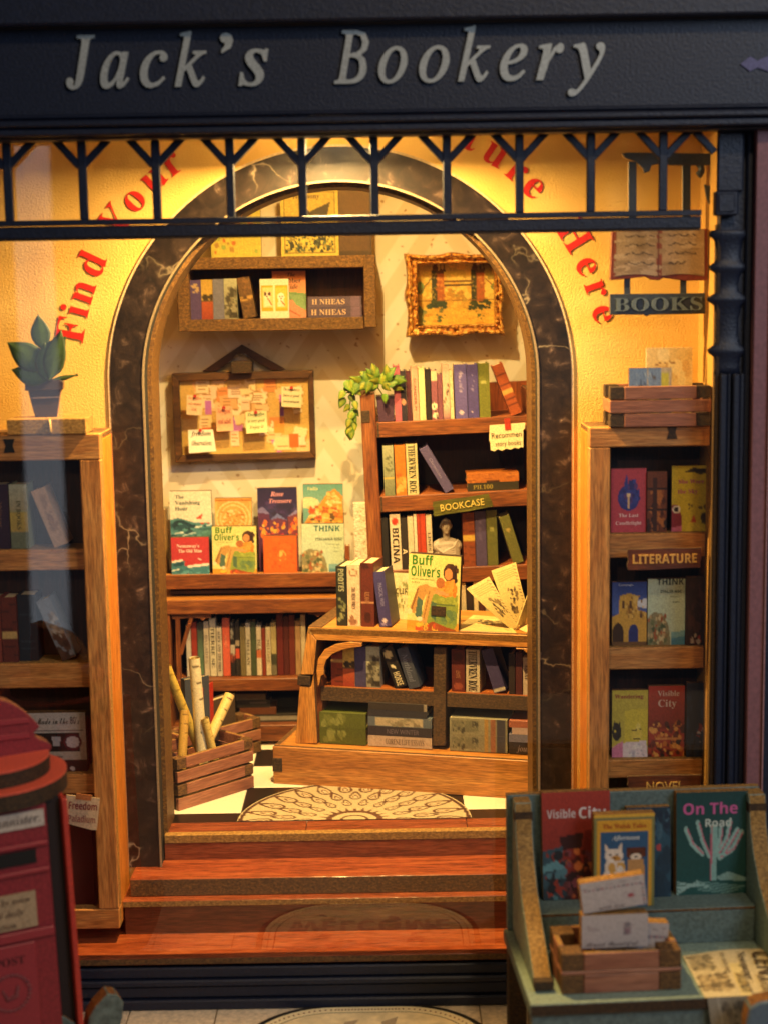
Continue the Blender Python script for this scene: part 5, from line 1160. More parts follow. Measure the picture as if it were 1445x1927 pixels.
# ---- plinth: lying cases and stacks
G = 'cases and books lying on the table plinth'
zb = PH; PLY = FY+.010
_, z2 = flat(TF, PLY, 602, 1365, 688, 1390, '4c5418', 'olive green case, lower of two at the left on the plinth', G, bands=[('b', .1, .2, .55, .8, ['7a8040', '6a7030'], 16, 3, .05, 3)], zb=zb, depth=.09, noise=.1)
flat(TF, PLY, 602, 1340, 688, 1364, '525a1c', 'olive green case, upper of two at the left on the plinth', G, bands=[('b', .1, .2, .55, .8, ['7a8040', '6a7030'], 16, 6, .05, 3)], zb=z2, depth=.09, noise=.1)
_, z2 = flat(TF, PLY, 693, 1384, 812, 1397.5, 'b09c88', 'pale pinkish book at the bottom of the five book stack on the plinth', G, txt=('LORENE LIFE ESSAYS', 'b', '5a4a40', .58, .5, .6), zb=zb, depth=.08)
_, z2 = flat(TF, PLY, 693, 1372, 812, 1383, '2c2830', 'dark violet grey book second from below in the plinth stack', G, txt=('NEW WINTER', 'r', '6a6068', .55, .5, .5), zb=z2, depth=.08)
_, z2 = flat(TF, PLY, 693, 1360, 812, 1371.5, '55606a', 'blue grey book with a cream panel in the middle of the plinth stack', G, bands=[(.12, .15, .86, .9, 'a89c80'), ('b', .2, .2, .8, .8, ['7a7058', '8a8468'], 20, 4, .04, 3)], zb=z2, depth=.08)
_, z2 = flat(TF, PLY, 693, 1352.5, 803, 1359.5, '2a2a32', 'slate book fourth from below in the plinth stack', G, zb=z2, depth=.08)
flat(TF, PLY, 694, 1344, 803, 1351.5, '2e2824', 'thin dark board book on top of the plinth stack', G, bands=[(.93, 0, 1, 1, '8a8070')], zb=z2, depth=.08)
tn_b = [(.05, .15, .5, .85, '6a6a58'), ('b', .06, .2, .5, .8, ['3c3c34', '7a7a64'], 30, 5, .02, 5), (.6, 0, .66, 1, '9a7a40'), (.7, 0, .8, 1, '8a5a40'), (.82, 0, .95, 1, '3a3a48')]
_, z2 = flat(TF, PLY, 846, 1382, 954, 1407, '7c7a66', 'grey printed tin case, lower of two right of the divider', G, bands=tn_b, zb=zb, depth=.09)
flat(TF, PLY, 846, 1356, 954, 1381, '84826c', 'grey printed tin case, upper of two right of the divider', G, bands=tn_b, zb=z2, depth=.09)
_, z2 = flat(TF, PLY, 957, 1390, 1030, 1408, '241d1f', 'black book with faint script at the bottom of the right plinth stack', G, txt=('journal', 'i', '7a6c70', .5, .5, .6), zb=zb, depth=.08)
_, z2 = flat(TF, PLY, 957, 1379, 1030, 1389.5, '6a6a86', 'lavender grey book second from below in the right plinth stack', G, zb=z2, depth=.08)
_, z2 = flat(TF, PLY, 963, 1369, 1030, 1378, 'b09a9a', 'pale pink grey book third from below in the right plinth stack', G, zb=z2, depth=.08)
flat(TF, PLY, 957, 1360, 1030, 1368.5, '9a5a44', 'terracotta book on top of the right plinth stack', G, zb=z2, depth=.08)
# things in the rear crate
CF = XF[cb.name]
G = 'books standing in the rear crate'
def in_crate(x0, y0, x1, y1, ly, yaw, col, label, dep):
    A = place(CF, x0, y1, ly); B = place(CF, x1, y0, ly); A.z = .0065
    mt = CF @ Matrix.Translation(A) @ Matrix.Rotation(yaw, 4, 'Z'); t = T('book', label, 'book', mt.to_translation(), mt.to_euler(), G)
    w_ = (B.x-A.x)*1.25; h_ = B.z-A.z
    M().box(0, w_, 0, .002, 0, h_).box(0, w_, dep-.002, dep, 0, h_).box(0, .002, .0022, dep-.0022, 0, h_).build('cover', plain(col, .5, .1), t); M().box(.0022, w_-.002, .0022, dep-.0022, .001, h_-.003).build('page_block', PAGES, t)
in_crate(383, 1288, 411, 1400, .02, R(26), 'b8301a', 'bright red book standing askew in the rear crate', .014)
in_crate(396, 1310, 440, 1400, .045, R(10), '4a3a2a', 'dark brown book standing behind the red one in the rear crate', .02)
in_crate(352, 1272, 381, 1400, .03, R(-8), '3a3e44', 'slate grey book standing at the left of the rear crate', .018)

# ================================================================== THE SHOP BAY: CABINETS AND WHAT THEY HOLD
DCB = -.13
def cabinet(name, label, side, xs, ystile, pegs):
    pass
lcab = T('display_cabinet', 'tall brown display cabinet at the left of the arch, below a potted plant', 'cabinet', (U(170, 1740, DCB).x, DCB, ZB), group='wooden cabinets either side of the arch')
rcab = T('display_cabinet', 'tall brown display cabinet at the right of the arch, marked with wooden name boards', 'cabinet', (U(1200, 1740, DCB).x, DCB, ZB), group='wooden cabinets either side of the arch')
cmat = [W_CAB, MDF_L, W_CABX]
def cabbox(t, x0, x1, d0, d1, z0, z1, name, mats=cmat, bevel=.0018, **k):
    k.setdefault('side', 1); k.setdefault('top', 1); return M().box(x0, x1, d0, d1, z0, z1, **k).build(name, mats, t, world=True, bevel=bevel)
def zy(px, y, d=DCB): return U(px, y, d).z
# left cabinet
xL0, xL1, xL2 = -.95, U(149, 850, DCB).x, U(189, 850, DCB).x
zt, zo, zb0, zb1 = zy(170, 816), zy(100, 866), zy(190, 1712), zy(190, 1749)
cabbox(lcab, xL1, xL2, DCB, DCB+.026, zb0+.0005, zo-.0005, 'stile')
cabbox(lcab, xL0, xL2, DCB, DCB+.026, zo, zt, 'top_rail', front=2)
cabbox(lcab, xL0, xL2, DCB, DCB+.026, zb1, zb0, 'bottom_rail', front=2)
cabbox(lcab, xL0, xL2-.001, DCB+.0265, -.001, zt-.012, zt-.001, 'top_board', [W_CABX, MDF])
M().box(xL2-.016, xL2-.0005, DCB+.0265, -.001, zb1, zt-.0125).build('side_panel', W_CABS, lcab, world=True, bevel=.001)
M().box(xL0, xL2-.017, -.03, -.02, zb1, zt-.013).build('back_panel', W_DARK, lcab, world=True)
p = bx(6, 826, 28, 852, DCB-.001); m = M(); m.prism([(p[0], p[3]), (p[1], p[3]), (p[1]-.004, (p[2]+p[3])/2), (p[1], p[2]), (p[0], p[2]), (p[0]+.004, (p[2]+p[3])/2)], DCB-.0012, DCB+.01); m.build('dovetail_joint', BLACK, lcab, world=True)
LS = []
for a, b in ((1036, 1075), (1251, 1297), (1461, 1498)):
    z1, z0 = zy(70, a, DCB+.02), zy(70, b, DCB+.02); LS.append(z1)
    cabbox(lcab, xL0, xL1+.012, DCB+.027, -.031, z0, z1, 'shelf', front=2)
cabbox(lcab, xL0, xL1+.012, DCB+.027, -.031, zb1+.0005, zb0-.012, 'shelf', front=2)
# right cabinet
xR0, xR1 = U(1108, 850, DCB).x, U(1148, 850, DCB).x
zt2, zo2 = zy(1200, 803), zy(1240, 840); zr0, zr1 = zy(1200, 1706), zy(1200, 1742)
cabbox(rcab, xR0, xR1, DCB, DCB+.026, zr0+.0005, zo2-.0005, 'stile')
cabbox(rcab, U(1336, 900, DCB).x, XR-.002, DCB, DCB+.026, zr0+.0005, zo2-.0005, 'stile')
cabbox(rcab, xR0, XR-.002, DCB, DCB+.026, zo2, zt2, 'top_rail', front=2)
cabbox(rcab, xR0, XR-.002, DCB, DCB+.026, zr1, zr0, 'bottom_rail', front=2)
cabbox(rcab, xR0+.001, XR-.002, DCB+.0265, -.001, zt2-.012, zt2-.001, 'top_board', [W_CABX, MDF])
M().box(xR0+.0005, xR0+.016, DCB+.0265, -.001, zr1, zt2-.0125).build('side_panel', W_CABS, rcab, world=True, bevel=.001)
M().box(xR0+.017, XR-.002, -.03, -.02, zr1, zt2-.013).build('back_panel', W_DARK, rcab, world=True)
p = bx(1254, 800, 1275, 826, DCB-.001); m = M(); m.prism([(p[0], p[3]), (p[1], p[3]), (p[1]-.004, (p[2]+p[3])/2), (p[1], p[2]), (p[0], p[2]), (p[0]+.004, (p[2]+p[3])/2)], DCB-.0012, DCB+.01); m.build('dovetail_joint', MDF_D, rcab, world=True)
RS = []
for a, b in ((1005, 1050), (1220, 1261), (1432, 1466)):
    z1, z0 = zy(1240, a, DCB+.02), zy(1240, b, DCB+.02); RS.append(z1)
    cabbox(rcab, xR1-.012, U(1334, 1000, DCB).x, DCB+.027, -.031, z0, z1, 'shelf', front=2)
# left contents
G = 'books in the left display cabinet'; D = -.088
def cb(x, yb, w, yt, c, l, z, **k): return spine(ID, k.pop('d', D), x, yb, w, yt, c, l, k.pop('G', G), zb=z, depth=.055, **k)
cb(-12, 1031, 33, 912, '2c1c30', 'dark purple book at the left on the upper shelf of the left cabinet', LS[0], txt=[('Winter', 'r', '7a5a4a', .25, .7, .22)])
cb(22, 1031, 34, 912, '8f8f68', 'pale green grey book with yellow middle on the upper left cabinet shelf', LS[0], bands=[('g', 'a3a68e', '9a9070', 0, .4), ('g', 'b09a4c', 'a8904a', .42, .72), (.74, 1, '6a7058')], txt=[('IN BOOKS', 'b', '4a4a30', .25, .7, .25)])
cb(103, 1030, 27, (58, 924), 'b08a68', 'tan book leaning left on the upper shelf of the left cabinet', LS[0], bands=[('b', .3, .1, .8, .7, ['8a6850', '987456'], 14, 4, .15, .3)])
cb(-20, 1246, 26, 1126, '7a3420', 'reddish book at the left edge of the middle shelf, left cabinet', LS[1])
cb(7, 1246, 29, 1125, '5e2414', 'red brown book with a cream band on the middle shelf, left cabinet', LS[1], bands=[(.53, .64, 'b89a5c')]+[('l', 0, v, 1, v+.02, .015, '3a140a') for v in (.1, .22, .36, .48, .74, .86)])
cb(38, 1246, 36, 1120, '1b1d24', 'very dark blue book in the middle of the left cabinet, beside the leaning grey one', LS[1], d=-.08, bands=[('l', .1, v, .9, v, .01, '2c3038') for v in (.3, .4, .5, .6, .7, .8)])
cb(118, 1244, 27, (68, 1133), '6c7278', 'grey blue picture book leaning left on the middle shelf, left cabinet', LS[1], bands=[('b', .1, .25, .9, .6, ['8a7a68', '6a5a48', '9a9488'], 22, 4, .15, .3), ('b', .1, .6, .9, 1, ['3a2418', '4a3020'], 22, 5, .2, .3)])
cb(4, 1130, 14, (-18, 1075), 'b8a888', 'cream book leaning at the far left edge, left cabinet', LS[1]+.055, d=-.085) if False else None
# cassette
a = Art(70, 64, 'a09488').r(0, .0, 1, .5, 'a8a09a').r(.02, .30, .96, .315, '5a4a4a').r(.02, .35, .9, .65, '120c0e').e(.8, .5, .13, .135, '4a1420').e(.8, .5, .095, .1, 'b0a4a8').e(.2, .5, .13, .135, '4a1420').e(.2, .5, .095, .1, 'b0a4a8').r(.42, .38, .62, .62, '241012').p([(.5, .41), (.63, .41), (.61, .57), (.52, .57)], '9a9498').r(0, .80, 1, 1, '1c0a0c').r(.3, .84, .8, 1, '2c0e10').e(.62, .93, .035, .04, 'a89a98').e(.78, .94, .035, .04, 'a89a98').n(.06)
cover(ID, -.085, 36, 1343, 165, 1455, a, 'audio cassette with white label and dark reels in the lower left cabinet', None, thick=.02, zb=LS[2], texts=[('Made in the 80\u2019s', 's', '1a1416', .60, .19, .12, .62), ('type two', 'i', '1a1416', .55, .765, .05, .3)], name='cassette', cat='cassette')
cb(140, 1712, 40, 1520, '3a0e0a', 'dark red book standing in the bottom of the left cabinet', zb0-.011, d=-.08)
cb(90, 1712, 40, 1530, '1a0c08', 'almost black book in the bottom of the left cabinet behind the post box', zb0-.011, d=-.08)
# slab and plant
sb = T('wooden_slab', 'short brown wooden slab on top of the left cabinet under the plant', 'slab', tuple(U(87, 820, -.135)))
x0, x1, z0, z1 = bx(13, 788, 162, 817, -.135); z0 = zt+.0004
M().box(x0, x1, -.135, -.06, z0, z1, 0, 0, 1).build('slab_block', [MDF_L, MDF_L], sb, world=True, bevel=.0012)
M().tube([(U(93, 790, -.136).x, -.1362, z1-.001), (U(95, 806, -.136).x, -.1365, (z0+z1)/2), (U(95, 816, -.136).x, -.1362, z0+.003)], [.0022, .0016, .003], 6).build('glue_drip', plain('c8a860', .35), sb, world=True, smooth=True)
pp = T('potted_plant', 'cut out potted plant with dark green leaves on the slab, left cabinet', 'plant', (U(84, 786, -.10).x, -.10, z1+.0004))
d = -.10
def pz(*pts): return [(U(x, y, d).x, max(U(x, y, d).z, z1+.0005)) for x, y in pts]
POT = plain('3c3038', .55, .12)
M().prism(pz((52, 733), (115, 731), (108, 790), (66, 790)), d, d+.012, 0, 1).build('pot_body', [POT, MDF_L], pp, world=True, bevel=.001)
M().prism(pz((47, 718), (58, 714), (112, 713), (120, 718), (119, 733), (47, 735)), d-.002, d+.013, 0, 1).build('pot_rim', [POT, MDF_L], pp, world=True, bevel=.001)
M().prism(pz((57, 748), (112, 746), (112, 748), (57, 750)), d-.0016, d-.0003).build('pot_line', plain('7a6a70', .5), pp, world=True)
def pleaf(px, py, ang, ln, wide, k):
    o = leaf(pp, px, py, ang, ln, d-.002-.0022*k, '4c6a2c', '22381a', wide, .0, False); so = o.modifiers.new('thick', 'SOLIDIFY'); so.thickness = .003; so.offset = 1; return o
for k, (px, py, an, ln, wd) in enumerate(((80, 658, -5, 66, .56), (90, 714, -74, 70, .6), (86, 694, -54, 86, .6), (84, 680, 42, 62, .6), (92, 716, 16, 98, .42), (90, 718, 78, 58, .17), (84, 716, -40, 58, .6), (86, 712, 30, 70, .55), (85, 714, 2, 70, .55))): pleaf(px, py, an, ln, wd, k % 5)
M().prism(pz((72, 716), (96, 716), (90, 650), (80, 650)), d+.002, d+.006).build('stem', plain('2c3626', .6), pp, world=True)
# right contents
G = 'books shown face out in the right display cabinet'
def rc(x0, y0, x1, y1, art, l, z, texts=(), d=-.085, **k): return cover(ID, d, x0, y0, x1, y1, art, l, G, thick=.012, zb=z, texts=texts, edge=plain('5a3c20', .7), **k)
a = Art(40, 56, 'b8424c').e(.5, .46, .3, .2, '2c3478').p([(.3, .42), (.45, .08), (.5, .3), (.62, .18), (.72, .4), (.8, .3), (.78, .5), (.5, .62), (.22, .5)], '343c84').b(.25, .2, .8, .5, ['3c4690', '2a2c68', '5a3a70'], 22, 4, .05).r(.47, .42, .53, .62, 'd8b080').e(.5, .42, .05, .03, 'e8c890').n(.06)
rc(1149, 882, 1215, 1003, a, 'pink book with a blue flame on the upper shelf, right cabinet', RS[0], [('The Last', 'b', 'ecc8c0', .5, .76, .055, .6), ('Candlelight', 'b', 'ecc8c0', .5, .88, .055, .78)])
a = Art(24, 56, '6a3418').b(0, .3, 1, .95, ['2a120a', '8a4a20', 'a8642c', '4a200e'], 40, 4, .1, .6).r(0, .26, 1, .3, '2a120a').r(0, .6, 1, .64, '2a120a').r(.3, .1, .5, .98, '3a1a0c').n(.1)
rc(1217, 888, 1254, 1001, a, 'brown shelf picture book between the pink and yellow ones, right cabinet', RS[0], d=-.09)
a = Art(48, 56, 'cdb830').p([(.3, .1), (.5, .04), (.9, .06), (1, .0), (.9, .12), (.65, .14), (.5, .1)], '2a2418').p([(0, .6), (.14, .58), (.24, .75), (.24, 1), (0, 1)], '8a2a3c').e(.12, .66, .09, .06, 'e8e0d0').e(.12, .66, .05, .04, '2a1a1c').p([(.3, 1), (.42, .86), (.6, .84), (.74, .92), (.78, 1)], 'e0c83c').p([(.46, .86), (.52, .74), (.6, .86)], 'c8502c').b(.74, .62, .98, .86, ['4a4420', '6a5a28', '3a2c18'], 30, 5, .045).b(.3, .56, .7, .66, ['6a5a2a'], 6, 7, .025).p([(0, .94), (.24, .9), (.24, 1), (0, 1)], 'c86a8c').n(.06)
rc(1263, 877, 1342, 1001, a, 'yellow book with pink writing and a seated figure on the upper right shelf', RS[0], [('She Wore', 'b', 'a8407a', .46, .27, .065, .72), ('the Sky', 'b', 'a8407a', .38, .42, .065, .55)])
a = Art(44, 60, '3a4c8a').g('2c3c7c', '4a62a0', 0, .5).p([(.7, .3), (1, .26), (1, .42), (.75, .4)], 'cfd0d0').p([(.0, .55), (.2, .5), (.22, .22), (.5, .18), (.72, .22), (.74, .45), (1, .48), (1, 1), (0, 1)], 'c89a3c').b(.2, .22, .98, .55, ['a87a2c', 'd8b058', '8a6020'], 36, 4, .03, 1).r(.3, .3, .36, .42, '5a3a18').r(.5, .3, .56, .42, '5a3a18').r(.8, .5, .86, .56, '5a3a18').e(.18, .8, .16, .16, '3a2410').r(.02, .8, .34, .97, '3a2410').e(.62, .8, .14, .14, '28306a').r(.48, .8, .76, .94, '28306a').r(0, .94, 1, 1, '6a4a24').n(.07)
rc(1151, 1096, 1216, 1211, a, 'blue book with yellow arched castle on the middle shelf, right cabinet', RS[1], [('Cannaregio', 'r', 'c8c8d0', .4, .06, .035, .6)])
rc(1218, 1090, 1288, 1208, art_think(), 'pale book with sea cliffs and dark heading in the middle of the right cabinet', RS[1], [('THINK', 'S', '2c3a3c', .6, .09, .09, .72), ('ITALIA ASC', 'S', '3a4a44', .62, .21, .04, .6), ('racconti', 'r', '3a4a44', .72, .28, .03, .3), ('nuovo', 'r', '3a4a44', .76, .36, .03, .2)])
a = Art(30, 60, '2c1a18').b(.1, .1, .95, .75, ['3c2420', '4a2a24', '241416'], 60, 4, .09, .6).b(.2, .85, .95, .95, ['a83c30', 'b8a898', '5a2420'], 16, 5, .05, .6).n(.1)
rc(1290, 1086, 1338, 1204, a, 'dark brown picture book at the right of the middle shelf, right cabinet', RS[1], d=-.09)
a = Art(42, 56, 'b8a83c').p([(.35, .3), (1, .28), (1, .8), (.35, .82)], 'cbb838').p([(.1, .88), (.3, .78), (.95, .75), (1, 1), (.0, 1)], 'd8c8c8').p([(0, .86), (.3, .75), (.3, 1), (0, 1)], 'c87a98').e(.14, .62, .13, .13, '1c1614').p([(.04, .52), (.08, .44), (.14, .52)], '1c1614').p([(.16, .52), (.24, .45), (.25, .56)], '1c1614').e(.68, .66, .16, .1, 'd8c048').l(.56, .6, .8, .58, .02, '3a2c18').l(.6, .72, .78, .72, .02, '3a2c18').e(.73, .54, .06, .05, 'e0cc60').e(.1, .6, .03, .02, 'd8c040').b(.3, .8, .9, .98, ['b8b0b8', 'e0d8d0'], 16, 4, .05, .5).n(.05)
rc(1151, 1300, 1218, 1422, a, 'yellow book with a black cat and a white cat on the lower shelf, right cabinet', RS[2], [('Wandering', 'b', '8a2a2c', .47, .12, .06, .8)])
def art_city(dark=.9):
    a = Art(50, 70, '8f2c20').g('a03424', '6a2018', 0, 1).p([(.25, .42), (.6, .38), (.58, .52), (.3, .54)], '34100e').p([(0, .55), (.3, .5), (.32, 1), (0, 1)], '2f4a54').b(0, .55, .35, 1, ['24343c', '4a7078', '8a3020', '1c2024'], 50, 4, .05, .7).b(.35, .55, 1, 1, ['4a1812', 'a8542c', '2c1414', 'c8703c', '5c2a28', '7a3c44'], 90, 5, .045, .8).p([(0, .68), (.2, .63), (.34, .7), (.0, .74)], '5c8a90').n(.08); return a
a = Art(44, 66, '9c3420').g('a83a24', '7a281a', 0, .6).b(.05, .5, 1, 1, ['4a1a12', 'c0702c', '2c1410', 'd89a4a', '6a2a1c'], 90, 6, .05, .6).r(.2, .72, .9, .76, 'c8884a').n(.08)
rc(1219, 1292, 1287, 1411, a, 'red city book leaning on the lower shelf of the right cabinet', RS[2], [('Visible', 'b', 'c8b0a0', .55, .14, .075, .6), ('City', 'b', 'c8b0a0', .52, .29, .10, .55)])
a = Art(30, 60, '1c2438').b(.2, .3, .9, .75, ['8a2c2c', 'a84038', '2c3450', 'b8a8a0'], 18, 4, .07, .6).b(0, 0, 1, 1, ['20304a', '182034'], 40, 5, .08).n(.1)
rc(1291, 1286, 1338, 1402, a, 'dark blue book with red flowers at the right of the lower shelf', RS[2], d=-.09)
WSIGN = wood('name_board_wood', '4a2210', '6a3418', '7c4220', 0)
plaque(ID, DCB-.006, [(1181, 1034), (1321, 1031), (1318, 1068), (1182, 1073)], WSIGN, 'LITERATURE', 'S', 'd0a050', 'brown wooden name board reading LITERATURE on the right cabinet', hf=.42, wf=.86, thick=.007)
plaque(ID, DCB-.006, [(1181, 1462), (1320, 1459), (1319, 1497), (1183, 1500)], WSIGN, 'NOVEL', 'r', 'c8a050', 'brown wooden name board reading NOVEL low on the right cabinet, partly hidden', hf=.42, wf=.5, thick=.007)
# paper note on the left cabinet
t = T('paper_note', 'cream note with red writing taped to the lower left cabinet', 'note', tuple(U(155, 1532, DCB)), group='paper notes taped to furniture')
dq = DCB-.004
M().prism([(U(x, y, dq).x, U(x, y, dq).z) for x, y in ((125, 1496), (188, 1503), (184, 1545), (182, 1563), (170, 1562), (140, 1554), (122, 1549))], dq, dq+.0012).build('paper', plain('c8b08c', .75, .1), t, world=True)
m = M(); p = U(156, 1524, dq); text(m, 'Freedom', 'S', p.x, p.z, .0135, y=dq-.001, fit=.052, rot=-.09); p = U(154, 1548, dq); text(m, 'Paladium', 'S', p.x, p.z, .0125, y=dq-.001, mi=1, fit=.05, rot=-.09); m.build('lettering', [plain('7a2c30', .7), plain('8a5a50', .7)], t, world=True)
M().prism([(U(x, y, dq).x, U(x, y, dq).z) for x, y in ((144, 1493), (174, 1497), (172, 1507), (143, 1504))], dq-.0014, dq-.0003).build('tape', plain('a86a3c', .5), t, world=True)
# crate, book and map on the right cabinet
x0, x1, z0, z1 = bx(1147, 727, 1338, 795, -.14)
ct = T('crate', 'small brown slatted crate on top of the right cabinet', 'crate', (x0, -.14, zt2+.0005), group='small wooden crates')
ln = x1-x0; hh = z1-zt2; w = .026
for k, (za, zb_, ins) in enumerate(((0, .33, w), (.35, .66, 0), (.68, 1, w))):
    for ya in (0, .082): M().box(ins, ln-ins, ya, ya+.008, za*hh, zb_*hh, top=1).build('slat', [W_SLAT, MDF_L], ct, bevel=.001)
    if ins:
        for xa_ in (0, ln-w):
            for ya in (0, .066): M().box(xa_+.0004, xa_+w-.0004, ya+.0004, ya+.0236, za*hh+.0003, zb_*hh-.0003).build('corner_block', MDF_D, ct, bevel=.0008)
    else:
        for xa_ in (0, ln-.008): M().box(xa_, xa_+.008, .0084, .0816, za*hh, zb_*hh, top=1).build('slat', [W_SLAT, MDF_L], ct, bevel=.001)
M().box(.004, ln-.004, .0085, .0815, .001, .006).build('base', MDF_D, ct)
a = Art(40, 18, 'b8a888').r(0, 0, .42, .5, '6a84a8').r(.46, 0, .74, .5, '7088a8').r(.7, .5, 1, 1, '5c7a9c').r(.74, .1, .92, .55, 'c0b83c').b(.05, .1, .7, .45, ['3a4a6a', '8aa0b8', '5a5048'], 26, 4, .03).b(.05, .55, .68, .95, ['b8784a', 'd8c0a0', '8a5a3a'], 40, 5, .03).n(.08)
cover(ID, -.12, 1183, 693, 1263, 745, a, 'small blue and cream card standing in the crate on the right cabinet', None, thick=.01, zb=zt2+.007, name='card', cat='card')
a = Art(40, 44, 'e0c078').b(.1, .1, .9, .9, ['d0a860', 'e8d090'], 30, 3, .08)
a.l(.2, .25, .35, .2, .02, '8a5a2a').l(.25, .28, .24, .5, .02, '8a5a2a').l(.42, .22, .46, .5, .02, '8a5a2a').l(.5, .2, .62, .22, .02, '8a5a2a').l(.55, .25, .52, .5, .02, '8a5a2a').l(.8, .25, .8, .6, .02, '8a5a2a').p([(.55, .62), (.95, .95), (.6, .95)], 'c89a50').n(.05)
cover(ID, -.085, 1215, 655, 1302, 748, a, 'cream sketch map sheet standing behind the blue card in the crate', None, thick=.003, zb=zt2+.007, name='map_sheet', cat='map', edge=PAPER)
# hanging book sign
hs = T('hanging_sign', 'blue hanging sign shaped as an open book above a BOOKS board', 'sign', tuple(U(1240, 500, -.09)))
dh = -.09
def hp_(*pts): return [(U(x, y, dh).x, U(x, y, dh).z) for x, y in pts]
HN = plain('2c3540', .5, .12)
m = M(); m.prism(hp_((1170, 288), (1180, 286), (1352, 288), (1352, 310), (1260, 310), (1250, 306), (1226, 310), (1222, 322), (1212, 325), (1208, 314), (1196, 303), (1176, 296)), dh, dh+.012, 0, 1); m.build('bracket_bar', [HN, MDF_L], hs, world=True, bevel=.001)
m = M(); pts = [U(1306+14*math.cos(R(t_)), 318+13*math.sin(R(t_)), dh+.006) for t_ in range(-200, 61, 20)]; m.tube(pts, [.0035+.00025*k for k in range(len(pts))], 8); m.build('scroll', HN, hs, world=True, smooth=True)
m = M(); m.prism(hp_((1326, 346), (1336, 350), (1340, 372), (1352, 388), (1338, 388), (1330, 372)), dh, dh+.01); m.build('scroll_tail', HN, hs, world=True)
for xa_, xb_ in ((1182, 1198), (1284, 1300)):
    M().prism(hp_((xa_, 303), (xb_, 303), (xb_, 442), (xa_, 442)), dh+.002, dh+.012, 0, 1).build('strap', [HN, MDF_L], hs, world=True, bevel=.001)
BKM = plain('6e2a16', .5, .1)
M().prism(hp_((1150, 436), (1331, 430), (1331, 527), (1290, 528), (1248, 522), (1240, 527), (1226, 526), (1215, 520), (1180, 524), (1147, 527)), dh-.002, dh+.012, 0, 1).build('book_board', [BKM, MDF], hs, world=True, bevel=.001)
a = Art(64, 40, '9a8468').r(.475, 0, .525, 1, '7a3a24').r(0, 0, .025, 1, '7a3a24').b(0, 0, 1, 1, ['a8947a', '8a7458'], 40, 5, .08, .6).l(.49, 0, .49, 1, .02, '5a2414')
for k, y in enumerate((.12, .32, .52, .74)):
    for x0_, x1_ in ((.13, .44), (.6, .9-(.12 if k == 3 else 0))):
        for j in range(8): xa_ = x0_+(x1_-x0_)*j/8; a.l(xa_, y+.03*math.sin(j*1.7+k), xa_+(x1_-x0_)/8, y+.03*math.sin((j+1)*1.7+k), .022, '4a3a30')
a.n(.06)
qs4 = [U(x, y, dh-.0028) for x, y in ((1156, 436), (1325, 431), (1325, 519), (1154, 520))]
sheet('open_pages', a, lambda u, v: (qs4[0]*(1-u)+qs4[1]*u)*(1-v)+(qs4[3]*(1-u)+qs4[2]*u)*v+Vector((0, 0, .004*abs(math.sin(2*math.pi*u))*v)), hs, world=True)
for xa_ in (1175, 1281): M().prism(hp_((xa_, 522), (xa_+11, 522), (xa_+11, 556), (xa_, 556)), dh+.002, dh+.010).build('link', HN, hs, world=True)
M().prism(hp_((1147, 553), (1327, 551), (1327, 590), (1222, 592), (1217, 595), (1212, 592), (1147, 592)), dh-.001, dh+.011, 0, 1).build('name_board', [HN, MDF], hs, world=True, bevel=.001)
m = M(); p = U(1238, 584, dh); text(m, 'BOOKS', 'b', p.x, p.z, .0235, y=dh-.0035, fit=.158, thick=.002); m.build('lettering', plain('5c6a70', .5), hs, world=True)
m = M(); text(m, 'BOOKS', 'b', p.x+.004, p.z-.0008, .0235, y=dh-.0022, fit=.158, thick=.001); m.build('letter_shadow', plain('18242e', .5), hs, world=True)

# ================================================================== THE STREET: POST BOX, STALL, MAT
mat_ = T('door_mat', 'long rounded cream door mat with dotted border before the shop', 'mat', (-.045, -.43, ZG+.001))
MW, MD, MR = .225, .229, .165
def rr(w, d, r, n=12):
    out = []
    for cx_, cy_, a0 in ((w-r, d-r, 0), (-w+r, d-r, 90), (-w+r, -d+r, 180), (w-r, -d+r, 270)):
        out += [(cx_+r*math.cos(R(a0+90*i/n)), cy_+r*math.sin(R(a0+90*i/n))) for i in range(n+1)]
    return out
def slab(pts, z0, z1, mats, name, par):
    n = len(pts); v = [(x, y, z0) for x, y in pts]+[(x, y, z1) for x, y in pts]
    M().add(v, [list(range(n, 2*n)), list(range(n))[::-1]]+[(i, (i+1) % n, (i+1) % n+n, i+n) for i in range(n)]).build(name, mats, par)
slab(rr(MW, MD, MR), 0, .003, plain('14100d', .8), 'mat_base', mat_)
slab(rr(MW-.012, MD-.012, MR-.012), .0031, .0042, plain('ecdcae', .6, .06), 'border_band', mat_)
slab(rr(MW-.034, MD-.034, MR-.034), .0043, .0046, plain('3a3024', .7), 'dark_line', mat_)
slab(rr(MW-.037, MD-.037, MR-.037), .0047, .0052, plain('e4d2a4', .7, .1, 0, .2, 40), 'centre_field', mat_)
m = M(); q = rr(MW-.023, MD-.023, MR-.023, 22)
for (xa_, ya_), (xb_, yb_) in zip(q, q[1:]+q[:1]):
    L_ = math.hypot(xb_-xa_, yb_-ya_); nn = max(1, int(L_/.006))
    for k in range(nn):
        t_ = (k+.5)/nn; m.box(xa_+(xb_-xa_)*t_-.0016, xa_+(xb_-xa_)*t_+.0016, ya_+(yb_-ya_)*t_-.0016, ya_+(yb_-ya_)*t_+.0016, .0042, .0048)
m.build('dotted_line', plain('8a5a3a', .7), mat_)
g2 = np.random.default_rng(5); m = M()
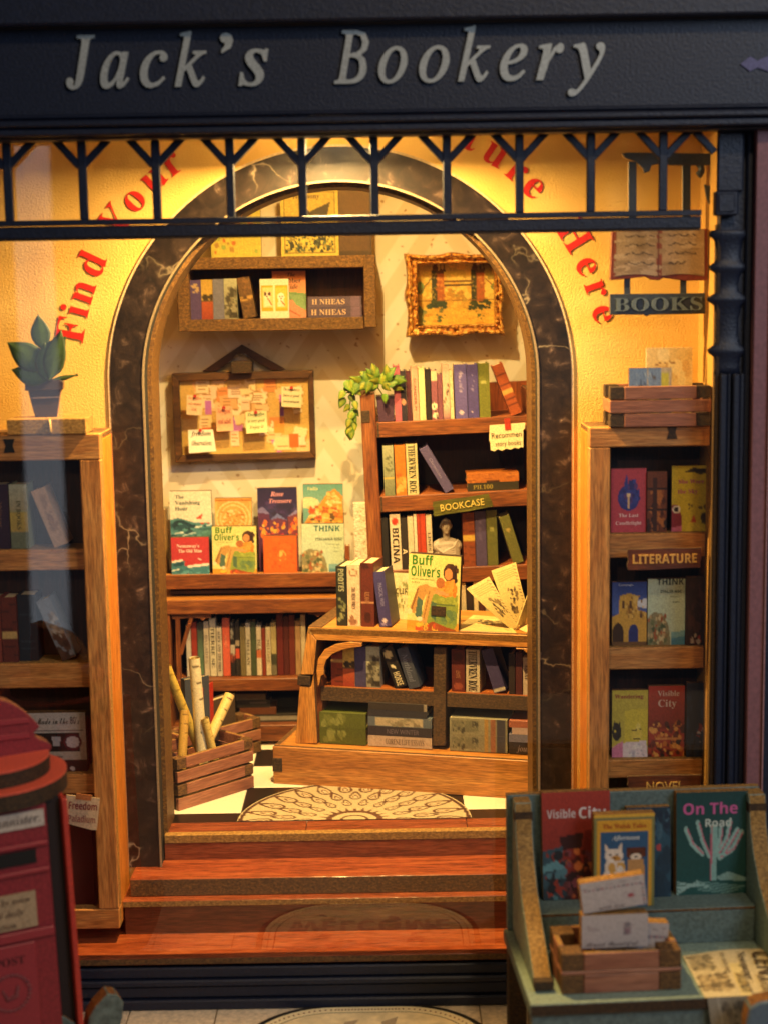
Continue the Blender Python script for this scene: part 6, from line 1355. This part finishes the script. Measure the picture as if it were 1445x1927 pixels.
for k in range(46):
    x, y, s_ = g2.uniform(-.15, .15), g2.uniform(-.15, .17), g2.uniform(.012, .03); th_ = g2.uniform(0, 3)
    m.add([(x+s_*math.cos(th_+q_)*r_, y+s_*math.sin(th_+q_)*r_, .0053+.00001*k) for q_, r_ in ((0, 1), (1.8, .5), (3.14, .8), (4.5, .5))], [(0, 1, 2, 3)], int(g2.integers(3)))
m.build('leaf_print', [plain('a8977a', .7), plain('8a7c74', .7), plain('b8a878', .7)], mat_)
m = M(); text(m, 'WELCOME', 'S', 0, 0, .055, fit=.33); m.v = [(x, z-.12, .006) for x, y, z in m.v]; m.build('lettering', plain('a8967c', .7), mat_)

# ---- post box
MYAW = R(24); mo = U(88, 1650, -.52); MBX = T('post_box', 'dark red layered wooden post box with slot and notice at the left', 'post box', (mo.x, mo.y, ZG), (0, R(-1.6), MYAW))
MF = XF[MBX.name]
PRED = plain('84282e', .45, .12, 0, .2, 200); PRED2 = plain('923036', .45, .1); PRED_LIT = plain('d85a42', .5, .1)  # rim tops: the same red with warm light from above put into the colour
def mp(px, py, ly=0): p = place(MF, px, py, ly); return p.x, p.z
xe, zt_ = mp(86, 1512); W0 = .30
M().box(-W0, xe, 0, .24, 0, zt_).build('body', PRED, MBX, bevel=.002)
M().box(xe+.0005, xe+.024, .012, .24, 0, zt_+.004).build('corner_recess', plain('1c0c08', .7), MBX)
M().box(xe+.0245, xe+.0335, -.006, .235, 0, zt_+.004).build('side_flange', plain('b23628', .5), MBX, bevel=.0015)
for y, h_ in ((1588, .008), (1638, .008), (1752, .016)):
    x, z = mp(40, y); M().box(-W0, xe-.0015, -.007, -.0005, z-h_, z).build('ledge', PRED2, MBX, bevel=.002)
x, z = mp(68, 1615); M().box(-.2, x, -.004, -.0005, z-.006, z+.016).build('letter_slot', BLACK, MBX)
x, z = mp(82, 1536); M().box(-.2, x, -.004, -.0005, z-.014, z+.013).build('name_plate', plain('b3a79a', .6), MBX)
m = M(); text(m, 'Vile Bannister.', 'i', x-.006, z-.006, .014, y=-.0046, align='r'); m.build('plate_lettering', plain('2a2024', .6), MBX)
x, z = mp(68, 1706); M().box(-.2, x, -.004, -.0005, z-.031, z+.028).build('notice', plain('a08868', .65), MBX)
m = M()
for k, s_ in enumerate(('letters by noon', 'and daily', 'collection')): text(m, s_, 'i', x-.010-.012*k, z+.012-.02*k, .010, y=-.0046, align='r')
m.build('notice_lettering', plain('4a3226', .6), MBX)
xd, zd = mp(66, 1770); M().box(-W0, xd, -.004, -.0005, .02, zd).build('door', PRED2, MBX, bevel=.003)
x, z = mp(46, 1806); m = M(); text(m, 'POST', 'b', x, z-.004, .013, y=-.0048, align='r'); m.build('door_lettering', plain('3c0c10', .6), MBX)
x, z = mp(20, 1868); m = M()
for k in range(26):
    a0 = math.pi*2*k/26; r_ = .030; m.ball((x+r_*math.cos(a0)*1.0, -.005, z+r_*math.sin(a0)), (.0045, .0016, .0028), 6, 4)
m.tube([(x-.014, -.004, z+.008), (x-.006, -.004, z-.010), (x+.008, -.004, z-.006), (x+.012, -.004, z+.010)], [.002, .004, .005, .003], 6)
m.build('wreath_emblem', plain('7c3a3c', .6), MBX)
c1 = place(MF, -14, 1450, .10); s_ = .00082
M().lathe([(.118, -.030), (.119, -.004)], 48, (c1.x, .10, zt_+.032), 0).build('lower_rim', MDF_D, MBX)
M().lathe([(.119, 0), (.119, .0035)], 48, (c1.x, .10, zt_+.0285), 0).build('rim_top', PRED_LIT, MBX)
M().lathe([(.092, -.028), (.093, -.004)], 48, (c1.x, .10, zt_+.0605), 0).build('upper_rim', MDF_D, MBX)
M().lathe([(.093, 0), (.093, .0035)], 48, (c1.x, .10, zt_+.057), 0).build('rim_top', PRED_LIT, MBX)
def mq(*pts): return [mp(x, y, .09) for x, y in pts]
m = M(); m.prism(mq((-70, 1312), (0, 1318), (18, 1323), (38, 1334), (55, 1347), (66, 1358), (75, 1368), (70, 1374), (64, 1378), (66, 1387), (76, 1393), (88, 1397), (97, 1403), (97, 1411), (-70, 1450)), .09, .125, 0, 1); m.build('crest', [PRED, mdf('crest_edge', '5a2a18', '9a5c38', 'c89a6a')], MBX, bevel=.0015)
for y0, y1 in ((1352, 1362), (1380, 1390)):
    m = M(); m.prism(mq((-70, y0+10), (52, y0-2), (56, y1-2), (-70, y1+12)), .086, .0895); m.build('crest_moulding', PRED2, MBX, bevel=.001)

# ---- blue grey petals at the bottom left
pe_ = T('wooden_cutout', 'pair of blue grey wooden petals with brown edges beside the post box', 'ornament', (U(150, 1927, -.47).x, -.46, ZG))
BG = plain('56645e', .6, .18, 0, .2, 90)
def pet(pts, d, yaw):
    q = [U(x, y, d) for x, y in pts]; c = q[0]; m = M(); m.T = Matrix.Translation(Vector((c.x, d, 0))) @ Matrix.Rotation(yaw, 4, 'Z') @ Matrix.Translation(Vector((-c.x, -d, 0)))
    m.prism([(p.x, max(p.z, ZG)) for p in q], d, d+.035, 0, 1); m.build('petal', [BG, mdf('petal_edge', '3a2412', '74491e', 'a8742c')], pe_, world=True, bevel=.002)
pet([(166, 2080), (162, 1960), (168, 1920), (180, 1900), (204, 1879), (222, 1884), (234, 1900), (232, 1930), (215, 1985), (190, 2080)], -.47, R(22))
pet([(165, 2080), (150, 1950), (140, 1925), (120, 1910), (96, 1906), (92, 1925), (108, 1970), (150, 2080)], -.50, R(14))

# ---- book stall
SYAW = R(3.6); so_ = U(997, 1893, -.62)
SO = T('book_stall', 'sage green and brown wooden book stall with stepped shelf at the right', 'stall', tuple(so_), (0, 0, SYAW))
SF = XF[SO.name]
SAGE = plain('566866', .6, .14, 0, .25, 160); SAGE2 = plain('76897e', .6, .12, 0, .25, 160); SM = [SAGE, MDF, SAGE2]
def spt(px, py, ly): return place(SF, px, py, ly)
SW = .50; TT = .020
M().box(0, SW, 0, .30, -TT, 0, 0, 1, 2).build('table_board', [SAGE, MDF_D, SAGE2], SO, bevel=.0015)
M().box(.004, SW, .006, .028, -.14, -TT-.0005).build('front_apron', SAGE, SO)
for x in (.004, SW-.035):
    for y in (.03, .26): M().box(x, x+.03, y, y+.03, ZG-so_.z, -TT-.0005).build('leg', MDF_D, SO)
hb = spt(1200, 1488, .292).z
M().box(.006, .448, .290, .308, .0005, hb, 0, 0, 1).build('back_board', [SAGE, MDF_L], SO, bevel=.0015)
for x0_ in (.0145, .419):
    m = M(); pts = [(.289, .0005), (.046, .0005), (.058, .014), (.085, .034), (.135, .066), (.190, .105), (.228, .15), (.247, .19), (.255, hb-.012), (.257, hb-.003), (.289, hb-.002)]
    n = len(pts); th_ = .029
    m.add([(x0_, y, z) for y, z in pts]+[(x0_+th_, y, z) for y, z in pts], [list(range(n)), list(range(n, 2*n))[::-1]]+[(i, (i+1) % n, (i+1) % n+n, i+n) for i in range(n)], [0, 0]+[1]*n); m.build('side_panel', [SAGE2, MDF_L], SO, bevel=.0012)
    M().box(x0_-.0006, x0_+th_+.0006, .2515, .27, hb-.034, hb-.018).build('joint_peg', MDF_D, SO)
    M().box(x0_-.0006, x0_+th_+.0006, .042, .06, .004, .018).build('joint_peg', MDF_D, SO)
zs_ = spt(1340, 1712, .205).z
M().box(.0445, .418, .205, .216, .0005, zs_-.002, 0).build('step_front', [SAGE], SO, bevel=.001)
M().box(.0445, .418, .204, .289, zs_-.0018, zs_+.004, 1, 1, 0).build('step_top', [SAGE, MDF], SO, bevel=.001)
zp_ = zs_+.0043
SG = 'books displayed on the stall'
EDG = mdf('stall_book_edge', '4a3014', '86602a', 'b88c48')
def sb_(x0, y0, x1, y1, ly, art, l, texts, roll=0, thick=.019, zb=None, lean=0): return cover(SF, ly, x0, y0, x1, y1, art, l, SG, thick=thick, zb=zb or zp_, texts=texts, roll=roll, edge=EDG, lean=lean)
sb_(1022, 1497, 1150, 1685, .262, art_city(), 'red book with a dark townscape at the left of the stall step', [('Visible', 'S', 'c4b4b0', .28, .24, .075, .42), ('City', 'S', 'd0c4c0', .74, .25, .10, .4)], roll=-.3, lean=R(-4))
a = Art(48, 70, '1f3e50').b(0, 0, 1, 1, ['1a3446', '24485a', '183040'], 60, 4, .1).e(.72, .45, .06, .04, 'a84040').b(.55, .05, 1, .3, ['3a5a6a', '16283a'], 20, 5, .06).n(.08)
sb_(1180, 1525, 1262, 1688, .258, a, 'dark blue book half hidden in the middle of the stall step', [], thick=.017, lean=R(-4))
a = Art(54, 110, '7d7c48').r(.06, .06, .94, 1, 'd09a2c').r(.12, .19, .88, 1, '2c5478').r(.0, 0, 1, .035, 'd8a838').r(.06, .055, .94, .065, '5a6a5a')
a.p([(.18, .30), (.29, .42), (.2, .43)], 'dcc8b0').p([(.47, .29), (.36, .41), (.47, .43)], 'dcc8b0').e(.33, .445, .15, .075, 'ded0be').e(.36, .48, .08, .035, 'c08a3c').e(.27, .435, .022, .01, '2a1a14').e(.38, .435, .022, .01, '2a1a14').e(.34, .47, .022, .009, '2a1a14').p([(.2, .5), (.5, .5), (.54, .8), (.14, .8)], 'd8c8b4').b(.22, .52, .48, .7, ['c89a4c', 'e0d4c4'], 14, 3, .04)
a.r(.54, .36, .86, .46, '4a2010').e(.69, .43, .15, .07, '5c2c18').e(.69, .465, .09, .04, 'dccab4').e(.63, .425, .022, .01, '140c08').e(.75, .425, .022, .01, '140c08').e(.69, .46, .03, .01, '1a0e0a').p([(.56, .49), (.82, .49), (.84, .8), (.56, .8)], 'b88a54').n(.05)
sb_(1117, 1535, 1230, 1715, .222, a, 'yellow and blue book with two dogs in front on the stall step', [('The Welsh Tales', 'b', '9a3c1c', .5, .15, .05, .72), ('Afternoon', 'i', 'c8ccc8', .52, .275, .05, .6)], thick=.02)
a = Art(70, 88, '14403e').g('123c3c', '164a46', 0, 1)
for pts, c_ in (([(.48, .86), (.47, .32), (.57, .32), (.56, .86)], '7fa8a0'),): a.p(pts, c_)
for q_ in (((.14, .36), (.22, .5), (.36, .6)), ((.30, .30), (.36, .46), (.46, .62)), ((.62, .36), (.60, .5), (.54, .62)), ((.74, .30), (.70, .46), (.58, .6)), ((.9, .40), (.78, .56), (.6, .64)), ((.84, .38), (.74, .5), (.66, .6))):
    for (xa_, ya_), (xb_, yb_) in zip(q_, q_[1:]): a.l(xa_, ya_, xb_, yb_, .055, '86aca4')
    for (xa_, ya_), (xb_, yb_) in zip(q_, q_[1:]): a.l(xa_+.02, ya_, xb_+.02, yb_, .016, 'b86a78')
a.l(.49, .34, .48, .85, .02, 'b0606e').p([(0, .96), (.0, .88), (.35, .84), (.62, .88), (1, .92), (1, 1), (0, 1)], '1c4c48').p([(.55, .83), (.72, .78), (.99, .85), (.99, .88), (.6, .86)], '7a9c94')
for k in range(7): a.l(.02, .99-.02*k, .30+.03*k, .86+.012*k, .012, '8fb0a8')
for k in range(5): a.l(.3, .87+.02*k, .95-.05*k, .93+.015*k, .010, '6a9088')
a.n(.06)
sb_(1272, 1496, 1407, 1683, .262, a, 'dark green cactus book with pink title at the right of the stall step', [('On The', 'S', 'b8578a', .47, .215, .105, .82), ('Road', 'S', 'b4beb4', .58, .34, .075, .36)], roll=.3, thick=.021, lean=R(-3))
# crate with envelopes on the stall
q0, q1 = spt(1056, 1868, .030), spt(1282, 1868, .030)
sc_ = SF @ Vector((q0.x, .030, .0006))
kt = T('crate', 'small brown slatted crate holding envelopes on the stall table', 'crate', tuple(sc_), (0, 0, SYAW), 'small wooden crates')
ln = q1.x-q0.x; hh = .067; w = .036; dpt = .115
for k, (za, zb_, ins) in enumerate(((0, .46, 1), (.47, .56, 0), (.57, 1, 1))):
    i_ = w if ins else 0
    for ya in (0, dpt-.010): M().box(i_, ln-i_, ya, ya+.010, za*hh, zb_*hh, top=1).build('slat', [W_SLAT, MDF_L], kt, bevel=.0015)
    for xa_ in (0, ln-.010): M().box(xa_, xa_+.010, (w if ins else .0104), dpt-(w if ins else .0104), za*hh, zb_*hh, top=1).build('slat', [W_SLAT, MDF_L], kt, bevel=.0015)
    if ins:
        for xa_ in (0, ln-w):
            for ya in (0, dpt-w): M().box(xa_+.0006, xa_+w-.0006, ya+.0006, ya+w-.0006, za*hh+.0004, zb_*hh-.0002).build('corner_block', MDF, kt, bevel=.001)
M().box(.011, ln-.011, .0105, dpt-.0105, .001, .006).build('base', MDF_D, kt)
def env(px, py, w_, h_, ly, roll, label, top, lines, z=None):
    A = spt(px, py, ly); A.z = z if z is not None else A.z
    mt = SF @ Matrix.Translation(A) @ Matrix.Rotation(R(roll), 4, 'Y'); t = T('envelope', label, 'envelope', mt.to_translation(), mt.to_euler(), 'envelopes in the stall crate')
    M().box(0, w_, 0, .022, 0, h_).build('board', EDG, t, bevel=.001)
    a = Art(64, 40, 'b5aba6').n(.04, 3)
    if top:
        for k in range(14): a.r(.06+k*.065, .26, .095+k*.065, .30, ['8a4a58', '4a4a5a'][k % 2])
        a.e(.76, .62, .05, .06, '9a3a4a').e(.74, .6, .1, .13, 'a89a98', .8).l(0, .22, .98, .1, .012, '8f8480')
        for k in range(6): a.r(.93, .3+k*.12, .97, .36+k*.12, ['8a4a58', '4a4a5a'][k % 2])
    else:
        a.r(.62, .25, .74, .6, '9a8a88').b(.62, .25, .74, .6, ['8a6a70', '7a7274'], 14, 4, .03).e(.84, .35, .09, .13, 'a09490', .8).b(.1, .3, .3, .5, ['a89c98'], 6, 3, .05)
    sheet('envelope_print', a, lambda u, v: (u*w_, -.0008, (1-v)*h_), t)
    m = M(); text(m, lines, 's', w_*.45, h_*(.06 if not top else .05), h_*.14, y=-.0014, maxw=w_*.8); m.build('handwriting', plain('3a3440', .6), t)
env(1094, 1782, .107, .055, .064, 0, 'lower white envelope with stamp and black script in the stall crate', False, 'Almost Beautiful', z=.0615)
env(1098, 1715, .106, .052, .070, -7.5, 'upper white airmail envelope with red dashes tilted in the stall crate', True, 'with love') if False else env(1097, 1718, .104, .050, .068, -7, 'upper white airmail envelope with red dashes, tilted over the stall crate', True, 'with love', z=.118)
env(1172, 1752, .068, .088, .086, 5, 'pale airmail envelope standing at the right behind the stacked ones in the stall crate', True, 'dear', z=.0065)
env(1120, 1752, .080, .080, .094, -3, 'white envelope standing furthest back in the stall crate', False, 'my friend', z=.0065)
# newspaper
npz = .0008
nw = T('newspaper', 'folded yellowed newspaper hanging over the right front of the stall', 'newspaper', tuple(SF @ Vector((.34, .0, .001))), (0, 0, SYAW))
def onS(px, py, z): 
    inv = SF.inverted(); o = inv @ CAM; v = inv.to_3x3() @ ray(px, py); return o+v*((z-o.z)/v.z)
NA, NB, NC, ND = onS(1284, 1797, .004), onS(1440, 1783, .004), onS(1470, 1866, .004), onS(1330, 1882, .004)
NC.y = max(NC.y, -.004); ND.y = -.002; NC.y = -.002
a = Art(70, 90, 'cdbd92').n(.05, 2)
for k in range(9):
    for j in range(20): a.l(.04+k*.035, .05+j*.03, .065+k*.035, .05+j*.03, .008, 'a8966c') if (k+j) % 5 else None
a.r(.05, .05, .30, .40, 'b0a078').b(.05, .05, .30, .4, ['8f8260', 'a89870', '786c50'], 60, 3, .03).r(.04, .5, .42, .86, 'a8946a').b(.04, .5, .42, .86, ['8a7854', 'b8a478', '6e6046'], 90, 4, .03).r(.48, .3, .62, .98, 'd6c488').n(.05)
def npP(u, v):
    A = NA*(1-u)+NB*u; B = ND*(1-u)+NC*u; p = A*(1-v)+B*v; return SF @ Vector((p.x, p.y, .0015+.004*(1-v)*math.sin(3*u)**2+.0006*math.sin(17*v)))
sheet('upper_sheet', a, npP, nw, world=True)
a2 = Art(40, 50, '8f8672').n(.06, 3).b(.3, .1, .9, .7, ['6a6256', '7a7264', '5c564c'], 70, 4, .06).l(.24, 0, .3, 1, .03, 'b0a894')
ax_, bx__ = ND.x+.004, ND.x+.075
sheet('hanging_sheet', a2, lambda u, v: SF @ Vector((ax_+(bx__-ax_)*u+.012*v, -.003-.008*math.sin(v*1.6)-.002*math.sin(u*5)*v, .0012-v*.10)), nw, world=True)
m = M(); ml = [plain('4a3a28', .7), plain('6a5a40', .7)]
def ntext(s_, style, u, v, h_, mi):      # lines of print run away from the shopper, turned a quarter
    vv, ff = glyphs(s_, style); x0 = min(p[0] for p in vv); x1 = max(p[0] for p in vv); k = h_/.69
    O = npP(u, v); E1 = (npP(u, min(1, v+.2))-O); E1.normalize(); E2 = Vector((0, 0, 1)).cross(E1)
    m.add([O+E1*((gx-x0)*k)+E2*(gy*k)+Vector((0, 0, .0028)) for gx, gy in vv], ff, mi)
ntext('CENT', 'S', .80, .1, .030, 0); ntext('Newspaper mind', 'b', .62, .10, .014, 0); ntext('AUNT', 'S', .50, .55, .016, 1); ntext('the daily page', 'r', .42, .08, .009, 1); ntext('MAYOR', 'S', .76, .6, .012, 1)
m.build('lettering', ml, nw, world=True)
gb = T('wooden_block', 'grey blue board with a rough brown edge at the lower right corner', 'board', tuple(U(1430, 1910, -.68)))
m = M(); q = [U(x, y, -.68) for x, y in ((1404, 1990), (1404, 1928), (1411, 1898), (1428, 1888), (1500, 1876), (1500, 1990))]; c_ = q[0]; m.prism([(p.x, p.z) for p in q], -.68, -.645, 0, 1); m.build('board', [plain('5a6a74', .6), mdf('petal_edge')], gb, world=True, bevel=.003)
print('objects', len(S.objects), 'tris', sum(len(o.data.polygons) for o in S.objects if o.type == 'MESH'))
